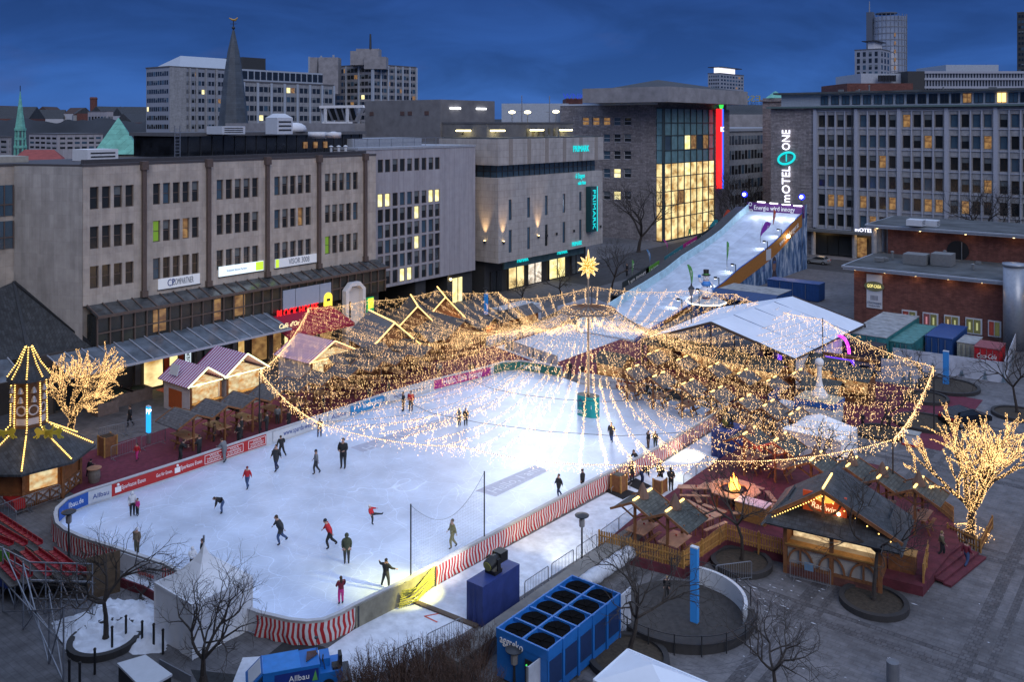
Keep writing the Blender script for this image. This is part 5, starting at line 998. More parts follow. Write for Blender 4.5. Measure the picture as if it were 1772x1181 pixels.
# ================================================================ mast, crown ring, star and the canopy of fairy lights
led=M('led_warm',(.3,.2,.1),.4,emit=(1,.60,.26),es=LEDS,var=0); ledw=M('led_tree',(.3,.2,.1),.4,emit=(1,.57,.21),es=LEDT,var=0); wire=M('light_cable',(.03,.03,.03),.6,var=0)
mx_,my_=G(1018,720); ZR=9.3
T=thing('light_mast','tall pole on a turquoise drum in the ice carrying ring and star','mast',(mx_,my_))
b=MB()
for k in range(2): pass
st_=[]; 
for a in np.linspace(-math.pi/2,math.pi/2,9): st_.append((mx_+.45+.62*math.cos(a),my_+.62*math.sin(a)))
for a in np.linspace(math.pi/2,1.5*math.pi,9): st_.append((mx_-.45+.62*math.cos(a),my_+.62*math.sin(a)))
MB().prism(st_,.06,1.85,0,1).build('drum',[M('turquoise_drum',(.01,.30,.30),.5,var=.06),black],T)
text('on',T,pw,(mx_-.5,my_-.66,.5),(1,0,0),(0,0,1),.7,.5,.02); text('i',T,pw,(mx_+.7,my_-.6,1.0),(1,0,0),(0,0,1),.5,None,.02); g=MB()
pts=[(mx_-.4+(.42 if k%2==0 else .18)*math.sin(k*math.pi/5),my_-.66,1.2+(.42 if k%2==0 else .18)*math.cos(k*math.pi/5)) for k in range(11)]; g.tube(pts,.025,4,0,False); g.build('star_outline',M('purple_print',(.12,.02,.2)),T)
MB().tube([(mx_,my_,1.8),(mx_,my_,12.4)],[.10,.08],10).build('pole',M('mast_metal',(.28,.25,.22),.5,.4),T)
b=MB(); b.lathe(mx_,my_,[(2.5,ZR),(2.5,ZR+.12),(.7,ZR+.45),(.2,ZR+.5)],32); b.build('crown_ring',M('ring_boards',(.15,.125,.11),.7,var=.3,scale=3),T); b=MB()
for k in range(16): a=k*math.pi/8; b.bar((mx_+.2*math.cos(a),my_+.2*math.sin(a),ZR+.56),(mx_+2.5*math.cos(a),my_+2.5*math.sin(a),ZR+.2),.05)
b.build('ring_ribs',wood,T)
RL=[]
A=thing('star','many pointed lit star outlined in white on top of the mast','star',(mx_,my_,13.2)); b=MB(); g=MB(); zc=13.3
dirs=[Vector((math.cos(a)*math.cos(e_),math.sin(a)*math.cos(e_),math.sin(e_))) for e_ in (-.85,-.3,.3,.85) for a in np.linspace(0,2*math.pi,7)[:-1]+.35*(e_>0)]+[Vector((0,0,1)),Vector((0,0,-1))]
C0=Vector((mx_,my_,zc))
for d in dirs:
    u=d.orthogonal().normalized(); w=d.cross(u); Ls=1.05 if abs(d.z)<.99 else 1.5; base=[C0+d*.3+(u*math.cos(a)+w*math.sin(a))*.2 for a in (0,math.pi/2,math.pi,4.712)]; tip=C0+d*Ls
    for k in range(4): b.face([base[k],base[(k+1)%4],tip]); g.bar(base[k],tip,.022)
b.build('star_points',M('star_gold',(.25,.16,.02),.4,emit=(.75,.42,.04),es=.6,var=0),A); g.build('star_outline',M('star_line',(.5,.4,.2),.4,emit=(1,.68,.32),es=1.6,var=0),A)
class LED:
    """collects tiny bulbs as octahedra and a thin cable, builds one object per string"""
    def __init__(s): s.p=[]; s.r=[]; s.c=[]
    def add(s,p,r=.036): s.p.append(tuple(p)); s.r.append(r)
    def line(s,a,q,r=.012): s.c.append((tuple(a),tuple(q),r))
    def build(s,name,mat,label=None,cat=None,group=None,parent=None):
        n=len(s.p); P=np.array(s.p,float).reshape(-1,3); r=np.array(s.r)[:,None,None]
        O=np.array([(1,0,0),(-1,0,0),(0,1,0),(0,-1,0),(0,0,1),(0,0,-1)],float)[None]; Vx=(P[:,None,:]+O*r).reshape(-1,3)
        Fc=np.array([(0,2,4),(2,1,4),(1,3,4),(3,0,4),(2,0,5),(1,2,5),(3,1,5),(0,3,5)])[None]+(np.arange(n)*6)[:,None,None]; Fc=Fc.reshape(-1,3)
        cv=[];cf=[];k=n*6
        for a,q,rr_ in s.c:
            a=np.array(a); q=np.array(q); d=q-a; u=np.array((0,0,1.)) if abs(d[2])<.9*np.linalg.norm(d) else np.array((1.,0,0)); w=np.cross(d,u); w/=max(np.linalg.norm(w),1e-9); u=np.cross(w,d); u/=max(np.linalg.norm(u),1e-9)
            for p in (a,q):
                for t in range(3): cv.append(p+rr_*(math.cos(2.094*t)*w+math.sin(2.094*t)*u))
            for t in range(3): cf.append((k+t,k+(t+1)%3,k+3+(t+1)%3)); cf.append((k+t,k+3+(t+1)%3,k+3+t))
            k+=6
        allv=np.vstack([Vx]+([np.array(cv)] if cv else [])); allf=np.vstack([Fc]+([np.array(cf)] if cf else []))
        me=bpy.data.meshes.new(name); me.vertices.add(len(allv)); me.vertices.foreach_set('co',allv.ravel()); nf=len(allf)
        me.loops.add(nf*3); me.loops.foreach_set('vertex_index',allf.ravel().astype(np.int32)); me.polygons.add(nf); me.polygons.foreach_set('loop_start',np.arange(0,nf*3,3,dtype=np.int32)); me.polygons.foreach_set('material_index',np.r_[np.zeros(len(Fc),np.int32),np.ones(len(cf),np.int32)]); me.materials.append(mat); me.materials.append(wire); me.update(calc_edges=True)
        o=bpy.data.objects.new(name,me); COL.objects.link(o)
        if parent is not None: o.parent=parent
        if label: tag(o,label,cat,group)
        return o
PER=[(-79.0,63.8,5.5),(-62.0,44.9,5.5),(-47.6,39.6,5.5),(-37.5,42.3,5.5),(-27.8,46.1,5.5),(-23.7,50.1,5.5),(-16.3,60.5,5.5),(-18.5,80.9,5.5),(-31,90,6.2),(-43.0,95.6,6.5),(-48.5,97.8,6.),(-61.0,93.5,5.6),(-66.0,83.,5.),(-70,86,5),(-76.5,82,5),(-79,72,5.)]
rr=random.Random(11)
def perpt(k,n):
    c=[0]
    for i in range(len(PER)): c.append(c[-1]+(Vector(PER[(i+1)%len(PER)])-Vector(PER[i])).length)
    s=c[-1]*k/n
    for i in range(len(PER)):
        if s<=c[i+1]: return Vector(PER[i]).lerp(Vector(PER[(i+1)%len(PER)]),(s-c[i])/(c[i+1]-c[i])),i
NS=112; nl=0
def drop(S,p,h,st=.10,jit=.05,kr=1.):
    n=int(h/st)
    for q in range(n+1): S.add((p[0]+rr.gauss(0,jit),p[1]+rr.gauss(0,jit),p[2]-q*st+rr.uniform(-.03,.03)),.014*kr+rr.random()**2*.02*kr)
for k in range(NS):
    e_,i=perpt(k+.5,NS); a=math.atan2(e_.y-my_,e_.x-mx_); s0=Vector((mx_+2.5*math.cos(a),my_+2.5*math.sin(a),ZR)); L_=(e_-s0).length; sag=min(3.1,L_*.125)*rr.uniform(.88,1.12)
    fr=(i in (2,3,4)); S=LED(); n=int(L_/.25); prev=None
    for q in range(n+1):
        t=q/n; p=s0.lerp(e_,t); p.z-=sag*4*t*(1-t)*(1.25-.6*t) ; 
        if prev is not None: S.line(prev,p)
        prev=p.copy()
        j=lambda a: Vector((rr.uniform(-a,a),rr.uniform(-a,a),rr.uniform(-a,a)))
        kr=1.5 if fr else 1.
        if rr.random()<.8: S.add(p+j(.04),.021*kr)
        if t<.10: continue
        S.add(p+j(.11),.018*kr) if rr.random()<.8 else None
        if rr.random()<(.55 if t>.2 else .3): pj=p+j(.05); drop(S,(pj.x,pj.y,p.z-.05),rr.choice((.05,.15,.3,.5,.75))*(.8 if fr else .85),.095,.045,kr)
        if not fr and rr.random()<.3: pj=p+j(.16); drop(S,(pj.x,pj.y,p.z-.05),rr.uniform(.05,.5),.12,.07)
    S.build('light_string',led,'one of the fairy light strings sagging from the mast ring to the outer cable','string lights','fairy light strings of the canopy'); nl+=len(S.p)
S=LED()
for k in range(420): a=rr.random()*6.283; r_=rr.uniform(1.6,2.62); S.add((mx_+r_*math.cos(a),my_+r_*math.sin(a),ZR+.15+(2.5-r_)*.2-(rr.random()*.5 if r_>2.5 else 0)),.022)
S.build('light_string',led,'loose lights scattered on the crown ring round the mast','string lights')
for i in range(len(PER)):
    a=Vector(PER[i]); e_=Vector(PER[(i+1)%len(PER)]); L_=(e_-a).length; S=LED(); n=int(L_/(.14 if i in (1,2,3,4,5) else .18)); prev=None
    for q in range(n+1):
        t=q/n; p=a.lerp(e_,t); p.z-=L_*.035*4*t*(1-t)
        if prev is not None: S.line(prev,p,.02)
        prev=p.copy(); S.add(p,.036)
        drop(S,(p.x,p.y,p.z),rr.uniform(.05,.7),.13,.08,1.15)
    S.build('light_curtain',led,'stretch of the outer cable of the light canopy with hanging light drops','string lights','outer light cable stretches'); nl+=len(S.p)
# dark steel ropes of the net and the mast's own string
for z,rad_ in ((None,9.5),(None,16)):
    S=MB(); P=[]
    for k in range(0,NS+1,4):
        e_,i=perpt((k+.5)%NS,NS); a=math.atan2(e_.y-my_,e_.x-mx_); s0=Vector((mx_+2.5*math.cos(a),my_+2.5*math.sin(a),ZR)); L_=(e_-s0).length; t=min(.95,rad_/L_); p=s0.lerp(e_,t); p.z-=min(3.1,L_*.125)*4*t*(1-t)*(1.25-.6*t)-.05; P.append(p)
    S.tube(P,.018,3,0,False); tag(S.build('net_rope',wire),'thin dark rope linking the light strings nearer the mast' if rad_<12 else 'thin dark rope linking the light strings further out','rope')
S=LED()
for q in range(260): a=q*.9; S.add((mx_+.12*math.cos(a),my_+.12*math.sin(a),1.9+q*.028),.02)
S.build('light_string',ledw,'lights wound up the pole between drum and ring','string lights')
# poles that carry the outer cable
for i,(x,y,z) in enumerate(PER):
    if i in (2,3,4,5): continue
    A=thing('cable_pole','slim dark pole holding a corner of the light canopy','pole',(x,y),0,'poles of the light canopy'); MB().tube([(x,y,0),(x,y,z+.15)],[.07,.05],6).build('pole',metald,A); MB().cyl(x,y,0,.12,.3,.25,10).build('foot',dark,A)
A=thing('cable_pole','slim dark pole at the rink corner of the light canopy by the left boards','pole',(-47.6,39.6)); MB().tube([(-47.6,39.6,.06),(-47.6,39.6,5.6)],.06,6).build('pole',metald,A)
bpy.data.objects.remove(A.children[0]); bpy.data.objects.remove(A)
for k in range(14):
    a=k*2.399; r_=6+14*((k*.618)%1); lamp((mx_+r_*math.cos(a)*1.2,my_+r_*math.sin(a),5.2),CANOPY,(1,.66,.33),1.2)
# ================================================================ lit trees and bare trees
def tree(x,y,h,spread,seed,label,cat='tree',lit=0,trunk_h=.28,lv=5,thick=1.,z0=0,name='bare_tree',dens=1.,twig=None,group=None,up=.35,bark=None):
    rr=random.Random(seed); A=thing(name,label,cat,(x,y,z0),0,group); tb=MB(); cb_=MB(); segs=[]
    def br(p,d,ln,r,k):
        n=3; pts=[p]; q=p.copy(); dd=d.copy()
        for i in range(n):
            dd=(dd+Vector((rr.gauss(0,.13),rr.gauss(0,.13),rr.gauss(0,.08)+.05*up))).normalized(); q=q+dd*(ln/n); pts.append(q.copy())
        (tb if k<2 else cb_).tube([(a.x,a.y,a.z) for a in pts],[r*(1-.38*i/n) for i in range(n+1)],6 if k<2 else (4 if k<3 else 3),0,False); segs.append((pts,k,r))
        if k>=lv: return
        nb=((5 if lit else 3) if k==0 else rr.choice((2,3,3)))+(1 if k in (0,1) else 0)
        for i in range(nb):
            az=rr.uniform(0,6.28) if k else i*6.28/nb+rr.uniform(-.4,.4); tilt=rr.uniform(.35,.85) if k else rr.uniform(.45,.95); u=dd.orthogonal().normalized(); w=dd.cross(u); nd=(dd*math.cos(tilt)+(u*math.cos(az)+w*math.sin(az))*math.sin(tilt)*spread); nd.z+=up*.5; nd.normalize(); s=pts[-1] if i<nb-1 or k==0 else pts[-2]
            br(s.copy(),nd,ln*rr.uniform(.62,.86)*(1.06 if lit else 1) if k else h*(.30 if lit else .27)*rr.uniform(.85,1.1),r*.58,k+1)
    br(Vector((x,y,z0-.05)),Vector((0,0,1)),h*trunk_h,h*.024*thick,0); bk=bark or M('bark',(.04,.033,.03),.9,var=.3,scale=5)
    tb.tube([(x,y,z0-.05),(x,y,z0+.35)],[h*.024*thick*1.5,h*.024*thick],7).build('trunk',bk,A); cb_.build('crown',bk,A)
    if lit:
        S=LED()
        for pts,k,r in segs:
            Ls=sum((pts[i+1]-pts[i]).length for i in range(3)); n=max(2,int(Ls*lit*(2.2 if k<2 else 1.)))
            for q in range(n):
                t=rr.random()*2.999; i=int(t); p=pts[i].lerp(pts[i+1],t-i); a=rr.random()*6.28; ro=r*(1-.3*t/3)+.03; S.add((p.x+ro*math.cos(a),p.y+ro*math.sin(a),p.z+rr.uniform(-.03,.06)),.015+rr.random()**2*.015)
        if name=='lit_tree' and x>-30:
            for q in range(170): a=rr.random()*6.28; d=rr.random()**.6*1.4; S.add((x+d*math.cos(a),y+d*math.sin(a),z0+.75*(1-d/1.6)+.12),.026)
        S.build('fairy_lights',ledw,'warm fairy lights wound round '+label,'string lights')
        for k in range(3): lamp((x+.8*math.cos(k*2.1+2),y+.8*math.sin(k*2.1+2),z0+h*(.3+.2*k)),TREEL,(1,.66,.3),.7)
    return A
tree(-74.2,35.1,7.5,.95,4,'the tree beside the carillon tower','tree',lit=42,trunk_h=.22,lv=4,thick=1.7,name='lit_tree',up=.35)
tree(*G(1678,930),7.5,.95,21,'the tree right of the timber hut','tree',lit=42,trunk_h=.22,lv=4,thick=1.6,name='lit_tree',up=.35)
BT=[(1105,432,17,3,1.1,'large bare tree before the stone building with lit shop windows',31,6,.22),(830,0,0,0,0,'',0,0,0)]
x,y=G(1105,437); tree(x,y,16.5,1.25,31,'large bare tree before the stone building with lit shop windows',lv=6,trunk_h=.2,up=.45)
x,y=G(1058,505); tree(x,y,7.5,1.15,32,'small dense pollarded tree between store and slide',lv=6,trunk_h=.33,up=.25)
x,y=G(972,512); tree(x,y,6.2,1.3,33,'low bare tree close to the store windows',lv=5,trunk_h=.2,up=.3)
x,y=G(905,520); tree(x,y,5.2,1.3,34,'low bare bush-like tree at the store corner',lv=5,trunk_h=.12,up=.3)
x,y=G(1350,470); tree(-74,172,15,1.2,35,'tall bare tree in front of the vertical hotel name',lv=6,trunk_h=.3,up=.5)
tree(-30,169,15,1.35,36,'bare tree rising behind the brick pavilion roof',lv=6,trunk_h=.45,up=.2)
x,y=G(183,1112); tree(x,y,5.2,1.0,41,'bare tree in a round planter on the snow by the stands',lv=6,trunk_h=.42,up=.12,thick=1.2)
x,y=G(352,1182); tree(x,y,5.4,1.25,42,'bare tree standing before the white pointed tent',lv=6,trunk_h=.22,up=.3,thick=1.2)
x,y=G(1087,1140); tree(x,y,5.4,1.2,43,'bare tree between the chiller and the round pit',lv=6,trunk_h=.42,up=.3,thick=1.1)
x,y=G(1343,1200); tree(x,y,4.4,1.4,44,'wide bare tree at the bottom right of the square',lv=6,trunk_h=.22,up=.2,thick=1.1)
x,y=G(1512,1045); tree(x,y,6.,1.2,45,'bare tree in a round bed before the timber hut front',lv=6,trunk_h=.45,up=.2,thick=1.)
x,y=G(1283,975); tree(x,y,5.4,1.2,46,'bare tree in a round bed beside the deck fence',lv=6,trunk_h=.45,up=.3,thick=.9)
x,y=G(1603,690); tree(x,y,5.2,1.4,47,'bare tree under the right end of the light canopy',lv=5,trunk_h=.35,up=.2)
x,y=G(1760,718); tree(x,y,6.2,1.2,48,'bare tree at the right edge before the white printed fence',lv=6,trunk_h=.4,up=.2)
x,y=G(1523,750); tree(x,y,5.2,1.3,49,'bare tree under the lights near the right lit tree',lv=5,trunk_h=.35,up=.2)
x,y=G(1440,835); tree(x,y,5.2,1.3,50,'bare tree before the small white tent in the lights',lv=5,trunk_h=.25,up=.3)
x,y=G(262,985); tree(-46.0,25.6,2.3,1.4,51,'low bare shrub tree leaning over the near rink banner',lv=6,trunk_h=.15,up=.2)
for k,(px,D,h) in enumerate(((437,190,9),(450,200,8),(1292,215,13),(1300,240,12))):
    t=(px-CX)/F; x=D*(t*c_-s_); y=D*(t*s_+c_); z0=0 if k>1 else 14; tree(x,y,h+ (0 if k>1 else 3),1.1,60+k,['bare tree just right of the dark spire','bare tree further right of the dark spire','tall bare street tree behind the slide top','bare street tree deeper in the side street'][k],lv=5,trunk_h=.35)
# hedge of bare shrubs along the lower edge
bk=M('shrub_twigs',(.075,.045,.035),.9,var=.3,scale=4)
def shrub(x,y,h,r,seed,label,group=None,n=90):
    rr=random.Random(seed); A=MB()
    for k in range(n):
        a=rr.random()*6.28; d=rr.random()**.5*r; p=Vector((x+d*.4*math.cos(a),y+d*.4*math.sin(a),0)); q=Vector((x+d*math.cos(a),y+d*math.sin(a),h*rr.uniform(.6,1.05))); m_=p.lerp(q,.5)+Vector((rr.gauss(0,.08),rr.gauss(0,.08),.1)); A.tube([p,m_,q],[.02,.014,.005],3,0,False)
        for j in range(5):
            s=m_.lerp(q,rr.random()); A.tube([s,s+Vector((rr.gauss(0,.16),rr.gauss(0,.16),rr.uniform(.1,.34)))],[.008,.003],3,0,False)
    return tag(A.build('bare_shrub',bk),label,'shrub',group)
for k,(px,py) in enumerate(((640,1185),(690,1170),(735,1160),(780,1150),(825,1140),(690,1200),(745,1200),(800,1185),(620,1205),(835,1205),(770,1215))):
    x,y=G(px,py+14); shrub(x,y,1.7,1.15,70+k,'bare brown shrub in the hedge at the bottom edge','shrub','hedge shrubs at the bottom edge') if 0 else shrub(x,y,1.7,1.15,70+k,'bare brown shrub in the hedge at the bottom edge','hedge shrubs at the bottom edge')
# ================================================================ stalls
shing=M('bitumen_shingle',(.105,.10,.105),.85,var=.3,scale=3,pat=brickpat(.4,.2,.03,.7,.5,'XY',1.,.25)); shingg=M('green_grey_shingle',(.065,.075,.075),.85,var=.3,scale=3,pat=brickpat(.35,.18,.03,.65,.5,'XY',1.,.3)); pink=M('red_plank',(.20,.05,.055),.8,var=.2,scale=2)
def gable(b,x0,x1,y0,y1,ze,zr,t=.08,axis='x',m=0,curve=0):
    """saddle roof over the rectangle, ridge along axis"""
    if axis=='x':
        ym=(y0+y1)/2; b.slab([(x0,y0,ze),(x1,y0,ze),(x1,ym,zr),(x0,ym,zr)],t,m); b.slab([(x1,y1,ze),(x0,y1,ze),(x0,ym,zr),(x1,ym,zr)],t,m)
    else:
        xm=(x0+x1)/2; b.slab([(x1,y0,ze),(x1,y1,ze),(xm,y1,zr),(xm,y0,zr)],t,m); b.slab([(x0,y1,ze),(x0,y0,ze),(xm,y0,zr),(xm,y1,zr)],t,m)
def shelter(label,group,cap=False,light=False,back=True,roofm=None,w=2.5,d=2.9):
    """little gabled standing shelter, ridge along local x, open end towards +x"""
    A=thing('wooden_shelter',label,'shelter',(0,0,0),0,group); b=MB()
    for x in (-d*.36,d*.36): b.box(x-.07,x+.07,-.07,.07,0,2.75)
    b.build('post',wood,A); b=MB()
    for x in (-d*.36,d*.36):
        for s in (-1,1): b.bar((x,0,1.9),(x,s*w*.36,2.45),.08)
    b.bar((-d/2+.1,0,2.75),(d/2-.1,0,2.75),.1); b.build('braces',wood,A)
    b=MB(); gable(b,-d/2,d/2,-w/2,w/2,2.2,2.95,.07); b.build('roof',roofm or shing,A); b=MB()
    for x in (-d/2-.02,d/2+.02):
        for s in (-1,1): b.bar((x,s*w/2,2.2),(x,0,2.93),.05,.14)
    b.build('bargeboard',wood,A); MB().box(-d*.38,d*.38,-.62,.62,1.02,1.08).build('table_top',woodt,A); b=MB()
    for s in (-1,1):
        b.bar((-.4,s*.3,1.02),(-.4,s*.75,0),.07); b.bar((.4,s*.3,1.02),(.4,s*.75,0),.07); b.box(-.9,.9,s*.72-.11,s*.72+.11,.62,.66)
    b.build('bench_frame',wood,A)
    b=MB().cyl(.35,.1,1.08,1.17,.06,.06,8); b.build('candle_jar',M('red_jar',(.3,.02,.02),.3),A)
    if cap: MB().lathe(0,0,[(.42,2.86),(.36,3.05),(.12,3.6),(.03,3.75)],8).build('roof_turret',M('brown_shingle',(.12,.075,.06),.8),A)
    if light:
        for s in (-1,1): MB().box(s*.45+min(0,s*.65),s*.45+max(0,s*.65),-.06,.06,2.99,3.07).build('ridge_light',M('ridge_light',(.3,.2,.1),.4,emit=(1,.62,.18),es=2.4,var=0),A)
    return A
def stall(label,group=None,w=3,d=2.2,wall=None,roofm=None,open_=True,cat='stall'):
    """closed market hut, ridge along local y, serving side towards +x"""
    A=thing('market_hut',label,cat,(0,0,0),0,group); wl=wall or wood
    b=MB().box(-d/2,-d/2+.06,-w/2,w/2,0,2.3).box(-d/2+.06,d/2,-w/2,-w/2+.06,0,2.3).box(-d/2+.06,d/2,w/2-.06,w/2,0,2.3).box(d/2-.06,d/2,-w/2+.06,w/2-.06,0,1.0); b.build('walls',wl,A)
    MB().box(d/2-.05,d/2+.35,-w/2+.1,w/2-.1,1.0,1.06).build('counter',woody,A); b=MB(); gable(b,-d/2-.3,d/2+.5,-w/2-.2,w/2+.2,2.3,3.2,.07,'y'); b.build('roof',roofm or shing,A)
    MB().box(-d/2+.08,d/2-.3,-w/2+.08,w/2-.08,1.02,2.2).build('goods',interior('stall_goods',(.55,.2,.06),(1,.62,.28),.4,1.6),A)
    return A
pS=shelter('dark gabled standing shelter in the row along the left rink boards','shelters along the left boards',w=3.3,d=3.2)
row=[(303,733),(357,716),(405,702),(454,689),(497,677),(540,667),(583,657),(625,647),(668,636),(712,627)]
for i,(px,py) in enumerate(row):
    x,y=G(px,py,2.95); x=-63.9-.9; 
    # ridge back end seen at px -> place by the row line x and that column
    y,D=ONX(px,-66.2); o=pS if i==0 else dup(pS,(0,0,0)); o.location=(-64.7,y,0)
# right-hand rows of shelters behind the far boards
pR=shelter('brown gabled shelter with glowing ridge bars behind the far rink boards','lit ridge shelters behind the far boards',False,True)
first=True
for (px,py) in ((1095,638),(1140,650),(1190,663),(1240,676),(1290,690),(1130,612),(1180,622),(1235,634),(1285,645),(1335,658),(1380,645),(1330,700),(1375,715)):
    x,y=G(px,py,2.9); o=pR if first else dup(pR,(0,0,0)); first=False; o.location=(x,y,0); o.rotation_euler=(0,0,math.pi/2)
pL=stall('brown market hut in the dim rows under the left half of the light canopy','market huts under the canopy, left',3.2,2.4)
first=True
for (px,py,rz) in ((640,610,0),(590,628,0),(690,600,1.57),(745,617,0),(790,600,0),(835,590,1.57),(870,578,0),(800,630,0),(700,640,1.57),(760,580,1.57),(860,612,0),(655,575,1.57),(905,590,0),(560,600,0),(610,655,0)):
    x,y=G(px,py,3)
    if x>-67.5 and y<78: x=-68.2-((px*7)%5)*.9; y=ONX(px,x)[0]
    if x<-80: continue
    o=pL if first else dup(pL,(0,0,0)); first=False; o.location=(x,y,0); o.rotation_euler=(0,0,rz)
pT=stall('small timber hut in the rows right of the mast under the lights','market huts under the canopy, right',3,2.2,None,shingg); first=True
for (px,py,rz) in ((1150,585,-1.57),(1210,597,-1.57),(1270,612,-1.57),(1330,625,-1.57),(1395,612,-1.57),(1440,625,-1.57),(1480,640,-1.57),(1065,615,-1.57),(1425,660,-1.57),(1170,700,-1.57)):
    if py==700: continue
    x,y=G(px,py,2.9); o=pT if first else dup(pT,(0,0,0)); first=False; o.location=(x,y,0); o.rotation_euler=(0,0,rz)
# purple lit bar front below the big tent
A=thing('bar_front','low bar with violet lit panels in front of the big white tent','bar',G(1330,640)); x,y=G(1300,640); purL=M('violet_light',(.1,.02,.3),.4,emit=(.16,.05,.9),es=.9,var=0); bw_=M('bar_wall',(.12,.12,.2),.7)
for k in range(6): MB().box(x+k*2.0,x+k*2.0+1.9,y+2.2,y+2.4,0,2.2).build('wall_panel',purL if k in (1,3,4) else bw_,A); MB().box(x+k*2.0+.5,x+k*2+1.4,y+2.14,y+2.19,.7,1.8).build('window',glass,A)
MB().box(x-.3,x+12.3,y+2.1,y+2.5,2.2,2.5).build('lintel',wood,A); lamp((x+5,y+1,2.4),160,(.3,.15,1),.5)
x,y=G(1458,640); A=thing('neon_arch','magenta neon arch at the dark entrance right of the big tent','neon sign',(x,y)); MB().tube([(x-.2+.9*math.cos(a),y,1.6+1.9*math.sin(a)) for a in np.linspace(2.4,.1,10)],.16,6).build('neon_tube',M('magenta_neon',(.2,0,.2),.4,emit=(.85,.05,1),es=1.6,var=0),A); MB().bar((x+.7,y+.1,0),(x+.7,y+.1,1.9),.08).build('stand',metald,A)
MB_=MB().box(x-.5,x+3.5,y+1.5,y+3.5,0,2.6); tag(MB_.build('dark_booth',M('booth_dark',(.03,.025,.03))),'dark booth behind the magenta neon arch','booth')
# ---- striped kiosks
strp=[M('roof_stripe_wine',(.30,.05,.16),.7,var=.05),M('roof_stripe_white',(.60,.55,.66),.7,var=.05)]
def stripedkiosk(label,x0,x1,y0,y1,ze,zr,n,litcol,sign=None):
    """open fronted kiosk, ridge along x, gable end towards the rink"""
    A=thing('striped_kiosk',label,'kiosk',((x0+x1)/2,(y0+y1)/2)); b=MB(); ov=.4; ym=(y0+y1)/2; X0,X1=x0-ov,x1+ov
    for s in range(n):
        a=X0+(X1-X0)*s/n; e_=X0+(X1-X0)*(s+1)/n; b.slab([(a,y0-ov,ze),(e_,y0-ov,ze),(e_,ym,zr),(a,ym,zr)],.07,s%2); b.slab([(e_,y1+ov,ze),(a,y1+ov,ze),(a,ym,zr),(e_,ym,zr)],.07,s%2)
    b.build('striped_roof',strp,A); g=MB().box(x0,x1,y0,y0+.08,0,ze).box(x0,x0+.08,y0+.08,y1,0,ze).box(x0+.08,x1,y1-.08,y1,0,ze).box(x1-.08,x1,y0+.08,y1-.08,0,1.0); g.face([(x0,y0,ze),(x0,y1,ze),(x0,ym,zr-.1)]); g.build('walls',M('kiosk_cream',(.45,.42,.45),.7,var=.1),A)
    MB().box(x0+.9,x1-1.2,y0-.05,y0-.01,.3,2.0).build('door',M('orange_door',(.35,.08,.02),.6),A) if sign else None
    MB().box(x0+.3,x1-.35,y0+.1,y1-.1,1.0,ze-.05).build('lit_counter',interior('kiosk_goods',(.75,.33,.08),(1.,.85,.5),.7,1.2),A); MB().box(x1-.1,x1+.5,y0+.1,y1-.1,1.0,1.08).build('counter',woody,A)
    for yy in (y0+.1,y1-.1): MB().bar((x1+.1,yy,0),(x1+.1,yy,ze),.14).build('post',wood,A)
    lc=M('chain_'+litcol[0],(.3,.3,.2),.4,emit=litcol[1],es=2.2,var=0); b=MB()
    for s in (-1,1): b.bar((X1+.05,ym+s*(ym-y0+ov),ze+.02),(X1+.05,ym,zr+.02),.09)
    b.bar((X1-.2,y0,ze-.02),(X1-.2,y1,ze-.02),.07); b.build('light_chain',lc,A); lamp((x1+.35,ym,ze-.3),70,(1,.78,.42),.3)
    return A
y0=ONX(333,-71.8)[0]; K1=G(336,742); 
stripedkiosk('kiosk with striped roof and a pale board on top, left half of the joined pair',-75.4,-71.2,44.2,47.4,2.7,4.1,26,('green',(.85,1,.5)),True); stripedkiosk('kiosk with striped roof, right half of the joined pair',-75.6,-71.2,47.9,52.0,2.75,4.5,26,('green',(.85,1,.5)))
b=MB().slab([(-74.4,44.1,3.3),(-73.1,44.1,3.3),(-73.1,44.4,4.2),(-74.4,44.4,4.2)],.08); tag(b.build('roof_sign',signd),'pale lettered board standing on the left striped kiosk roof','sign')
stripedkiosk('larger kiosk with striped roof and orange light chain under the canopy edge',-73.5,-68.6,55.5,61.0,2.9,4.5,30,('amber',(1,.55,.2)))
# three bigger chalets with lit gables
def chalet(px,py,w,d,hz,label,litg=True,rm=None,rz=0):
    x,y=G(px,py); A=thing('chalet',label,'chalet',(x,y),rz); b=MB().box(-w/2,w/2,0,d,0,2.4); b.build('walls',wood,A,) if 0 else None
    def W_(p): ca,sa=math.cos(rz),math.sin(rz); return (x+p[0]*ca-p[1]*sa,y+p[0]*sa+p[1]*ca,p[2])
    b=MB().box(-w/2,w/2,0,d,0,2.5); b.face([(-w/2,0,2.5),(w/2,0,2.5),(0,0,hz-.1)]); b.v=[W_(p) for p in b.v]; b.build('walls',wood,A); b=MB(); gable(b,-w/2-.4,w/2+.4,-.5,d+.4,2.4,hz,.1,'y'); b.v=[W_(p) for p in b.v]; b.build('roof',rm or shing,A)
    if litg:
        b=MB(); 
        for s in (-1,1): b.bar((s*(w/2+.4),-.55,2.45),(0,-.55,hz+.05),.1)
        b.bar((0,-.5,hz+.08),(0,d+.4,hz+.08),.1); b.v=[W_(p) for p in b.v]; b.build('light_chain',M('ridge_light'),A)
    b=MB().box(-w*.3,w*.3,-.05,-.01,1.0,2.2); b.v=[W_(p) for p in b.v]; b.build('hatch',interior('stall_goods',0,0,0),A); return A
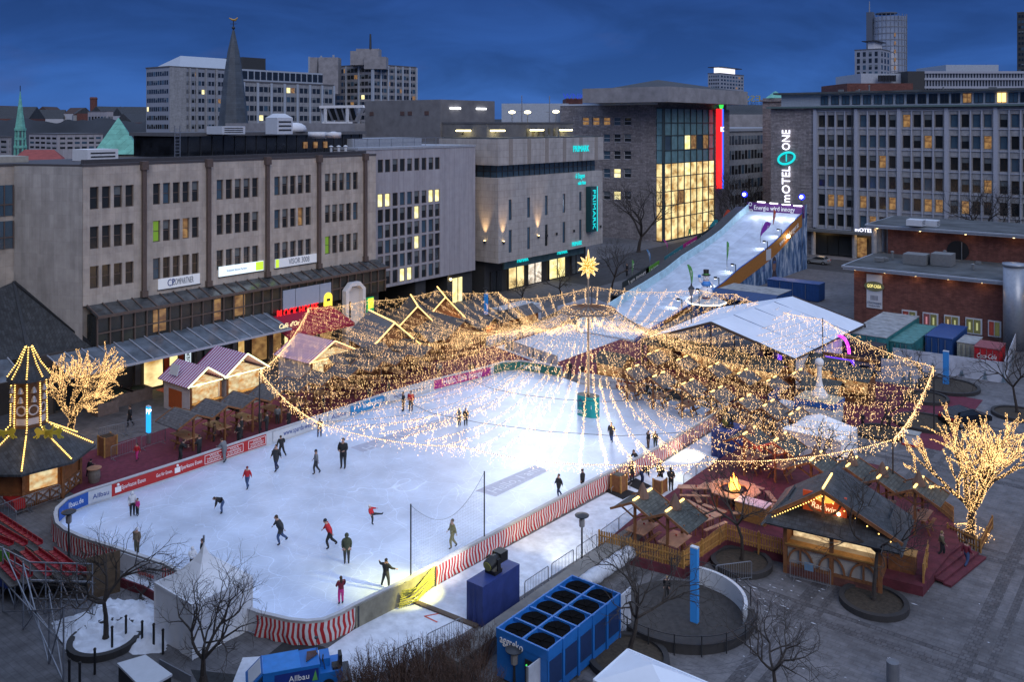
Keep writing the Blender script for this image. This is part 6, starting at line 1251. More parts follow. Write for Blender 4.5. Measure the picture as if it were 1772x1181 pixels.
chalet(722,608,4.6,6,5.2,'chalet with a glowing steep gable left of the blue pillar',True,shing,.9); chalet(770,585,4,6,5.0,'small chalet with a glowing gable and ridge by the store',True,shing,.9); chalet(680,640,5,6.5,5.0,'blue grey roofed chalet with a dotted light gable',True,M('blue_grey_roof',(.13,.15,.18),.8,var=.2),1.2); chalet(800,618,5,8,4.2,'long brown chalet with a lit eave in the left rows',False,shing,1.4)
for k,(px,py) in enumerate(((722,600),(795,590),(640,600),(850,600),(1200,650),(1300,660),(1400,660),(600,650))):
    x,y=G(px,py); lamp((x,y,2.2),90,(1,.55,.2),.4)
# ---- carillon tower kiosk at the left
cx_,cy_=G(50,850); T=thing('carillon_kiosk','octagonal timber kiosk carrying a lit carillon tower with bells and gold lions','kiosk',(cx_,cy_)); R1=4.3
def octa(r,ph=math.pi/8+TH): return [(cx_+r*math.cos(ph+k*math.pi/4),cy_+r*math.sin(ph+k*math.pi/4)) for k in range(8)]
MB().prism(octa(3.2),.0,2.75).build('walls',M('kiosk_plank',(.22,.085,.03),.7,var=.25,scale=3),T); MB().lathe(cx_,cy_,[(R1,2.55),(R1,2.7),(1.5,4.3),(1.25,4.7)],8,0,math.pi/8+TH).build('roof',slate,T)
b=MB(); pan=MB(); o8=octa(3.28)
for k in range(8):
    a,q=Vector(o8[k]),Vector(o8[(k+1)%8]); pan.slab([(*a,.25),(*q,.25),(*q,.95),(*a,.95)],.04)
    for z in (.22,.98): b.bar((*a,z),(*q,z),.1,.12)
    for s in range(3):
        p0,p1=a.lerp(q,s/3),a.lerp(q,(s+1)/3); n_=Vector((((a+q)/2).x-cx_,((a+q)/2).y-cy_)).normalized()*.06; b.bar((p0.x+n_.x,p0.y+n_.y,.2),(p0.x+n_.x,p0.y+n_.y,1),.09); b.bar((p0.x+n_.x,p0.y+n_.y,.25),(p1.x+n_.x,p1.y+n_.y,.95),.07); b.bar((p0.x+n_.x,p0.y+n_.y,.95),(p1.x+n_.x,p1.y+n_.y,.25),.07)
    b.bar((*a,0),(*a,2.7),.18)
pan.build('parapet_panel',M('kiosk_cream'),T); b.build('timber_frame',wood,T)
vis=[k for k in range(8) if ((Vector(o8[k])+Vector(o8[(k+1)%8]))/2-Vector((cx_,cy_))).dot(Vector((.75,-.3)))>2.2]
for k in vis[:2]:
    a,q=Vector(o8[k]),Vector(o8[(k+1)%8]); n_=((a+q)/2-Vector((cx_,cy_))).normalized()*.1; p0,p1=a.lerp(q,.15)+n_,a.lerp(q,.85)+n_; MB().slab([(*p0,1.15),(*p1,1.15),(*p1,2.35),(*p0,2.35)],.03).build('serving_window',interior('kiosk_goods',0,0,0),T)
    mdl=(p0+p1)/2; lamp((mdl.x+n_.x*6,mdl.y+n_.y*6,2.2),12,(1,.7,.3),.2)
# tower
tz0,tz1=4.7,8.0; MB().lathe(cx_,cy_,[(1.5,4.3),(1.08,tz0),(1.02,tz1)],8,0,math.pi/8+TH).build('tower_shaft',M('tower_plank',(.11,.055,.03),.7,var=.2),T); MB().lathe(cx_,cy_,[(1.42,tz1-.05),(1.38,tz1+.08),(.7,tz1+1.1),(.2,tz1+2.2),(.08,tz1+2.3)],8,0,math.pi/8+TH).build('tower_roof',slate,T)
goldm=M('gold_figure',(.42,.36,.04),.45,var=.1); bellm=M('bell_metal',(.45,.42,.42),.3,.5); o8=octa(1.05); 
for k in range(8):
    a,q=Vector(o8[k]),Vector(o8[(k+1)%8]); m_=(a+q)/2; n_=(m_-Vector((cx_,cy_))).normalized(); t=(q-a).normalized()
    if n_.dot(Vector((.62,-.78)))<-.2: continue
    for z in (7.4,6.75): p=m_+n_*.1; MB().lathe(p.x,p.y,[(.2,z-.2),(.17,z-.1),(.11,z+.12),(.04,z+.2)],10).build('bell',bellm,T)
    p=m_+n_*.03; b=MB(); P=[(p.x+t.x*.3*math.cos(u),p.y+t.y*.3*math.cos(u),5.95+.32*math.sin(u)) for u in np.linspace(0,6.283,17)]; b.tube(P,.06,5,0,False); b.build('round_frame',M('kiosk_cream'),T); b=MB().slab([(p.x-t.x*.35,p.y-t.y*.35,4.95),(p.x+t.x*.35,p.y+t.y*.35,4.95),(p.x+t.x*.35,p.y+t.y*.35,5.4),(p.x-t.x*.35,p.y-t.y*.35,5.4)],.04).build('cream_panel',M('kiosk_cream'),T)
def bulbs(pts_,st,label=None):
    S=LED()
    for i in range(len(pts_)-1):
        a,q=Vector(pts_[i]),Vector(pts_[i+1]); n=max(1,int((q-a).length/st)); S.line(a,q,.03)
        for k in range(n): S.add(a.lerp(q,k/n),.062)
    return S
amber=M('amber_bulb',(.3,.2,.05),.4,emit=(1,.58,.14),es=3.4,var=0)
for k in range(8):
    ph=math.pi/8+TH+k*math.pi/4; c,s=math.cos(ph),math.sin(ph); P=lambda r,z:(cx_+r*c,cy_+r*s,z)
    S=bulbs([P(.25,tz1+2.2),P(.75,tz1+1.1),P(1.42,tz1+.12)],.16); S.build('bulb_chain',amber,'amber bulb chain on a hip of the carillon tower roof','light chain','bulb chains of the tower roof')
    S=bulbs([P(1.1,tz1-.1),P(1.16,tz0+.1),P(1.55,4.42)],.16); o=S.build('bulb_chain',amber,'amber bulb chain down an edge of the carillon tower shaft','light chain','bulb chains of the tower shaft')
    S=bulbs([P(1.6,4.38),P(R1-.1,2.8)],.14); o=S.build('bulb_chain',amber,'amber bulb chain on a hip of the octagonal kiosk roof','light chain','bulb chains of the kiosk roof')
lamp((cx_+1.5,cy_-1.9,6.3),22,(1,.6,.2),.3); lamp((cx_+3.,cy_-1.5,4.6),14,(1,.6,.2),.3); lamp((cx_-1.2,cy_-2.2,6.3),18,(1,.6,.2),.3)
def lion(px,dirr,label):
    """flat cut-out striding lion, gilt board 5 cm thick, the way the kiosk carries it"""
    t=(px-CX)/F; D=cx_*-s_+cy_*c_-1.9; x=D*(t*c_-s_); y=D*(t*s_+c_); z=4.35; O=[(-1.0,.05),(-.95,.25),(-.7,.3),(-.62,.55),(-.78,.75),(-.85,1.0),(-.6,1.25),(-.3,1.2),(-.1,1.0),(.2,.92),(.7,.95),(1.0,1.05),(1.25,1.3),(1.1,1.45),(1.35,1.5),(1.45,1.2),(1.15,.85),(1.15,.5),(1.3,.2),(1.05,.1),(.85,.35),(.8,.5),(.7,.2),(.4,.0),(.3,.12),(.5,.4),(.1,.5),(-.2,.45),(-.3,.1),(-.6,-.05),(-.65,.08),(-.5,.2),(-.55,.3),(-.8,.08)]
    P=[(x+dirr*u*.6*c_,y+dirr*u*.6*s_,z+v*.6) for u,v in O]; b=MB(); b.face(P); b.face([(p[0]-.06*s_,p[1]+.06*c_,p[2]) for p in P])
    for i in range(len(P)): a,q=P[i],P[(i+1)%len(P)]; b.face([a,q,(q[0]-.06*s_,q[1]+.06*c_,q[2]),(a[0]-.06*s_,a[1]+.06*c_,a[2])])
    return tag(b.build('lion_figure',goldm),label,'figure')
lion(72,1,'gilt striding lion cut-out in front of the carillon tower'); 
D0=-cx_*s_+cy_*c_
lion(14,-1,'gilt lion cut-out at the left side of the carillon tower'); lion(95,-1,'gilt lion cut-out at the right side of the carillon tower')
# ================================================================ tents
tentw=M('tent_white',(.66,.72,.82),.65,var=.06,scale=.6); tentg=M('tent_grey_white',(.68,.70,.75),.7,var=.1,scale=.8)
xa,ya=G(1110,587,4); T=thing('marquee','big white marquee roof with dark edge below the snow slide','marquee',(-37,96))
# ridge runs along x (towards the camera right), eaves along it
ze,zr=3.4,6.8
pA,pB,pC,pD=(-48.0,77.5),(-31.3,77.5),(-31.3,103),(-48.0,103)
P1=G(1230,558,6.6); P2=G(1372,513,6.6); P3=G(1497,562,3.4); P4=G(1375,622,3.4); P5=G(1112,588,3.4); P6=G(1238,530,3.6)
b=MB(); b.slab([(*P4,3.4),(*P3,3.4),(*P2,6.6),(*P1,6.6)],.08); P6=G(1243,531,3.6); b.slab([(*P1,6.6),(*P2,6.6),(*P6,3.5),(*P5,3.4)],.08); b.build('roof',tentw,T)
g=MB()
for k in range(1,4):
    u=k/4; a=Vector((*P4,3.44)).lerp(Vector((*P3,3.44)),u); q=Vector((*P1,6.64)).lerp(Vector((*P2,6.64)),u); g.bar(a,q,.07,.05)
g.build('seams',M('tent_seam',(.16,.22,.34),.7),T); g=MB(); g.bar((*P4,3.35),(*P1,6.55),.14,.25,); g.bar((*P5,3.35),(*P1,6.55),.14,.25); g.bar((*P2,6.6),(*P3,3.4),.14,.2); g.bar((*P4,3.35),(*P3,3.35),.1,.15); g.build('edge_beams',M('tent_edge',(.06,.045,.04),.7),T)
b=MB()
for p in (P4,P3,P5,(P1[0],P1[1]),(P2[0],P2[1])): b.bar((*p,0),(*p,3.3 if p in (P4,P3,P5) else 6.5),.16)
b.build('posts',metald,T); b=MB(); b.face([(P4[0]-.3,P4[1]+.5,0),(P3[0]-.3,P3[1]-.1,0),(P3[0]-.3,P3[1]-.1,3.3),(P4[0]-.3,P4[1]+.5,3.3)]); b.build('side_cloth',tentg,T)
def peaktent(x,y,w,d,hw,hp,label,rz=0,mat=None,peak=True,seg=6,door=True):
    A=thing('pavilion_tent',label,'tent',(x,y),rz); ca,sa=math.cos(rz),math.sin(rz); mat=mat or tentg
    def W_(p): return (x+p[0]*ca-p[1]*sa,y+p[0]*sa+p[1]*ca,p[2])
    b=MB(); n=8; ring=[]
    for k in range(seg+1):
        u=k/seg; s=(1-u)**(2.1 if peak else 1); z=hw+(hp-hw)*u; ring.append([( (i/n*2-1)*w/2*s,-d/2*s,z) for i in range(n)]+[(w/2*s,(i/n*2-1)*d/2*s,z) for i in range(n)]+[((1-i/n*2)*w/2*s,d/2*s,z) for i in range(n)]+[(-w/2*s,(1-i/n*2)*d/2*s,z) for i in range(n)])
    m=4*n
    for k in range(seg):
        for i in range(m): b.face([ring[k][i],ring[k][(i+1)%m],ring[k+1][(i+1)%m],ring[k+1][i]])
    b.v=[W_(p) for p in b.v]; b.build('roof',mat,A,True); b=MB()
    cn=[(-w/2,-d/2),(w/2,-d/2),(w/2,d/2),(-w/2,d/2)]
    for i in range(4):
        p,q=Vector(cn[i]),Vector(cn[(i+1)%4]); L_=8; nn=Vector(((q-p).y,-(q-p).x)).normalized()
        for k in range(L_):
            a,e_=p.lerp(q,k/L_),p.lerp(q,(k+1)/L_); wa=nn*.04*math.sin(k*2.3) if 0<k<L_ else nn*0; we=nn*.04*math.sin((k+1)*2.3) if k+1<L_ else nn*0; b.face([(*(a+wa),.02),(*(e_+we),.02),(*e_,hw),(*a,hw)])
    b.v=[W_(p) for p in b.v]; b.build('side_walls',mat,A); b=MB()
    for p in cn: b.bar((*p,0),(*p,hw),.06)
    for i in range(4): b.bar((*cn[i],hw-.02),(*cn[(i+1)%4],hw-.02),.08,.16)
    b.v=[W_(p) for p in b.v]; b.build('frame',mat,A)
    if peak: b=MB(); b.v=[]; b.tube([W_((0,0,hp-.2)),W_((0,0,hp+.15))],.05,6); b.build('finial',metal,A)
    return A
# pointed tent: front-right corner (1319*.3386,..)
c1=G(447,1108); c0=G(290,1130); ctr=((c1[0]+c0[0])/2-.4,(c1[1]+c0[1])/2-.2)
x,y=G(366,1150); peaktent(-40.5,25.95,3.4,3.4,2.65,4.8,'pointed white pagoda tent beside the striped rink end',0)
x,y=G(1128,1150,3.2); peaktent(x,y,4.0,2.8,2.4,3.2,'white tent roof cut by the bottom edge','' or 0,tentw,False,1)
x,y=G(1412,800); peaktent(x,y+.9,4.4,3.8,2.3,3.5,'white tent under the canopy edge behind the timber hut',0,tentg,False,1)
# ================================================================ blue service containers, snowman bar, rows behind the far boards
contb=M('container_blue',(.015,.06,.20),.5,var=.12,scale=1.2); contt=M('container_teal',(.03,.17,.19),.55,var=.25,scale=1); rustw=M('weathered_grey',(.26,.27,.28),.8,var=.35,scale=1.4); cocar=M('container_red',(.42,.012,.02),.45,var=.06)
def container(label,x0,x1,y0,y1,z1,mat,roofm=None,cat='container',doors='y',z0=.1,name='shipping_container'):
    A=thing(name,label,cat,((x0+x1)/2,(y0+y1)/2)); b=MB().box(x0,x1,y0,y1,z0,z1-.08); r=.05
    for k in range(int((x1-x0)/.45)): b.box(x0+.15+k*.45,x0+.35+k*.45,y0-r,y0,z0+.15,z1-.25)
    for k in range(int((y1-y0)/.45)): b.box(x1,x1+r,y0+.15+k*.45,y0+.35+k*.45,z0+.15,z1-.25)
    b.build('body',mat,A); b=MB().box(x0-.06,x1+.06,y0-.06,y1+.06,z1-.08,z1); b.build('roof',roofm or mat,A); g=MB()
    for k in (.25,.75): g.bar((x0+(x1-x0)*k,y0-.1,z0+.2),(x0+(x1-x0)*k,y0-.1,z1-.2),.05)
    g.box((x0+x1)/2-.02,(x0+x1)/2+.02,y0-.09,y0-.05,z0+.1,z1-.15); g.build('door_rods',metal,A); return A
def cpx(label,px0,px1,pyb,dep,h,mat,roofm=None,**k):
    x0,y0=G(px0,pyb); x1=ONY(px1,y0)[0]; return container(label,x0,x1,y0,y0+dep,h,mat,roofm,**k)
cpx('long blue shipping container under the printed mountain cloth',1382,1417,560,-12,2.7,contb) if 0 else container('long blue shipping container below the printed mountain cloth',ONY(1328,129)[0],-45,129,131.6,2.6,contb)
container('blue roofed stall with a grey flat top between slide and marquee',-53.8,-45.5,114.7,119.5,3.2,contb,rustw,name='blue_stall',cat='stall')
MB_=thing('lean_roof','sloping dark blue corrugated awning roof in front of the grey flat top','roof',(-50,112)); MB().slab([(-54.4,111.6,2.5),(-45.2,111.6,2.5),(-45.3,114.5,3.2),(-54.2,114.5,3.2)],.08).build('sheet',M('blue_corrugated',(.012,.05,.17),.5,pat=brickpat(.25,9,.05,.6,0,'XY')),MB_); b=MB(); b.bar((-54.2,111.8,0),(-54.2,111.8,2.4),.1); b.bar((-45.4,111.8,0),(-45.4,111.8,2.4),.1); b.build('posts',metald,MB_)
container('green striped container with weathered grey roof, larger of the two',-31.5,-27.5,99.5,113,3.1,contt,rustw); container('green container with a mossy lower roof beside the larger one',-27.4,-25.2,100.5,111,2.6,contt,M('mossy_teal',(.07,.20,.19),.8,var=.35,scale=1.5)); container('small green annexe box at the corner of the marquee',-33.6,-31.4,96.5,99.2,2.5,contt)
container('blue container beside the low wall of the pavilion',-24.9,-22.2,105.0,112.5,2.7,contb); container('cream and grey container between the blue and the red ones',-21.7,-20.0,105.0,109,2.5,M('container_cream',(.30,.30,.24),.7,var=.3),rustw)
cR=container('bright red drinks container with white script',-19.5,-17.2,102.2,105.6,2.9,cocar,M('container_red_roof',(.22,.06,.07),.7,var=.2)); text('Coca-Cola',cR,pw,(-18.35,102.02,2.05),(1,0,.04),(0,0,1),.7,1.8,.02,shear=.35)
o=MB().box(-20.4,-19.7,101.6,102.3,0,1.3); tag(o.build('red_cabinet',cocar),'small orange red cabinet beside the bright red container','cabinet'); MB_=MB(); MB_.lathe(-11.5,112,[(3.2,1.9),(2.6,2.6),(.2,3.3)],8); tag(MB_.build('parasol',M('parasol_green',(.02,.15,.08),.8)),'dark green parasol at the right edge behind the red container','parasol')
# white printed site fence with faint fir trees
firp=M('fir_print',(.13,.19,.24),.8,var=.4,scale=6)
def sitefence(label,P,h=1.9,n=5,seed=1,z0=.0,mat=None):
    rr=random.Random(seed); A=thing('site_fence',label,'fence',P[0]); b=MB()
    for a,q in zip(P,P[1:]): b.slab([(*a,z0),(*q,z0),(*q,h),(*a,h)],.06)
    b.build('printed_panel',mat or M('fence_print_white',(.42,.45,.52),.8,var=.25,scale=.9),A); g=MB(); f=MB()
    for a,q in zip(P,P[1:]):
        L_=(Vector(q)-Vector(a)).length; d=(Vector(q)-Vector(a))/L_; nrm=Vector((d.y,-d.x)); k=0
        if nrm.dot(Vector(a))>0: nrm=-nrm
        while k<L_: p=Vector(a)+d*k; g.bar((p.x-nrm.x*.1,p.y-nrm.y*.1,0),(p.x-nrm.x*.1,p.y-nrm.y*.1,h),.07); k+=2.4
        for t in range(int(L_/1.3)):
            c=Vector(a)+d*(rr.random()*L_)+nrm*.05; hh=rr.uniform(.5,1.3)
            for lv in range(5):
                z=z0+.1+hh*lv/5; w=.34*hh*(1-lv/5.5); f.face([(c.x-d.x*w,c.y-d.y*w,z),(c.x+d.x*w,c.y+d.y*w,z),(c.x,c.y,z+hh*.3)])
    g.build('fence_posts',metal,A); f.build('printed_trees',firp,A); return A
sitefence('white site fence printed with firs in front of the containers at the right',[G(1545,636),G(1738,664),G(1758,610)],2.1,seed=3)
sitefence('white printed board standing at the tip of the light canopy',[G(1525,660),G(1588,668)],2.3,seed=5)
sitefence('white fir print fence in front of the blue chiller, bottom centre',[G(915,1230),G(1055,1115) ,G(1092,1080)],1.9,seed=6)
sitefence('white hoarding between blue cabin and slide under the net',[G(965,560),G(1020,542),G(1062,560)],2.2,seed=7); container('white and blue cabin behind the left part of the crown ring',-71.5,-68.5,86.5,93,2.7,signd,M('cabin_roof',(.33,.36,.40),.7),name='site_cabin',cat='cabin') 
struct(MB().face([(-65.5,80,.05),(-56,77,.05),(-56,95,.05),(-65.5,95,.05)]).build('snow_run_out',M('run_out_mat',(.45,.50,.6),.6,var=.1)))
sitefence('long white hoarding along the run-out of the slide',[(-66,79),(-66,94)],1.3,seed=8); sitefence('white hoarding in front of the run-out behind the far boards',[(-65.5,78.6),(-52,84.5)] if 0 else [(-64,80),(-55,77.6)],1.2,seed=9)
# snowman on his bar
x,y=G(1262,600); x,y=-51.9,97.0; D=-x*s_+y*c_; X_=(1222-CX)/F*114.5; x=X_*c_-114.5*s_; y=X_*s_+114.5*c_
T=thing('snowman_bar','small blue octagonal bar with a lit eave ring below the inflatable snowman','bar',(x,y)); zb=ZZ(548,92); z1=3.0
MB().lathe(x,y,[(1.7,0),(1.7,z1)],8,0,.4).build('walls',contb,T); MB().lathe(x,y,[(2.5,z1),(2.5,z1+.12),(1.9,z1+.5)],8,0,.4).build('roof',M('cabin_roof'),T); b=MB()
for k in range(8): a=.4+k*math.pi/4; q=a+math.pi/4; b.bar((x+2.5*math.cos(a),y+2.5*math.sin(a),z1+.05),(x+2.5*math.cos(q),y+2.5*math.sin(q),z1+.05),.14)
b.build('light_ring',M('ring_light',(.4,.4,.4),.4,emit=(1,.95,.8),es=2.6,var=0),T); d_=Vector((x,y)).normalized(); MB().slab([(x-d_.x*1.75-.4*c_,y-d_.y*1.75-.4*s_,1.0),(x-d_.x*1.75+.4*c_,y-d_.y*1.75+.4*s_,1.0),(x-d_.x*1.75+.4*c_,y-d_.y*1.75+.4*s_,2.2),(x-d_.x*1.75-.4*c_,y-d_.y*1.75-.4*s_,2.2)],.04).build('serving_window',litD,T)
T=thing('inflatable_snowman','inflatable snowman with top hat and blue waistcoat on the small bar roof','snowman',(x,y,z1+.5)); zz=z1+.45; sm=M('snowman_white',(.62,.63,.70),.6,var=.04); cblue=M('waistcoat_blue',(.05,.20,.55),.6)
b=MB(); b.ball((x,y,zz+1.2),1.15,1,1,1,16); b.ball((x,y,zz+2.6),.8,1,1,1.05,16); b.ball((x,y,zz+3.75),.62,1,1,.95,16); b.build('body',sm,T,True)
b=MB(); b.ball((x,y,zz+2.65),.86,1,1,.85,16); b.build('waistcoat',cblue,T,True); rx,ry=c_,s_; b=MB(); b.tube([(x-rx*.7,y-ry*.7,zz+3.0),(x-rx*1.15,y-ry*1.15,zz+3.2),(x-rx*1.2,y-ry*1.2,zz+3.8)],[.24,.22,.2],8); b.tube([(x+rx*.7,y+ry*.7,zz+3.0),(x+rx*1.1,y+ry*1.1,zz+2.6),(x+rx*1.2,y+ry*1.2,zz+1.9)],[.24,.22,.2],8); b.build('arms',sm,T,True)
b=MB(); b.ball((x-rx*1.2,y-ry*1.2,zz+4.0),.3); b.ball((x+rx*1.2,y+ry*1.2,zz+1.7),.3); b.build('mittens',cblue,T,True); MB().cyl(x,y,zz+3.1,zz+3.3,.5,.5,14).build('scarf',bmar,T); MB().cyl(x,y,zz+4.2,zz+4.32,.78,.78,18).cyl(x,y,zz+4.32,zz+5.2,.46,.5,18).build('top_hat',black,T); MB().cyl(x,y,zz+4.34,zz+4.5,.5,.5,18).build('hat_band',fg,T)
fx_,fy_=s_,-c_; b=MB()
for dz in (1.7,1.2,2.25): b.ball((x+fx_*1.1*(1 if dz<2 else .84),y+fy_*1.1*(1 if dz<2 else .84),zz+dz),.1)
for q in (-.2,.2): b.ball((x+fx_*.57+rx*q,y+fy_*.57+ry*q,zz+3.9),.07)
b.build('buttons_and_eyes',black,T); MB().tube([(x+fx_*.55,y+fy_*.55,zz+3.72),(x+fx_*1.0,y+fy_*1.0,zz+3.7)],[.1,.02],6).build('nose',fo,T); MB().cyl(x,y,zz,zz+.18,.7,.7,14).build('base_ring',bmar,T); lamp((x+fx_*3,y+fy_*3,zz+2.5),60,(.95,.95,1),.5)
T.scale=(.72,.72,.72)
# ================================================================ red deck with the timber hut
deckm=M('red_deck',(.105,.022,.034),.9,var=.3,scale=2); ZD=.55
DK=[G(1035,950,.5),(-29.3,59.5),(-29.6,66),(-19,68),(-9.5,62),(-10.2,54.5),(-15.2,49.3),(-15.0,46.3) if 0 else G(1575,1015,.5),G(1365,960,.5),G(1275,940,.5),G(1235,985,.5) if 0 else G(1175,985,.5)]
DK=[G(1035,950,.5),(-29.4,50),(-29.4,68),(-19,69),G(1650,905,.5),G(1660,940,.5),G(1597,1018,.5),G(1258,937,.5),G(1184,988,.5)]
o=MB().prism(DK,0,ZD).build('red_deck',deckm); struct(o)
def picket(label,P,h=.95,z=ZD,gap=.16,mat=None,parent=None):
    A=thing('picket_fence',label,'fence',P[0]); b=MB(); g=MB()
    for a,q in zip(P,P[1:]):
        a,q=Vector(a),Vector(q); L_=(q-a).length; d=(q-a)/L_; k=0
        for zz in (.25,.7): g.bar((a.x,a.y,z+zz),(q.x,q.y,z+zz),.04,.08)
        while k<L_: p=a+d*k; hh=h+.04*math.sin(k*2.); b.bar((p.x,p.y,z),(p.x,p.y,z+hh),.02,.10) if 0 else b.prism([(p.x-d.x*.05-d.y*.02,p.y-d.y*.05+d.x*.02),(p.x+d.x*.05-d.y*.02,p.y+d.y*.05+d.x*.02),(p.x+d.x*.05-d.y*.045,p.y+d.y*.05+d.x*.045),(p.x-d.x*.05-d.y*.045,p.y-d.y*.05+d.x*.045)],z,z+hh); k+=gap
        k=0
        while k<=L_+.01: p=a+d*min(k,L_-.02); g.bar((p.x,p.y,0),(p.x,p.y,z+h+.08),.09); k+=2.0
    b.build('pickets',mat or woody,A); g.build('rails_and_posts',woody,A); return A
a,q,r_,t_=G(1037,947,ZD),G(1183,985,ZD),G(1257,935,ZD),G(1357,962,ZD)
picket('golden picket fence along the near edge of the deck beside the lane',[a,q]); picket('golden picket fence from the deck corner back towards the timber hut',[q,r_]); picket('golden picket fence between the bare tree bed and the timber hut',[r_,t_]); 
picket('golden picket fence behind the timber hut on the right deck side',[G(1540,858,ZD),G(1598,862,ZD),G(1650,905,ZD)]); picket('short golden gate panel at the foot of the deck stairs',[G(1598,1010,ZD),G(1607,965,ZD)],1.0)
picket('small golden picket box round the foot of the right lit tree',[G(1640,930,0),G(1697,958,0),G(1718,915,0)],.8,0,.2,wood)
# hut: long side faces the camera side, gable over it
pA=Vector(G(1359,975,ZD)); pB=Vector(G(1523,1016,ZD)); ex=(pB-pA).normalized(); ey=Vector((-ex.y,ex.x)); rz=math.atan2(ex.y,ex.x); Lh=(pB-pA).length; dh=2.6
print('HUT',tuple(pA),Lh,math.degrees(rz))
T=thing('timber_hut','large half-timbered hut with a lit script sign under its slate gable','hut',tuple(pA),rz,None)
def LW(u,v,z): p=pA+ex*u+ey*v; return (p.x,p.y,z)
def lb(u0,u1,v0,v1,z0,z1,name,mat,par=None):
    b=MB().box(u0,u1,v0,v1,z0,z1); b.v=[LW(*p) for p in b.v]; return b.build(name,mat,par or T)
def lmb(b,name,mat,par=None,**k): b.v=[LW(*p) for p in b.v]; return b.build(name,mat,par or T,**k)
cream=M('plaster_cream',(.36,.34,.32),.8,var=.1)
lb(.1,Lh-.1,.12,dh,0,ZD+1.15,'front_plinth',cream); lb(.1,Lh-.1,1.2,dh,ZD+1.15,ZD+2.5,'inner_wall',wood); lb(0,.1,.1,dh,ZD,ZD+2.5,'side_wall',wood); lb(Lh-.1,Lh,.1,dh,ZD,ZD+2.5,'side_wall',wood)
lb(.2,Lh-.2,1.1,1.19,ZD+1.2,ZD+2.3,'bar_interior',interior('bar_inside',(.35,.18,.08),(1,.75,.42),.8,1.6)); lb(0,Lh,-.1,.5,ZD+1.15,ZD+1.23,'counter',woody); lb(-.1,Lh+.1,-.03,.11,0,ZD-.0,'base_board',redb)
b=MB()
for u in (0,Lh*.5,Lh): b.box(u-.11,u+.11,-.06,.1,0,ZD+2.55)
b.box(0,Lh,-.05,.09,ZD+1.02,ZD+1.14); b.box(0,Lh,-.05,.09,ZD-.06,ZD+.08); b.box(0,Lh,-.05,.09,ZD+2.4,ZD+2.55)
for k in range(3):
    u0=Lh*k/3+.15; u1=Lh*(k+1)/3-.15; m_=(u0+u1)/2; b.bar((m_,-.02,ZD),(m_,-.02,ZD+1.05),.1)
    for s in (-1,1): P=[(m_+s*(u1-u0)/2*math.sin(a),-.02,ZD+.05+ .95*math.cos(a)) for a in np.linspace(.1,1.5,6)]; [b.bar(p,q,.1) for p,q in zip(P,P[1:])]
lmb(b,'timber_frame',wood)
def slabL(P,mat,name): b=MB().slab(P,.12); return lmb(b,name,mat)
e0,e1=-1.1,Lh+1.3; er=ZD+2.5
slabL([(e0,-.95,er),(e1,-.95,er),(e1-.9,.9,er+.95),(e0+.9,.9,er+.95)],slate,'front_eave_roof')
ap=(Lh*.42,.0,ZD+4.75); b=MB()
rfz=ZD+3.15; vb=dh+1.2
slabL([(-.9,-.35,rfz-.35),(Lh*.42,-.35,ap[2]),(Lh*.42,vb,ap[2]),(-.9,vb,rfz-.35)],slate,'main_roof'); slabL([(Lh*.42,-.35,ap[2]+.06),(Lh+1.2,-.35,rfz-.45),(Lh+1.2,vb,rfz-.45),(Lh*.42,vb,ap[2]+.06)],slate,'main_roof'); slabL([(e1-.9,.9,er+.95),(e1,-1.3,er-.02),(e1,vb,er-.02),(e1-.9,vb-.8,er+.95)],slate,'side_eave_roof')
slabL([(e0+.9,.9,er+.95),(e0+.9,vb-.8,er+.95),(e0,vb,er-.02),(e0,-1.3,er-.02)],slate,'side_eave_roof')
b=MB()
u=0.1
while u<Lh: 
    hh=(ap[2]-rfz)*(1-abs(u-Lh*.42)/(Lh*.6)); 
    if hh>.15: b.box(u,u+.11,.55,.6,rfz,rfz+hh*.62)
    u+=.17
lmb(b,'gable_pickets',woody); b=MB().face([(0,.75,rfz-.3),(Lh,.75,rfz-.3),(Lh*.42,.75,ap[2]-.15)]); lmb(b,'gable_back',M('gable_dark',(.035,.025,.02))); b=MB()
b.bar((Lh*.42,-.2,ap[2]-1.5),(Lh*.42,-.2,ap[2]-.15),.16)
for s in (-1,1): P=[(Lh*.42+s*(.08+.9*math.sin(a)),-.2,ap[2]-1.35+.9*(1-math.cos(a))) for a in np.linspace(0,1.3,5)]; [b.bar(p,q,.12) for p,q in zip(P,P[1:])]
for s,u_ in ((-1,-.9),(1,Lh+1.2)): b.bar((Lh*.42,-.38,ap[2]-.03),(u_,-.38,rfz-.42),.07,.2)
lmb(b,'gable_timber',wood); sb=lb(Lh*.42-1.25,Lh*.42+1.15,.38,.5,rfz-.1,rfz+1.15,'sign_board',M('sign_red_lit',(.25,.03,.02),.6,emit=(.5,.07,.01),es=.35,var=.2))
p=LW(Lh*.42-.05,.33,rfz+.38); text('Radlwirt',sb,M('script_light',(.4,.3,.2),.4,emit=(1,.72,.4),es=1.1,var=0),p,(ex.x,ex.y,-.08),(0,0,1),.5,1.5,.004,shear=.25); b=MB(); b.tube([(Lh*.42,.36,rfz+.95),(Lh*.42,.42,rfz+.95)],.3,16); b.v=[(Lh*.42+(v[0]-Lh*.42)*2.0,v[1],v[2]) for v in b.v]; lmb(b,'sign_oval',M('sign_oval_lit',(.4,.2,.05),.5,emit=(1,.45,.08),es=.9,var=0),sb); b=MB().ball((Lh*.42+.75,.28,rfz+.22),.1); lmb(b,'sign_lamp',warmL,sb)
lamp(LW(Lh*.42+.1,-.15,rfz+.9),20,(1,.5,.12),.15); lamp(LW(Lh*.3,.6,ZD+2.1),12,(1,.7,.4),.3); lamp(LW(Lh*.75,.6,ZD+2.1),12,(1,.7,.4),.3)
S=LED()
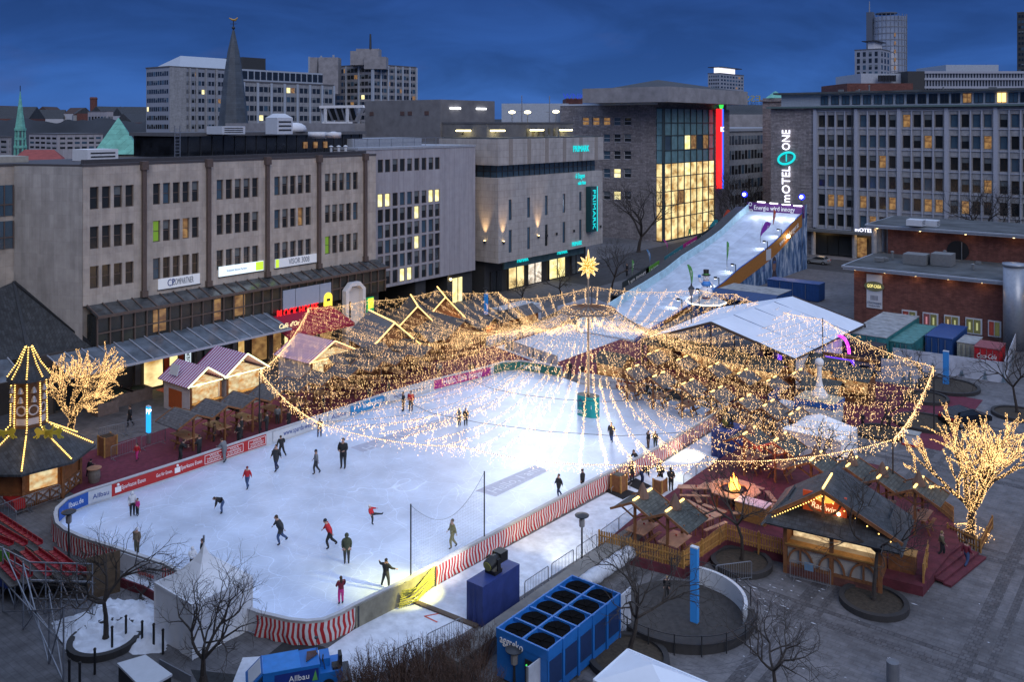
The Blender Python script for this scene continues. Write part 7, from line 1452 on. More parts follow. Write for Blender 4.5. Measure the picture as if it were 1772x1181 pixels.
for s,u_ in ((-1,-.9),(1,Lh+1.2)):
    a_=Vector(LW(Lh*.42,-.5,ap[2]-.25)); q_=Vector(LW(u_,-.5,rfz-.62)); n=int((q_-a_).length/(.17 if s<0 else .62)); 
    for k in range(n): S.add(a_.lerp(q_,k/n),.045)
S.build('bulb_chain',amber,'bulb chain along the gable of the large timber hut','light chain')
a_,q_=LW(Lh*.42,-.3,ap[2]+.12),LW(Lh*.42,2.2,ap[2]+.12); tag(MB().bar(a_,q_,.09).build('ridge_light',M('ridge_light')),'glowing bar on the ridge of the large timber hut','light bar')
# deck box, stairs
x,y=G(1545,1000,ZD); b=MB(); A=thing('wooden_chest','wooden chest with a pale golden lid at the deck stairs','chest',G(1570,985,ZD),rz); c=G(1562,985,ZD); b.box(-.7,.7,-.45,.45,ZD,ZD+1.0); ca,sa=math.cos(rz),math.sin(rz); b.v=[(c[0]+p[0]*ca-p[1]*sa,c[1]+p[0]*sa+p[1]*ca,p[2]) for p in b.v]; b.build('box',wood,A); b=MB().box(-.75,.75,-.5,.5,ZD+1.0,ZD+1.05); b.v=[(c[0]+p[0]*ca-p[1]*sa,c[1]+p[0]*sa+p[1]*ca,p[2]) for p in b.v]; b.build('lid',woody,A)
A=thing('deck_stairs','dark red wooden steps leading off the deck at the right','stairs',G(1640,1000)); s0,s1=Vector(G(1592,985,.5)),Vector(G(1655,938,.5)); dn=Vector(G(1665,1012)) -Vector(G(1600,990)); dn.normalize()
for k in range(4):
    z=ZD-.02-.13*k; a0,a1=s0+dn*(.42*k),s1+dn*(.42*k); b=MB().prism([tuple(a0),tuple(a0+dn*.42),tuple(a1+dn*.42),tuple(a1)],max(0,z-.12),z); b.build('step',deckm,A)
# shelters with ridge bars on the deck
def capped(): return shelter('twin deck shelter','',True,True,True,shingg,3.0,2.5)
cS=None
for px,py,rz_,lab in ((1112,867,0.25,'left of two deck shelters with turret caps nearest the skating lane'),(1168,886,.25,'right of two deck shelters with turret caps nearest the skating lane')):
    x,y=G(px,py,3.2); o=capped() if cS is None else dup(cS,(0,0,0)); cS=cS or o; o.location=(x,y,ZD); o['label']=lab; o['group']='deck shelters with lit ridge bars'; o.rotation_euler=(0,0,1.57)
for px,py,lab in ((1297,754,'deck shelter with lit ridge nearest the second blue box'),(1350,765,'deck shelter with lit ridge left of the small white tent'),(1412,799,'deck shelter with lit ridge just behind the big hut, left one'),(1474,809,'deck shelter with lit ridge behind the big hut, middle one'),(1527,829,'deck shelter with lit ridge behind the big hut, third one'),(1590,845,'deck shelter next to the right lit tree')):
    x,y=G(px,py,3.2); o=dup(cS,(x,y,ZD),1.57,lab,'deck shelters with lit ridge bars')
# fire pit table with benches
fx,fy=G(1270,872,ZD); T=thing('fire_table','octagonal timber table round a burning fire bowl','table',(fx,fy)); b=MB()
for k in range(8):
    a,q=k*math.pi/4+.3,(k+1)*math.pi/4+.3; b.slab([(fx+.95*math.cos(a),fy+.95*math.sin(a),ZD+1.02),(fx+1.75*math.cos(a),fy+1.75*math.sin(a),ZD+1.02),(fx+1.75*math.cos(q),fy+1.75*math.sin(q),ZD+1.02),(fx+.95*math.cos(q),fy+.95*math.sin(q),ZD+1.02)],.07)
b.build('table_top',woodt,T); b=MB()
for k in range(8): a=k*math.pi/4+.3; b.bar((fx+1.4*math.cos(a),fy+1.4*math.sin(a),ZD),(fx+1.4*math.cos(a),fy+1.4*math.sin(a),ZD+.96),.12)
b.build('legs',wood,T); MB().cyl(fx,fy,ZD,ZD+1.0,.5,.62,14).build('fire_bowl',black,T); fl=M('flame',(.3,.1,.0),.5,emit=(1,.42,.06),es=5,var=0); b=MB(); rr=random.Random(3)
for k in range(16): a=rr.random()*6.28; d=rr.random()*.35; h=rr.uniform(.4,1.15)*(1.1-d*1.6); x,y=fx+d*math.cos(a),fy+d*math.sin(a); b.tube([(x,y,ZD+.95),(x+.04,y,ZD+.95+h*.4),(x-.05*math.sin(a),y,ZD+.95+h)],[.10,.13,.01],5)
b.build('flames',fl,T); lamp((fx,fy,ZD+1.9),170,(1,.45,.12),.25)
bp=None
def bench(label,group):
    A=thing('bench',label,'bench',(0,0,0),0,group); MB().box(-.85,.85,-.17,.17,.43,.48).build('seat',woodt,A); b=MB()
    for s in (-.65,.65): b.bar((s,-.14,.43),(s,-.22,0),.05); b.bar((s,.14,.43),(s,.22,0),.05); b.bar((s,-.2,.12),(s,.2,.12),.04)
    b.build('legs',metald,A); return A
for k in range(8):
    a=k*math.pi/4+.3+math.pi/8; o=bench('timber bench of the ring around the fire table','benches round the fire table') if bp is None else dup(bp,(0,0,0)); bp=bp or o; o.location=(fx+2.5*math.cos(a),fy+2.5*math.sin(a),ZD); o.rotation_euler=(0,0,a+math.pi/2)
def btable(label,group):
    A=thing('beer_table',label,'table',(0,0,0),0,group); MB().box(-1.0,1.0,-.3,.3,1.0,1.05).build('table_top',woodt,A); b=MB()
    for s in (-.8,.8): b.bar((s,-.25,1),(s,-.3,0),.05); b.bar((s,.25,1),(s,.3,0),.05)
    b.build('legs',wood,A); b=MB().box(-1,1,-.75,-.5,.7,.74).box(-1,1,.5,.75,.7,.74); 
    for s in (-.8,.8):
        for v in (-.62,.62): b.bar((s,v,0),(s,v,.7),.05)
    b.build('side_benches',woodt,A); MB().cyl(.2,0,1.05,1.14,.05,.05,8).build('candle_jar',M('red_jar'),A); return A
bt=None
for px,py,r_,lab in ((1203,905,-.4,'standing table right of the two near deck shelters, upper'),(1225,925,1.3,'standing table right of the two near deck shelters, lower'),(1320,800,1.2,'standing table behind the fire, left'),(1362,806,.9,'red lit standing table behind the fire, right'),(1345,790,.5,'standing table under the light cable behind the fire'),(1200,870,.6,'standing table between shelters and fire table')):
    x,y=G(px,py,ZD); o=btable(lab,None) if bt is None else dup(bt,(0,0,0),0,lab); bt=bt or o; o.location=(x,y,ZD); o.rotation_euler=(0,0,r_)
lamp((*G(1310,830,1),3.2),60,(1,.12,.3),.5); lamp((*G(1175,930,1),3.0),30,(1,.5,.4),.5); lamp((*G(1350,890,1),3.0),40,(1,.35,.25),.5)
x,y=G(1303,900,ZD); A=thing('counter','golden fronted counter with a pale top beside the hut','counter',(x,y)); b=MB().box(x-1,x+1,y-.5,y+.5,ZD,ZD+1.1); b.build('body',woody,A); MB().box(x-1.05,x+1.05,y-.55,y+.55,ZD+1.1,ZD+1.16).build('top',M('counter_top_pink',(.5,.4,.42),.4),A)
# rubber mats and gate post at the rink entrance
rub=M('rubber_mat',(.012,.012,.014),.9)
for k,P in enumerate((((1045,850),(1070,842),(1100,853),(1078,865)),((1082,838),(1100,828),(1128,842),(1108,850)),((1118,855),(1135,842),(1150,852),(1130,862)),((1150,865),(1178,842),(1215,855),(1182,870)))):
    b=MB().prism([G(*p,.045) for p in P],.03,.05); tag(b.build('rubber_mat',rub),['black rubber mat at the wooden box by the striped cloth','black rubber mat under the bending person','small black rubber mat beside the wooden bin','largest black rubber mat between lane and deck'][k],'mat')
def wbox(px,py,w,h,lab,name='wooden_box',mat=None,top=None):
    x,y=G(px,py); A=thing(name,lab,'box',(x,y)); b=MB().box(x-w/2,x+w/2,y-w/2,y+w/2,.03,h); b.build('body',mat or wood,A); b=MB()
    for sx in (-1,1):
        for sy in (-1,1): b.box(x+sx*w/2-.05,x+sx*w/2+.05,y+sy*w/2-.05,y+sy*w/2+.05,.0,h+.08)
    b.build('corner_posts',woody,A); MB().box(x-w*.4,x+w*.4,y-w*.4,y+w*.4,h,h+.03).build('opening',top or black,A); return A
wbox(1071,850,.8,1.15,'wooden box at the gap of the striped cloth'); wbox(1142,852,.7,.9,'wooden bin beside two standing people by the lane',top=white); wbox(186,788,1.0,1.5,'tall brown wooden bin inside the railing at the left')
for k in range(5): x,y=G(1058+k*8,852-k*1.5,.05); tag(MB().tube([(x,y,.05),(x,y,.3),(x+.1,y+.1,.45)],.03,5).build('skate_aid',metal),'thin grey skate rest standing on the rubber mat','skate rest','skate rests on the mat')
# ================================================================ crowd barriers
def barrier_mesh():
    b=MB(); b.tube([(-1.1,0,.12),(-1.1,0,1.05),(-1.02,0,1.12),(1.02,0,1.12),(1.1,0,1.05),(1.1,0,.12)],.025,5); b.bar((-1.1,0,.2),(1.1,0,.2),.03)
    bars=MB()
    for k in range(15): bars.bar((-1.0+k*.143,0,.2),(-1.0+k*.143,0,1.1),.014)
    ft=MB()
    for s in (-.9,.9): ft.bar((s,-.3,.02),(s,.3,.02),.04); ft.bar((s,0,.02),(s,0,.2),.03)
    return b,bars,ft
galv=M('galvanised_steel',(.24,.255,.29),.4,.5); BP=None
def barrier(x,y,rz_,z=0,label='grey steel crowd barrier in the row along the skating lane',group='crowd barriers along the lane'):
    global BP
    if BP is None:
        A=thing('crowd_barrier',label,'barrier',(0,0,0),0,group); f,bb,ft=barrier_mesh(); f.build('frame',galv,A); bb.build('bars',galv,A); ft.build('feet',galv,A); BP=A; A.location=(x,y,z); A.rotation_euler=(0,0,rz_); return A
    return dup(BP,(x,y,z),rz_,label,group)
def brow(P,label,group,z=.03):
    for a,q in zip(P,P[1:]):
        a,q=Vector(a),Vector(q); n=max(1,round((q-a).length/2.25)); r_=math.atan2((q-a).y,(q-a).x)
        for k in range(n): p=a.lerp(q,(k+.5)/n); barrier(p.x,p.y,r_,z,label,group)
brow([G(655,1181,.03),G(805,1105,.03)],'grey steel crowd barrier between hedge and lane','barriers between hedge and lane'); brow([G(905,1045,.03),G(1035,955,.03)],'grey steel crowd barrier beside the lane between blue box and deck','barriers beside the lane'); brow([G(1040,950,.03),G(1100,905,.03)],'grey steel crowd barrier at the deck behind the near shelters','barriers at the near deck'); brow([G(1183,850,.03),G(1225,815,.03)],'grey steel crowd barrier at the deck edge by the rubber mats','barriers by the mats')
brow([G(0,905),G(100,868)],'grey steel crowd barrier before the carillon kiosk','barriers before the carillon kiosk'); brow([G(-10,880),G(28,915)],'grey steel crowd barrier at the left frame edge','barriers at the left edge',0)
barrier(*G(1402,1012),rz+.02,0,'single crowd barrier with a notice in front of the timber hut',None); o=bpy.data.objects.new('x',None); bpy.data.objects.remove(o)
x,y=G(1402,1000); 
p=Vector(G(1400,1008)); nt_=MB().box(-.25,.25,-.05,-.03,.55,1.0); nt_.v=[(p.x+q[0]*math.cos(rz)-q[1]*math.sin(rz),p.y+q[0]*math.sin(rz)+q[1]*math.cos(rz),q[2]+.1) for q in nt_.v]; tag(nt_.build('notice',M('blue_notice',(.16,.28,.42))),'small blue notice fixed to the single barrier before the timber hut','notice')
barrier(*G(1270,1010),.9,0,'tilted wide mesh barrier beside the bare tree bed',None); barrier(*G(1555,808),.9,0,'barrier leaning behind the lit ridge shelters',None); brow([G(172,765),G(262,745)],'grey railing panel at the left red carpet','railings at the left carpet',0); brow([G(188,800),G(290,765)],'lower grey railing panel by the wooden bin','railings by the wooden bin',0)
# ================================================================ blue boxes with black floodlights
def bluebox(px,py,lab,w=2.4,d=2.4,h=3.1,x0=None):
    x,y=G(px,py) if x0 is None else x0; A=thing('draped_platform',lab,'platform',(x,y)); b=MB(); n=7
    cn=[(-w/2,-d/2),(w/2,-d/2),(w/2,d/2),(-w/2,d/2)]
    for i in range(4):
        p,q=Vector(cn[i]),Vector(cn[(i+1)%4]); nn=Vector(((q-p).y,-(q-p).x)).normalized()
        for k in range(n):
            a,e_=p.lerp(q,k/n),p.lerp(q,(k+1)/n); wa=nn*.06*(math.sin(k*2.6)) if k else nn*0; we=nn*.06*math.sin((k+1)*2.6) if k+1<n else nn*0; b.face([(x+a.x+wa.x,y+a.y+wa.y,.03),(x+e_.x+we.x,y+e_.y+we.y,.03),(x+e_.x,y+e_.y,h),(x+a.x,y+a.y,h)])
    b.face([(x+c[0],y+c[1],h) for c in cn]); b.build('blue_tarpaulin',M('tarpaulin_blue',(.022,.04,.17),.55,var=.2,scale=1.5),A)
    A=thing('theatre_spotlight','black moving spotlight on top of '+lab.split(' with')[0],'spotlight',(x,y,h)); b=MB(); b.box(x-.35,x+.35,y-.3,y+.3,h,h+.2); b.box(x-.4,x-.32,y-.12,y+.12,h+.2,h+.8); b.box(x+.32,x+.4,y-.12,y+.12,h+.2,h+.8); b.build('yoke',black,A); b=MB(); b.tube([(x-.0,y+.35,h+.65),(x,y-.1,h+.62),(x,y-.5,h+.5)],[.26,.32,.3],12); b.box(x-.3,x+.3,y+.25,y+.85,h+.45,h+.95); b.build('lamp_head',black,A); MB().tube([(x,y-.51,h+.5),(x,y-.55,h+.49)],.26,12).build('lens',M('lens_dark_yellow',(.2,.2,.05),.2),A)
    return x,y,h
x,y,h=bluebox(0,0,'blue draped platform beside the lane, lower left one with black spotlight',1.1,3.1,2.1,x0=(-30.1,36.6)) 
lamp((x-1.6,y-.6,h+1.2),2600,(1,.90,.22),.1,'SPOT',(-34.9,35.2,.4),56,.9); lamp((-30.6,40.6,3.2),700,(1,.78,.35),.1,'SPOT',(-34.2,46,.8),62,.9); lamp((x-1.4,y+1,h+1.2),900,(1,.97,.85),.1,'SPOT',(-37.5,37.5,.2),70,.9); lamp((x+.2,y+3,4.6),1300,(1,.97,.85),.1,'SPOT',(-30.6,44.6,0),34,.9)
bluebox(0,0,'blue draped platform at the far right rink corner with black spotlight',1.6,2.6,2.1,x0=(-30.0,65.5)); lamp((-30.6,65,3.6),1500,(1,.92,.65),.1,'SPOT',(-32.5,63.0,0),46,.9); lamp((-30.6,62,4.2),800,(1,.97,.8),.1,'SPOT',(-30.9,58.3,0),34,.9)
# ---- chiller container with ten fans
c1=G(862,1108,2.6); 
X0,Y0,X1,Y1=-26.9,32.3,-24.0,41.6; hC=2.4
A=thing('chiller_unit','bright blue chiller container with ten roof fans at the bottom','chiller',((X0+X1)/2,Y0)); cb2=M('chiller_blue',(.015,.13,.42),.45,var=.08)
def chl(px,py,z): return G(px,py,z)
q=[chl(860,1087,hC),chl(938,1122,hC),chl(1058,1020,hC),chl(990,996,hC)]; print('CH',q)
nx_=5; ca=Vector(q[0]); cbv=Vector(q[3]); ww=(Vector(q[1])-Vector(q[0])); ll=(cbv-ca); Lc=ll.length; Wc=2.9; eu=ll/Lc; ev=Vector((eu.y,-eu.x))
def CW(u,v,z): p=ca+eu*u+ev*v; return (p.x,p.y,z)
def cadd(b,name,mat): b.v=[CW(*p) for p in b.v]; return b.build(name,mat,A)
b=MB().box(0,Lc,0,Wc,.15,hC-.2); b.box(-.03,Lc+.03,-.03,.05,hC-.45,hC); b.box(-.03,Lc+.03,Wc-.05,Wc+.03,hC-.45,hC); b.box(-.03,.06,.05,Wc-.05,hC-.45,hC); b.box(Lc-.06,Lc+.03,.05,Wc-.05,hC-.45,hC); b.box(.06,Lc-.06,Wc/2-.05,Wc/2+.05,hC-.45,hC-.02)
for k in range(1,5): b.box(Lc*k/5-.05,Lc*k/5+.05,.05,Wc-.05,hC-.45,hC-.03)
for k in range(6): b.box(Lc*k/5-.06,Lc*k/5+.06,-.06,-.03,.1,hC) if 0<k<5 else None; b.box(max(0,Lc*k/5-.08),min(Lc,Lc*k/5+.08),Wc+.03,Wc+.07,.1,hC)
cadd(b,'casing',cb2); b=MB()
for k in range(5): b.box(Lc*k/5+.15,Lc*(k+1)/5-.15,Wc+.0,Wc+.04,.6,hC-.6)
cadd(b,'side_grille',M('grille_dark_blue',(.01,.03,.10),.6))
for k in range(5):
    for v in (Wc*.27,Wc*.73): b=MB(); b.cyl(Lc*(k+.5)/5,v,hC-.199,hC-.12,.62,.64,24); cadd(b,'fan_well',M('matte_black',(.006,.006,.007),.95,var=0,spec=.03)); g=MB(); [g.bar((Lc*(k+.5)/5-.5*math.cos(a),v-.5*math.sin(a),hC-.1),(Lc*(k+.5)/5+.5*math.cos(a),v+.5*math.sin(a),hC-.1),.05,.02) for a in (.3,1.3,2.4)]; g.cyl(Lc*(k+.5)/5,v,hC-.12,hC-.05,.11,.11,10); cadd(g,'fan_blades',M('matte_black'))
nn=-eu; text('aggreko',A,pw,CW(-.06,.9,hC-.4),(ev.x,ev.y,0),(0,0,1),.55,1.35,.01); b=MB().box(-.07,-.03,1.7,2.4,.5,1.6); cadd(b,'control_panel',metald); b=MB().ball((-.08,1.9,1.2),.04); cadd(b,'red_indicator',redL); b=MB().ball((-.08,1.8,1.35),.04); cadd(b,'green_indicator',grnL)
b=MB(); 
P=[(*G(1005+k*6.6,1015-k*4.4,.6),.6+.0*k) for k in range(14)]
rr=random.Random(2); tag(MB().tube([(p[0]+rr.uniform(-.05,.05),p[1],.65) for p in P],[.42+.04*math.sin(k*2.1) for k in range(14)],10).build('insulated_duct',M('duct_white',(.42,.45,.52),.7,var=.2,bump=.4),None,True),'thick white insulated duct lying above the chiller','duct')
b=MB().box(-28.6,-27.6,31,48,0,.9); struct(b.build('kerb_wall',M('concrete_wall',(.17,.165,.16),.85,var=.25,scale=1)))
# ================================================================ round sunken pit with blue pillar, planters, pillars
pxc,pyc=G(1180,1062); A=thing('round_pit','round sunken stairwell with dark parapet and thin railings','stairwell',(pxc,pyc)); b=MB(); r0=3.6
for k in range(30):
    a,q=-.5+k*.12,-.5+(k+1)*.12; pass
def arcw(b,r0,r1,a0,a1,z0,z1,n=26,cx=None,cy=None,m=0):
    cx=pxc if cx is None else cx; cy=pyc if cy is None else cy
    for k in range(n):
        a=a0+(a1-a0)*k/n; q=a0+(a1-a0)*(k+1)/n
        P=[(cx+r*math.cos(t),cy+r*math.sin(t)) for r,t in ((r0,a),(r1,a),(r1,q),(r0,q))]; b.prism(P,z0,z1,m)
b=MB(); arcw(b,3.4,3.75,-1.9,.5,0,.55); b.build('parapet',M('pit_dark',(.035,.034,.036),.8),A); b=MB(); arcw(b,3.2,3.38,.2,1.9,0,1.0); b.build('white_panel',signd,A); b=MB(); 
for rr_,zz in ((3.9,.9),(3.9,.5)): b.tube([(pxc+rr_*math.cos(a),pyc+rr_*math.sin(a),zz+.1) for a in np.linspace(-2.2,2.2,40)],.025,4)
for a in np.linspace(-2.2,2.2,14): b.bar((pxc+3.9*math.cos(a),pyc+3.9*math.sin(a),0),(pxc+3.9*math.cos(a),pyc+3.9*math.sin(a),1.05),.05)
b.build('railing',metald,A); MB().cyl(pxc,pyc,-.02,.012,3.4,3.4,40).build('pit_floor',M('pit_floor',(.045,.042,.042),.9,var=.3),A)
b=MB()
for rr_ in (4.6,4.9,5.2): 
    arcw(b,rr_,rr_+.06,-1.9,1.9,-.02,.01)
struct(b.build('path',M('worn_white_line',(.13,.13,.145),.9,var=.4,scale=4)))
def pillar(px,py,h,lab,w=.2,lit=0,p=None):
    x,y=G(px,py); A=thing('info_pillar',lab,'pillar',(x,y)); m_=M('pillar_blue_lit',(.02,.2,.5),.5,emit=(.02,.42,1),es=lit,var=0) if lit>.5 else (M('pillar_blue_mid',(.03,.2,.5),.4,emit=(.01,.12,.4),es=.4,var=0) if lit else M('pillar_blue',(.03,.17,.42),.4,emit=(.01,.08,.28),es=.35,var=0))
    b=MB(); b.prism([(x-w,y-w*.6),(x+w,y-w*.6),(x+w,y+w*.6),(x-w,y+w*.6)],.1 if not lit else .9,h); b.build('shaft',m_,A); MB().box(x-w*.9,x+w*.9,y-w*.5,y+w*.5,0,.9 if lit else .1).build('foot',metal,A); MB().box(x-w*1.03,x+w*1.03,y-w*.63,y+w*.63,h,h+.06).build('cap',signd,A)
    if p: text('P',A,whiteL,(x+w+.02,y,h-.4),(0,1,0),(0,0,1),.6,None,.01); text('P',A,whiteL,(x,y-w*.6-.02,h-.4),(1,0,0),(0,0,1),.6,None,.01)
    return A
pillar(1202,1080,3.95,'tall blue pillar standing in the round pit'); pillar(257,768,3.0,'glowing light blue parking pillar on the left square',.19,1.0,True); pillar(841,556,3.6,'bright blue pillar rising out of the lights near the chalets',.24,.4); pillar(1637,668,3.4,'blue pillar before the white printed fence on the right',.26,0)
def roundbed(px,py,r,lab,snowy=False):
    x,y=G(px,py); A=thing('tree_bed',lab,'planter',(x,y)); b=MB(); arcw(b,r,r+.28,0,2*math.pi,0,.32,28,x,y); b.build('kerb_ring',M('pit_dark'),A); MB().cyl(x,y,.0,.2,r,r,28).build('soil',snow if snowy else M('bed_soil',(.05,.04,.03),.95,var=.4,scale=5,bump=.6),A)
roundbed(181,1113,1.45,'round planter with snow around the tree by the stands',True); roundbed(1512,1047,1.5,'round bed of the tree before the timber hut'); roundbed(1283,978,1.5,'round bed of the tree beside the deck fence'); roundbed(1087,1145,1.7,'round dark bed of the tree beside the chiller'); roundbed(1603,692,1.7,'round kerb of the tree under the canopy end'); roundbed(1523,752,1.6,'round kerb of the tree near the right lit tree'); roundbed(1760,720,1.8,'round kerb of the tree at the right edge'); roundbed(1600,735,2.2,'low round basin with dark arcs near the parked car') ; roundbed(1560,690,2.4,'round low wall around the blue pillar at the printed fence') if 0 else roundbed(1640,672,2.6,'round low wall around the blue pillar at the printed fence')
x,y=G(1577,770); A=thing('white_crate','small white box table standing alone on the right square','crate',(x,y)); MB().box(x-.55,x+.55,y-.45,y+.45,.15,.95).build('body',signd,A); MB().box(x-.65,x+.65,y-.55,y+.55,.95,1.0).build('lid',M('crate_lid',(.3,.32,.32)),A); MB().box(x-.6,x+.6,y-.5,y+.5,0,.15).build('feet',bred,A)
x,y=G(1545,1195); A=MB().cyl(x,y,0,1.3,.28,.28,16); o=A.build('bollard',M('grey_bollard',(.13,.14,.16),.6)); tag(o,'thick grey round bollard at the bottom edge of the square','bollard')
# white column monument stand
x,y=G(1418,745); A=thing('ice_stand','small blue and cream stand with a white pillar figure on its roof','stand',(x,y)); MB().box(x-1.6,x+1.6,y-1.2,y+1.2,0,2.3).build('walls',signd,A); MB().box(x-1.7,x+1.7,y-1.3,y+1.3,2.3,2.75).build('fascia',M('fascia_blue',(.02,.10,.36),.5),A); MB().box(x-1.65,x+1.65,y-1.25,y+1.25,2.75,2.8).build('roof',M('cream_roof',(.4,.36,.27)),A); MB().box(x-1.66,x-1.3,y-1.26,y-1.2,0,2.3).box(x-1.66,x+1.66,y-1.26,y-1.2,0,.6).build('blue_trim',M('fascia_blue'),A)
A=thing('white_pillar_figure','white tapering pillar with a round top standing on the small stand roof','figure',(x,y,2.8)); MB().lathe(x,y,[(.75,2.8),(.7,3.1),(.38,3.5),(.22,4.2),(.18,5.2),(.24,5.5)],10).build('shaft',white,A,True); MB().ball((x,y,5.75),.38).build('top_ball',white,A,True)
b=MB().box(x-3.4,x-1.9,y-1,y+.4,0,1.9); tag(b.build('cooler',signd),'pale square cabinet left of the blue and cream stand','cabinet')
x,y=G(1345,745); sg=MB().slab([(*G(1330,740),1.0),(*G(1350,725),1.0),(*G(1350,725),2.8),(*G(1330,740),2.8)],.08); tag(sg.build('blue_board',contb),'blue and white board panel leaning near the far right platform','panel')
sitefence('blue topped white board along the lane end by the far platform',[G(1325,760),G(1352,738)],1.8,seed=12)
# ================================================================ street lamps
def streetlamp(px,py,top,lab,group=None,kind=0,xy=None):
    x,y=xy or G(px,py); D=-x*s_+y*c_; h=ZZ(top,D) if top else 4.0; A=thing('street_lamp',lab,'street lamp',(x,y)); 
    MB().tube([(x,y,0),(x,y,.6),(x,y,h-.75)],[.09,.06,.05],8).build('post',metald,A); b=MB()
    if kind==0: b.lathe(x,y,[(.06,h-.8),(.16,h-.72),(.17,h-.35),(.08,h-.3)],10); b.build('lamp_glass',M('lamp_grey',(.2,.2,.21),.4),A); MB().lathe(x,y,[(.1,h-.3),(.40,h-.12),(.42,h-.07),(.2,h),(.05,h+.03)],20).build('lamp_shade',metald,A)
    else: b.lathe(x,y,[(.1,h-.75),(.32,h-.1),(.34,h)],8); b.build('lamp_glass',M('lamp_grey'),A); MB().lathe(x,y,[(.4,h),(.1,h+.35),(.04,h+.6)],8).build('lamp_hood',metald,A)
    return A
streetlamp(1007,988,890,'flat hatted street lamp between lane and chiller'); streetlamp(119,967,884,'flat hatted street lamp by the rink curve at the left'); streetlamp(890,1195,1122,'flat hatted street lamp in front of the chiller end'); streetlamp(298,1060,1004,'flat hatted lamp head just left of the pointed tent')
streetlamp(1229,600,500,'dark lantern street lamp before the marquee','',1,(-43.8,86.5)); streetlamp(822,520,498,'small pale lamp before the dark store base',None,0,(-82.5,98.5)); streetlamp(1327,0,700,'lantern lamp in the lights right of the rink corner',None,0,(-29.0,72.0))
# ================================================================ bleachers
A=thing('grandstand','scaffold grandstand with rows of red seats at the bottom left','grandstand',G(60,1000)); sr=M('seat_red',(.26,.01,.018),.45); rows_=[((0,887),(70,900)),((0,905),(45,918)),((0,921),(22,928))]
def seatrow(a,q,z,n):
    a,q=Vector((*G(*a,z),z)),Vector((*G(*q,z),z)); b=MB(); d=(q-a); d.normalize(); nn=Vector((-d.y,d.x,0))
    for k in range(n):
        p=a.lerp(q,(k+.5)/n); w=(q-a).length/n*.42; b.box(-w,w,-.15,.15,.0,.05); m=len(b.v)-8
        for i in range(m,m+8): vx,vy,vz=b.v[i]; v=p+d*vx+nn*vy; b.v[i]=(v.x,v.y,p.z+vz)
        b.box(-w,w,.12,.16,.05,.24); m=len(b.v)-8
        for i in range(m,m+8): vx,vy,vz=b.v[i]; v=p+d*vx+nn*vy; b.v[i]=(v.x,v.y,p.z+vz)
    b.build('seat_row',sr,A); MB().bar(tuple(a-nn*.1-Vector((0,0,.25))),tuple(q-nn*.1-Vector((0,0,.25))),.5,.06).build('footboard',M('plank_grey',(.10,.095,.09)),A)
for a,q,z,n in (((-30,878),(70,944),1.7,12),((-30,902),(44,945),2.0,10),((-30,925),(20,945),2.3,7),((38,955),(85,998),1.9,8),((62,955),(120,998),1.6,9),((88,955),(140,995),1.3,8),((8,960),(52,1000),2.2,8),((0,975),(30,1005),2.5,6),((125,985),(168,1000),1.1,5)): seatrow(a,q,z,n)
g=MB(); rail=[(*G(0,947,2.9),2.9),(*G(52,974,2.9),2.9),(*G(160,977,2.9),2.9)]
for a,q in zip(rail,rail[1:]): g.bar(a,q,.06); g.bar((a[0],a[1],2.45),(q[0],q[1],2.45),.05); g.bar((a[0],a[1],1.95),(q[0],q[1],1.95),.08)
for t in np.linspace(0,1,5): p=Vector(rail[1]).lerp(Vector(rail[2]),t); g.bar((p.x,p.y,0),tuple(p),.055)
for t in (0,.5): p=Vector(rail[0]).lerp(Vector(rail[1]),t); g.bar((p.x,p.y,0),tuple(p),.055)
for t in np.linspace(0,.75,4): p=Vector(rail[1]).lerp(Vector(rail[2]),t); q=Vector(rail[1]).lerp(Vector(rail[2]),t+.25); g.bar((p.x,p.y,1.95),(q.x,q.y,.1),.045); g.bar((p.x,p.y,.1),(q.x,q.y,1.95),.045); g.bar((p.x+.0,p.y,1.),(q.x,q.y,1.),.045)
for t in (0,.5): p=Vector(rail[0]).lerp(Vector(rail[1]),t); q=Vector(rail[0]).lerp(Vector(rail[1]),t+.5); g.bar((p.x,p.y,1.95),(q.x,q.y,.1),.045); g.bar((p.x,p.y,.1),(q.x,q.y,1.95),.045)
g.build('scaffold_frame',galv,A); MB().prism([G(-10,1040),G(140,1040),G(185,1025),G(100,985),G(-40,960)],.6,1.0).build('underframe',black,A)
bb=MB(); p0,p1=rail[0],Vector(rail[0]).lerp(Vector(rail[1]),.3); bb.slab([(p0[0]-.9,p0[1]-.4,.9),(p1.x,p1.y,.9),(p1.x,p1.y,2.8),(p0[0]-.9,p0[1]-.4,2.8)],.04); o=bb.build('banner',M('banner_leaf'),A); b2=MB().slab([(p0[0]-.9+.02,p0[1]-.46,.9),(p1.x+.02,p1.y-.06,.9),(p1.x+.02,p1.y-.06,1.7),(p0[0]-.9+.02,p0[1]-.46,1.7)],.02); b2.build('banner_band',navy,o)
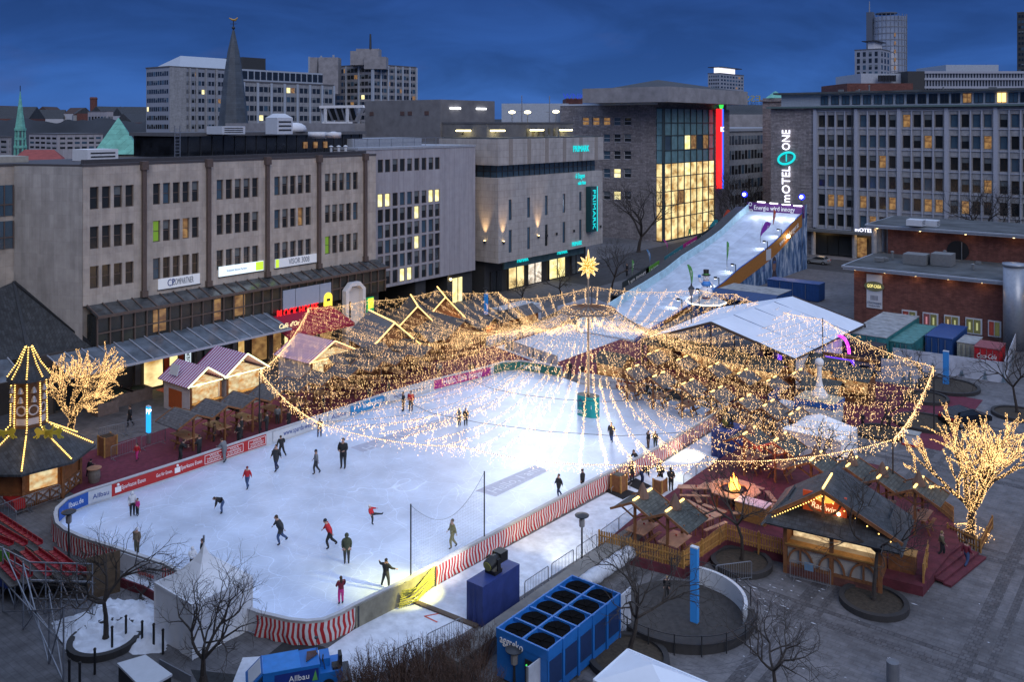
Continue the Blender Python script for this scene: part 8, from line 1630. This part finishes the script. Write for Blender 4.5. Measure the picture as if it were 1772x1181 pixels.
# scaffold tower with brown fabric between stands and snow
x,y=G(185,1010); tag(MB().slab([(*G(150,1040),0),(*G(208,1025),0),(*G(208,1025),2.3),(*G(150,1040),2.3)],.05).build('brown_screen',M('brown_mesh',(.10,.07,.045),.9,var=.3)),'brown mesh screen beside the grandstand end','screen')
A=thing('scaffold_tower','lattice of leaning scaffold tubes at the left bottom corner','scaffold',G(70,1100)); g=MB(); rr=random.Random(9)
base=[G(40,1090),G(85,1150),G(110,1181),G(5,1060)]
for k in range(3): a,q=base[k],base[(k+1)%4]; g.bar((*a,0),(*q,3.4),.05); g.bar((*a,3.4),(*q,0),.05); g.bar((*a,1.7),(*q,1.7),.05)
for p in base: g.bar((*p,0),(*p,3.5),.06)
g.build('tubes',galv,A)
for k,(px,py) in enumerate(((164,1165),(194,1125),(218,1105),(247,1080) if 0 else (246,1115),(266,1120),(282,1130),(120,1185),(138,1190))):
    x,y=G(px,py+3); tag(MB().cyl(x,y,0,1.15,.06,.06,8).ball((x,y,1.18),.075).build('bollard',black),'thin black bollard in the row by the snow at the bottom left','bollard','black bollards at the bottom left')
x,y=G(255,1185); A=thing('white_lid_box','dark box with a pale flat lid at the bottom left','box',(x,y)); L4=[G(205,1150,1.2),G(252,1136,1.2),G(296,1168,1.2),G(250,1195,1.2)]; MB().prism(L4,0,1.15).build('body',black,A); b=MB().prism([((p[0]-x)*1.05+x,(p[1]-y)*1.05+y) for p in L4],1.15,1.25); b.build('lid',signd,A)
tag(MB().slab([(*G(275,1160),0),(*G(330,1190),0),(*G(330,1190),.5),(*G(275,1160),.5)],.05).build('metal_edge',galv),'low metal edge strip left of the shrub tree at the bottom','edge strip')
struct(MB().prism([G(420,1170),G(500,1105),G(560,1120),G(600,1150),G(480,1200),G(350,1200),G(330,1160)],-.1,.012).build('path',M('dark_matting',(.03,.032,.035),.9,var=.3)))
# ================================================================ ice resurfacer
x,y=G(524,1192); ang=.98; A=thing('ice_resurfacer','blue ice resurfacing machine parked below the striped rink end','ice resurfacer',(x,y),0); ca,sa=math.cos(ang),math.sin(ang)
zb_=M('machine_blue',(.01,.14,.46),.35,var=.06)
def ZW(b,name,mat,sm=False): b.v=[(x+.72*(p[0]*ca-p[1]*sa),y+.72*(p[0]*sa+p[1]*ca),p[2]*.72) for p in b.v]; return b.build(name,mat,A,sm)
b=MB(); b.box(-2.5,1.0,-.95,.95,.75,1.9); b.face([(-2.5,-.95,1.9),(-2.5,.95,1.9),(-2.5,.95,1.9)]) ; ZW(b,'snow_tank',zb_); ZW(MB().box(-2.55,-.2,-1.0,1.0,1.905,1.96),'tank_lid',M('machine_blue_light',(.02,.19,.55),.35))
ZW(MB().box(-1.8,.9,-.96,-.951,.9,1.7),'side_panel',M('panel_navy',(.01,.03,.2),.4)); tx=(x+.72*(-.3*ca+.99*sa),y+.72*(-.3*sa-.99*ca),.93); text('Allbau',A,pw,tx,(ca,sa,0),(0,0,1),.36,.9,.01)
b=MB().face([(.5,-.975,.95),(.85,-.975,.95),(.7,-.975,1.6)]); ZW(b,'green_flash',M('flag_green')); ZW(MB().box(1.0,2.4,-.9,.9,.55,1.25).box(1.1,1.7,-.2,.9,1.25,1.75),'rear_body',zb_); ZW(MB().box(1.8,2.35,-.75,-.1,1.25,1.4).box(2.2,2.4,-.75,-.1,1.4,2.1),'driver_seat',black)
b=MB(); b.bar((1.35,-.5,1.25),(1.2,-.5,2.0),.05); b.tube([(1.2+.2*math.cos(t)*.3,-.5+.22*math.cos(t),2.0+.2*math.sin(t)) for t in np.linspace(0,6.28,13)],.025,5,0,False); ZW(b,'steering_wheel',metald)
for u in (-1.8,1.5):
    for v in (-.95,.75): b=MB(); b.tube([(u,v,.42),(u,v+.22,.42)],.42,16); o=ZW(b,'wheel',black); b=MB(); b.tube([(u,v-.02,.42),(u,v+.24,.42)],.2,12); ZW(b,'rim',metal).parent=o
b=MB().slab([(-3.5,-1.0,1.1),(-2.5,-1.0,2.0),(-2.5,1.0,2.0),(-3.5,1.0,1.1)],.1).box(-3.4,-2.5,-.95,.95,.6,1.1); ZW(b,'front_hopper',zb_); b=MB().slab([(-3.35,-.8,1.28),(-2.62,-.8,1.95),(-2.62,.8,1.95),(-3.35,.8,1.28)],.03); ZW(b,'poster_panel',signd); ZW(MB().box(2.4,3.0,-1.05,1.05,.15,.6),'conditioner_sledge',metald); b=MB(); b.bar((.9,.6,1.9),(.9,.6,2.7),.04); b.cyl(.9,.6,2.7,2.8,.12,.12,8); b.bar((-.2,.9,1.9),(-.2,.9,3.2),.03); ZW(b,'beacon_mast',metald)
b=MB()
for k in range(9): b.bar((.2+.09*k,-.5+.07*k,1.96),(.3+.06*k,.3,2.1),.06)
ZW(b,'hydraulics',M('rust_brown'))
# ================================================================ cars
def car(px,py,rz_,mat,lab,xy=None):
    x,y=xy or G(px,py); A=thing('parked_car',lab,'car',(x,y),rz_); A.location=(0,0,0); A.rotation_euler=(0,0,0); b=MB(); W=.88
    prof=[(-2.1,.35),(-2.15,.75),(-2.0,1.0),(-1.75,1.05),(-1.35,1.42),(.1,1.48),(.95,1.02),(1.9,.88),(2.1,.7),(2.1,.35)]
    for s in (-1,1):
        b.face([(p[0],s*W*(1 if p[1]<1.05 else .82),p[1]) for p in prof][::s])
    for i in range(len(prof)):
        p,q=prof[i],prof[(i+1)%len(prof)]; wp=W*(1 if p[1]<1.05 else .82); wq=W*(1 if q[1]<1.05 else .82); b.face([(p[0],-wp,p[1]),(q[0],-wq,q[1]),(q[0],wq,q[1]),(p[0],wp,p[1])])
    b.build('body',mat,A,False); g=MB()
    for s in (-1,1): g.face([(-1.55,s*.885,1.06),(-1.25,s*.76,1.38),(.05,s*.76,1.42),(.7,s*.885,1.06)]);
    g.face([(.12,-.66,1.475),(.88,-.78,1.06),(.88,.78,1.06),(.12,.66,1.475)]); g.face([(-1.4,-.66,1.41),(-1.74,-.78,1.08),(-1.74,.78,1.08),(-1.4,.66,1.41)])
    for i in range(len(g.v)): vx,vy,vz=g.v[i]; g.v[i]=(vx*1.004,vy*1.01,vz+.012)
    g.build('window',glass,A)
    for u in (-1.3,1.35):
        for s in (-1,1): wb=MB(); wb.tube([(u,s*.72,.33),(u,s*.92,.33)],.33,16); o=wb.build('wheel',black,A); rb=MB(); rb.tube([(u,s*.91,.33),(u,s*.935,.33)],.19,10); rb.build('rim',metal,o)
    for s in (-1,1): MB().box(2.05,2.13,s*.62-.15,s*.62+.15,.66,.8).build('headlight',signd,A); MB().box(-2.17,-2.1,s*.66-.12,s*.66+.12,.75,.95).build('tail_light',bred,A)
    A.location=(x,y,0); A.rotation_euler=(0,0,rz_); return A
car(1415,457,math.pi+.0,M('car_silver',(.34,.36,.38),.3,.4,var=0),'silver estate car parked before the hotel ground floor'); car(660,547,1.7,M('car_white',(.55,.57,.6),.3,.1,var=0),'white car by the underpass beside the portal',(-80.5,77.5)); car(0,0,1.0,M('car_black',(.015,.016,.02),.25,.3,var=0),'black car parked in shade behind the right lit tree',G(1670,735))
# ================================================================ red barrel, bits by the carillon kiosk
x,y=G(163,835); A=thing('barrel_table','grey barrel table beside the carillon kiosk','barrel',(x,y)); MB().lathe(x,y,[(.34,0),(.42,.35),(.42,.65),(.34,1.0)],14).build('barrel',M('barrel_wood',(.16,.14,.13),.8),A); MB().cyl(x,y,1.0,1.05,.5,.5,18).build('top',woodt,A)
A=MB(); x,y=G(24,885); A.box(x-.9,x+.9,y-.35,y+.35,.35,.9); tag(A.build('red_crate',bred),'bright red bench crate before the carillon kiosk','crate'); b=MB().box(-61.4,-59.7,21.6,24,0,3.2) if 0 else MB().box(*sorted((G(-30,870)[0],G(8,870)[0])),G(0,870)[1]-1.4,G(0,870)[1]+.4,0,3.1); tag(b.build('blue_grey_cabin',M('cabin_blue_grey',(.07,.11,.15),.6)),'blue grey cabin cut by the left edge below the carillon tower','cabin')
for k,(px,py,w) in enumerate(((238,692,1.7),(205,700,1.8),(180,715,1.6))): x,y=G(px,py); A=thing('planter_box','greyish wooden planter box by the left shop fronts','planter',(x,y),0,'planter boxes by the left shops'); MB().box(x-w/2,x+w/2,y-w*.6,y+w*.6,0,1.1).build('box',M('planter_wood',(.17,.13,.12),.85,var=.25),A); MB().ball((x,y,1.1),w*.4,1,1,.35).build('greenery',M('planter_green',(.03,.04,.025),.9,var=.4,scale=6),A)
for k,(px,py) in enumerate(((377,641),(398,634),(432,625),(447,620),(460,617),(472,613))): x,y=G(px,py); A=thing('cafe_table','small white topped cafe table on the terrace at the left shops','table',(x,y),0,'white cafe tables on the terrace'); MB().box(x-.45,x+.45,y-.45,y+.45,.72,.76).build('table_top',white,A); MB().cyl(x,y,0,.72,.05,.05,8).cyl(x,y,0,.04,.25,.25,10).build('pedestal',metald,A)
x,y=G(297,673); tag(MB().box(x-.8,x+.8,y-1.2,y+1.2,-.02,.03).build('doormat',bred),'red mat on the pavement outside the orange shop','mat')
# net at the rink gate
p0,p1=G(711,1003,.1),G(837,932,.1); A=thing('net_pole','left tall black pole of the catch net at the rink gate','pole',p0); A2=thing('net_pole','right tall black pole of the catch net behind the striped cloth','pole',p1)
p0=(-34.6,34.92); p1=(-34.4,40.95); hp=5.1
for Q,p in ((A,p0),(A2,p1)): Q.location=(*p,0); MB().tube([(*p,.06),(*p,hp)],.04,6).build('pole',black,Q)
netm=M('net_cord',(.20,.22,.27),.7,var=0); b=MB(); n=44
def hz(t): return hp-.05-1.7*math.sin(t*math.pi)**.9*(1 if True else 0)
for k in range(n+1): t=k/n; x_,y_=p0[0]+(p1[0]-p0[0])*t,p0[1]+(p1[1]-p0[1])*t; b.tube([(x_,y_,1.1),(x_,y_,hz(t))],.003,3,0,False)
for z in np.arange(1.2,5.0,.18):
    ts=[k/n for k in range(n+1) if hz(k/n)>=z]; run=[]
    for k in range(n+1):
        if hz(k/n)>=z: run.append(k/n)
        else:
            if len(run)>1: b.tube([(p0[0]+(p1[0]-p0[0])*run[i],p0[1]+(p1[1]-p0[1])*run[i],z) for i in (0,-1)],.003,3,0,False)
            run=[]
    if len(run)>1: b.tube([(p0[0]+(p1[0]-p0[0])*run[i],p0[1]+(p1[1]-p0[1])*run[i],z) for i in (0,-1)],.003,3,0,False)
b.tube([(p0[0]+(p1[0]-p0[0])*k/n,p0[1]+(p1[1]-p0[1])*k/n,hz(k/n)) for k in range(n+1)],.012,4,0,False); tag(b.build('catch_net',netm),'fine mesh catch net sagging between two black poles','net')
b=MB(); 
for k in range(9): b.tube([(-34.2,33.6+k*.03,.1+k*.1),(-33.9+.2*math.sin(k),34.5,.15+.1*k),(-34.15,36.3,.3+.12*k)],.035,5)
tag(b.build('hose_bundle',M('hose_yellow',(.35,.33,.06),.6)),'bundle of yellowish hoses hanging at the rink gate','hose'); tag(MB().bar((-34.0,34.6,.07),(-29.8,34.9,.07),.3,.1).build('cable_ramp',M('plank_brown',(.10,.075,.06))),'dark plank cable ramp across the lane at the gate','ramp')
for k,(cx1,cy1,r_) in enumerate(((-32.6,33.9,.5),(-31.9,38.0,3.5),(-31.6,68.5,.8))):
    b=MB(); z=.036
    for s in (-1,1): a=r_+s*.5; b.slab([(cx1,cy1,z),(cx1+.9*math.cos(a),cy1+.9*math.sin(a),z),(cx1+.9*math.cos(a)-.1*math.sin(a),cy1+.9*math.sin(a)+.1*math.cos(a),z),(cx1-.1*math.sin(a),cy1+.1*math.cos(a),z)],.003)
    struct(b.build('path_marking',M('arrow_red',(.5,.10,.08))))
# ================================================================ people
skin=M('skin',(.42,.26,.20),.6,var=0); hairm=[M('hair_brown',(.05,.03,.02)),M('hair_black',(.012,.01,.01)),M('hair_blond',(.25,.18,.08))]; bootm=M('skate_boot',(.02,.02,.025))
CL={}
def clm(n,c): return M('cloth_'+n,c,.85,var=.15,scale=8)
cols=dict(white=(.62,.63,.66),black=(.018,.019,.023),dark=(.03,.033,.04),olive=(.10,.09,.055),red=(.45,.02,.03),jeans=(.045,.08,.18),grey=(.15,.16,.18),pink=(.55,.04,.22),maroon=(.16,.02,.035),green=(.045,.055,.035),tan=(.17,.13,.09),yellowgreen=(.13,.12,.04),navy=(.02,.03,.08),brown=(.10,.06,.04))
def person(x,y,h,face,top,bot,label,pose='stand',hat=None,hair=0,z=0.06,coat=0,group=None,hood=False):
    """one skinned body; face = heading (rad) in world; joints for a 1.75 m figure scaled to h"""
    k=h/1.75; J={}
    hip=.93; lean=0; la=(.0,.0); ra=(.0,.0); arms=None; sp=.13
    P=dict(pel=(0,0,.95),chest=(0,0,1.28),neck=(0,0,1.47),head=(.02,0,1.62),ls=(0,.19,1.42),rs=(0,-.19,1.42),le=(-.02,.25,1.14),re=(-.02,-.25,1.14),lh=(.08,.24,.90),rh=(.08,-.24,.90),lp=(0,.1,.90),rp=(0,-.1,.90),lk=(.03,.11,.50),rk=(.03,-.11,.50),la=(0,.11,.09),ra=(0,-.11,.09),lt=(.16,.12,.04),rt=(.16,-.12,.04))
    if pose=='walk': P.update(lk=(.16,.1,.52),la=(.10,.1,.10),lt=(.27,.1,.06),rk=(-.04,-.1,.50),ra=(-.30,-.1,.14),rt=(-.17,-.1,.05),lh=(-.16,.26,.95),rh=(.22,-.25,.98),le=(-.1,.26,1.16),re=(.04,-.27,1.15))
    if pose=='glide': P.update(pel=(-.05,0,.90),chest=(.10,0,1.22),neck=(.17,0,1.40),head=(.24,0,1.54),ls=(.15,.19,1.35),rs=(.15,-.19,1.35),le=(-.02,.33,1.15),re=(.22,-.33,1.12),lh=(-.16,.38,.98),rh=(.36,-.32,.98),lp=(-.05,.1,.86),rp=(-.05,-.1,.86),lk=(.16,.10,.49),la=(.03,.10,.09),lt=(.19,.10,.04),rk=(-.10,-.16,.48),ra=(-.42,-.26,.18),rt=(-.30,-.30,.08))
    if pose=='bend': P.update(pel=(-.12,0,.88),chest=(.22,0,1.08),neck=(.40,0,1.14),head=(.53,0,1.17),ls=(.33,.19,1.13),rs=(.33,-.19,1.13),le=(.36,.24,.86),re=(.36,-.24,.86),lh=(.46,.2,.62),rh=(.44,-.2,.60),lp=(-.12,.1,.84),rp=(-.12,-.1,.84),lk=(.02,.11,.47),rk=(.0,-.11,.47),la=(-.06,.12,.09),ra=(-.08,-.12,.09),lt=(.1,.12,.04),rt=(.08,-.12,.04))
    if pose=='arms': P.update(le=(.05,.45,1.33),lh=(.22,.68,1.36),re=(.0,-.42,1.28),rh=(.18,-.62,1.22),lk=(.05,.24,.50),la=(.02,.36,.09),lt=(.17,.40,.04),rk=(.03,-.18,.5),ra=(0,-.22,.09),rt=(.16,-.24,.04))
    if pose=='kick': P.update(pel=(-.08,0,.86),chest=(-.22,.02,1.16),neck=(-.32,.02,1.33),head=(-.35,.02,1.47),ls=(-.28,.2,1.28),rs=(-.28,-.17,1.28),le=(-.05,.36,1.2),re=(-.2,-.4,1.12),lh=(.15,.42,1.18),rh=(-.02,-.5,1.0),lp=(-.08,.1,.82),rp=(-.08,-.1,.82),lk=(.34,.12,.86),la=(.76,.12,.88),lt=(.82,.12,1.03),rk=(-.02,-.1,.45),ra=(-.08,-.1,.09),rt=(.08,-.1,.04))
    if pose=='hold': P.update(le=(.1,.26,1.15),lh=(.32,.14,1.12),re=(.1,-.26,1.15),rh=(.32,-.12,1.12))
    if pose=='lean': P.update(chest=(.12,0,1.25),neck=(.22,0,1.42),head=(.3,0,1.55),ls=(.18,.19,1.37),rs=(.18,-.19,1.37),le=(.33,.24,1.14),re=(.33,-.24,1.14),lh=(.52,.2,1.13),rh=(.52,-.2,1.13),lk=(-.03,.14,.5),la=(-.12,.16,.09),lt=(.03,.16,.04),rk=(.1,-.12,.5),ra=(.0,-.13,.09),rt=(.16,-.13,.04))
    if pose=='sit': P.update(pel=(0,0,.5),chest=(.02,0,.85),neck=(.04,0,1.03),head=(.07,0,1.17),ls=(.03,.19,.98),rs=(.03,-.19,.98),le=(.1,.24,.74),re=(.1,-.24,.74),lh=(.3,.18,.66),rh=(.3,-.18,.66),lp=(.02,.1,.48),rp=(.02,-.1,.48),lk=(.42,.11,.48),rk=(.42,-.11,.48),la=(.42,.11,.09),ra=(.42,-.11,.09),lt=(.58,.11,.04),rt=(.58,-.11,.04))
    ca,sa=math.cos(face),math.sin(face)
    cf=1.18 if coat else 1.
    rd=dict(pel=.18*cf,chest=.20*cf,neck=.075,head=.085,ls=.11,rs=.11,le=.078,re=.078,lh=.044,rh=.044,lp=.13*cf,rp=.13*cf,lk=.088,rk=.088,la=.06,ra=.06,lt=.038,rt=.038)
    E_=[('pel','chest'),('chest','neck'),('neck','head'),('chest','ls'),('ls','le'),('le','lh'),('chest','rs'),('rs','re'),('re','rh'),('pel','lp'),('lp','lk'),('lk','la'),('la','lt'),('pel','rp'),('rp','rk'),('rk','ra'),('ra','rt')]
    names=list(P); me=bpy.data.meshes.new('person'); bm=bmesh.new(); ly=bm.verts.layers.skin.verify(); vs={}
    for n_ in names:
        p=P[n_]; v=bm.verts.new((p[0]*k,p[1]*k,p[2]*k)); v[ly].radius=(rd[n_]*k,rd[n_]*k); v[ly].use_root=(n_=='pel'); vs[n_]=v
    for a,q in E_: bm.edges.new((vs[a],vs[q]))
    bm.to_mesh(me); bm.free(); o=bpy.data.objects.new('person',me); COL.objects.link(o); m1=o.modifiers.new('s','SKIN'); m1.use_smooth_shade=True; m2=o.modifiers.new('u','SUBSURF'); m2.levels=1; m2.render_levels=1
    dg=bpy.context.evaluated_depsgraph_get(); nm=bpy.data.meshes.new_from_object(o.evaluated_get(dg)); bpy.data.objects.remove(o); bpy.data.meshes.remove(me)
    # head, hands with five fingers, face - same mesh
    bm=bmesh.new(); bm.from_mesh(nm)
    mats=[clm(top,cols[top]),clm(bot,cols[bot]),skin,bootm]
    sg=[(a,q,(0 if (a in('pel','chest','ls','rs','le','re') and q not in ('lp','rp')) else 1)) for a,q in E_]
    for f in bm.faces:
        c=f.calc_center_median()/k; best=9; mi=0
        for a,q in E_:
            A_,B_=Vector(P[a]),Vector(P[q]); t=max(0,min(1,(c-A_).dot(B_-A_)/(B_-A_).length_squared)); d=(A_+(B_-A_)*t-c).length
            if d<best:
                best=d; mi=0
                if a in('lp','rp','lk','rk') or q in('lp','rp'): mi=1
                if a in('la','ra'): mi=3
                if a=='neck': mi=2 if not hood else 0
                if coat and (a in('lp','rp') and t<.55 or q in('lp','rp')): mi=0
                if not coat and a=='pel' and q=='chest' and t<.12: mi=1
                if q in('lh','rh') and t>.86: mi=2
                if a in('lk','rk') and t>.80: mi=3
        f.material_index=mi; f.smooth=True
    def addball(cx,cy,cz,rx,ry,rz_,mi,seg=8):
        r=bmesh.ops.create_uvsphere(bm,u_segments=seg,v_segments=6,radius=1); 
        for v in r['verts']: v.co=Vector((cx+v.co.x*rx,cy+v.co.y*ry,cz+v.co.z*rz_))*k
        for f in {f for v in r['verts'] for f in v.link_faces}: f.material_index=mi; f.smooth=True
    hx,hy,hz=P['head']; hz+=.02; addball(hx,hy,hz,.098,.078,.118,2,10); addball(hx+.1,hy,hz-.01,.018,.014,.025,2,5)
    for s in (-1,1): addball(hx+.085,hy+s*.032,hz+.015,.013,.014,.009,3,5); addball(hx,hy+s*.08,hz,.02,.012,.03,2,5)
    addball(hx+.088,hy,hz-.055,.01,.024,.007,3,5)
    for s,hn,en in ((1,'lh','le'),(-1,'rh','re')):
        H_=Vector(P[hn]); d=(H_-Vector(P[en])).normalized(); u=d.orthogonal().normalized(); w=d.cross(u); pc=H_+d*.045; addball(pc.x,pc.y,pc.z,.028,.038,.04,2,6)
        for q in range(4): a=H_+d*.075+u*(.012*(q-1.5)*1.5); bts=[a,a+d*(.035+.008*(q in(1,2))),a+d*(.05+.01*(q in(1,2)))+w*(.02*s)]; addseg(bm,[b_*k for b_ in bts],.008*k,2)
        a=H_+d*.035+u*.03; addseg(bm,[a*k,(a+d*.025+u*.022)*k,(a+d*.045+u*.024)*k],.009*k,2)
    nm.materials.clear(); [nm.materials.append(m_) for m_ in mats]; bm.to_mesh(nm); bm.free(); nm.name='person'
    ob=bpy.data.objects.new('person',nm); COL.objects.link(ob); ob.location=(x,y,z); ob.rotation_euler=(0,0,face); tag(ob,label,'person',group)
    b=MB(); 
    if hat: b.ball((hx*k-.008*k,hy*k,(hz+.045)*k),.108*k,1,.9,.95,10); 
    elif hood: b.ball((hx*k-.02*k,hy*k,(hz+.012)*k),.135*k,.95,.95,1.05,10)
    else: b.ball((hx*k-.025*k,hy*k,(hz+.03)*k),.108*k,.95,.88,1.0,10)
    if not hat and not hood and hair==3: b.tube([((hx-.06)*k,hy*k,hz*k),((hx-.11)*k,hy*k,(hz-.16)*k),((hx-.11)*k,hy*k,(hz-.3)*k)],[.08*k,.09*k,.04*k],7)
    o=b.build('hat' if hat else ('hood' if hood else 'hair'),clm(hat,cols[hat]) if hat else (clm(top,cols[top]) if hood else hairm[hair%3]),None,True); o.parent=ob
    return ob
def addseg(bm,pts,r,mi):
    rings=[]
    for i,p in enumerate(pts):
        d=(pts[min(i+1,len(pts)-1)]-pts[max(0,i-1)]).normalized(); u=d.orthogonal().normalized(); w=d.cross(u); rings.append([bm.verts.new(p+(u*math.cos(a)+w*math.sin(a))*r*(1-.25*i)) for a in (0,2.094,4.189)])
    for a,q in zip(rings,rings[1:]):
        for j in range(3): f=bm.faces.new((a[j],a[(j+1)%3],q[(j+1)%3],q[j])); f.material_index=mi
    f=bm.faces.new(rings[-1]); f.material_index=mi
def PP(px,py,hpx,ang,top,bot,label,pose='stand',z=.06,**k):
    """ang: heading seen in the picture, 0 = right, 90 = away, 180 = left, 270 = towards the camera"""
    x,y=G(px,py,z); h=hpx*(H-z)/(py-HY); a=rad(ang)+TH; return person(x,y,h,a,top,bot,label,pose,z=z,**k)
PP(229,893,41,300,'white','black','adult skater in a white hooded jacket beside a child in pink','stand',hood=True); PP(238,893,30,240,'pink','black','small child in pink held by the skater in white','stand')
PP(237,959,45,250,'tan','olive','skater in a tan coat and white bobble hat near the left curve','stand',hat='white'); PP(383,889,40,200,'black','jeans','skater in black bending forward, arms hanging, left half of the ice','bend'); PP(428,847,39,250,'red','jeans','child skater in a red jacket and jeans','arms' if 0 else 'walk',hat='maroon'); PP(485,943,54,200,'dark','jeans','skater in a long dark coat gliding left of the red jacket','glide',coat=1)
PP(570,950,54,190,'red','black','skater in a red jacket with black trousers and black cap','glide',hat='black'); PP(600,975,51,280,'green','dark','skater in a long dark green hooded parka seen from behind','stand',hood=True,coat=1); PP(646,908,36,350,'red','dark','skater in a red jacket kicking one leg out','kick',hat='white'); PP(668,1018,50,60,'black','dark','skater in black with both arms stretched out near the gate','arms',hat='black'); PP(590,1047,49,120,'maroon','pink','long haired skater in a dark red jacket and pink trousers','hold',hair=3)
PP(783,950,51,200,'yellowgreen','yellowgreen','skater in olive yellow behind the catch net','walk'); PP(478,816,46,240,'dark','navy','skater in dark clothes right of the row of shelters, front one','walk',coat=1); PP(487,790,36,120,'black','black','skater in black just behind the dark clothed one','glide'); PP(547,821,42,190,'grey','dark','skater in a grey jacket with dark cap','walk',hat='black'); PP(594,811,52,260,'black','dark','tall skater in black carrying a child before the strings','hold',coat=1); PP(389,800,42,160,'grey','grey','skater in grey leaning towards the red boards','lean'); PP(553,757,32,100,'dark','navy','skater at the corner where the light cable meets the boards','lean')
PP(698,712,33,200,'black','brown','skater in dark clothes left of the red jacket by the far left boards','stand',hat='tan'); PP(711,712,35,260,'red','brown','skater in a red jacket close to the far left boards','stand'); PP(795,737,30,240,'grey','tan','skater in grey of the pair in mid rink, left','hold',hood=True); PP(806,737,30,280,'black','black','skater in black of the pair in mid rink, right','stand'); PP(816,657,32,90,'black','dark','skater in black at the magenta banner','walk')
PP(967,861,40,210,'black','navy','skater in a flaring black coat below the light strings','walk',coat=1); PP(1008,852,40,160,'black','black','skater in black at the striped cloth right of mid rink','stand',coat=1); PP(1058,766,34,250,'dark','jeans','skater with spread coat and blue jeans right of the mast drum','walk',coat=1); PP(1122,777,31,200,'black','brown','person in black of the pair near the right boards, left','stand'); PP(1134,776,29,250,'dark','green','person in dark green of the pair near the right boards, right','stand')
PP(333,991,44,330,'white','black','person in a white hooded jacket beside the tip of the pointed tent','hold',hood=True); PP(350,975,42,200,'black','black','person in black half hidden by the tip of the pointed tent','stand')
PP(1102,815,38,200,'black','dark','person in black sitting high at the striped cloth gap','lean',z=.05); PP(1112,838,40,20,'black','navy','person in black bending down over the rubber mat','bend',z=.05); PP(1143,842,40,260,'black','black','broad person in a black jacket with a black cap by the wooden bin','hold',z=.05,hat='black'); PP(1161,850,40,280,'black','dark','person in a long black coat with hood up by the rubber mat','hold',z=.05,coat=1,hood=True); PP(1094,835,36,100,'dark','dark','person in dark clothes squeezed behind the bending one','stand',z=.05)
PP(225,739,37,190,'black','black','man in black striding across the left square','walk',z=0); PP(237,798,30,250,'red','pink','child in red jacket and pink trousers on the red carpet','walk',z=.02); PP(153,826,30,60,'black','dark','person in black at the barrel table of the kiosk','lean',z=.02,hat='black'); PP(211,690,24,200,'dark','dark','person in dark clothes by the planter boxes','stand',z=0); PP(323,666,26,280,'black','dark','person in black in the dark shop entrance','stand',z=0)
for k,(px,py,hp,an,ps,tp) in enumerate(((312,800,34,20,'lean','black'),(345,793,34,160,'hold','dark'),(371,765,27,200,'stand','brown'),(414,772,34,240,'hold','black'),(418,758,30,20,'stand','dark'),(376,742,24,250,'stand','black'),(462,752,32,180,'hold','dark'),(450,745,30,0,'stand','olive'),(500,745,30,160,'stand','black'),(518,728,28,200,'hold','dark'),(480,735,26,90,'stand','grey'))):
    PP(px,py,hp+6,an,tp,'dark','person in %s clothes at the shelters along the left boards, '%{'black':'black','dark':'dark','brown':'brown','olive':'olive','grey':'grey'}[tp]+['leftmost','second from left','by the second table','under the third shelter','behind the third shelter','before the kiosk counter','under the fourth shelter','beside the fourth shelter','near the cable corner','left of the sky banner','in the back row'][k],ps,z=.02)
for k,(px,py,hp,an,tp) in enumerate(((985,655,26,250,'black'),(1008,660,26,200,'dark'),(1014,660,20,300,'red'),(1070,662,26,90,'black'),(640,700,26,120,'dark'),(672,690,26,200,'olive'),(1255,735,28,200,'black'),(560,715,26,30,'dark'),(760,655,24,90,'grey'))):
    PP(px,py,hp+5,an,tp,'dark','%s clothed visitor under the lights, '%tp+['at the gap in the far boards','right of the gap in the far boards','small one beside the mast behind the boards','behind the far white boards','behind the white bank banner, left','behind the white bank banner, right','at the sharp right corner of the rink','behind the sky coloured banner','behind the magenta banner'][k],'stand',z=.02)
PP(1154,1036,38,250,'black','black','person in black with a fur hood down in the round pit','stand',z=0,hair=2); PP(1630,966,46,340,'olive','black','person in an olive jacket walking down the deck stairs','walk',z=.3,hair=2); PP(1673,983,46,20,'maroon','jeans','person in a dark red jacket and jeans at the foot of the deck stairs','walk',z=0); PP(1493,740,26,200,'black','black','visitor in black standing under the right part of the lights','stand',z=0); PP(1538,745,30,90,'dark','dark','visitor in dark clothes between two bare trees at the right','stand',z=0); PP(1460,748,24,200,'dark','dark','visitor in dark clothes beside the blue and cream stand','stand',z=0); PP(1085,478,22,200,'black','black','person in black on the walkway left of the slide','stand',z=0)
rr=random.Random(31); b=MB()
for k in range(70):
    px,py=(rr.gauss(1345,55),rr.gauss(1035,26)) if k%3 else (rr.uniform(1240,1740),rr.uniform(985,1175)); x,y=G(px,py); w=rr.uniform(.012,.045); a=rr.choice((0,1.57))+rr.gauss(0,.1); b.face([(x+w*math.cos(a+q*.9)*(1 if q%2 else 1.6)*(1+2*(q in(0,3,4))),y+w*math.sin(a+q*.9),.011) for q in range(7)])
struct(b.build('snow_crumbs',snow),'stuff')
for o in list(bpy.data.objects):
    if o.type=='EMPTY' and not o.children and not o.parent: bpy.data.objects.remove(o)
    elif 'nwin' in o.keys(): del o['nwin']
print('LEDS',nl,'OBJ',len(bpy.data.objects))
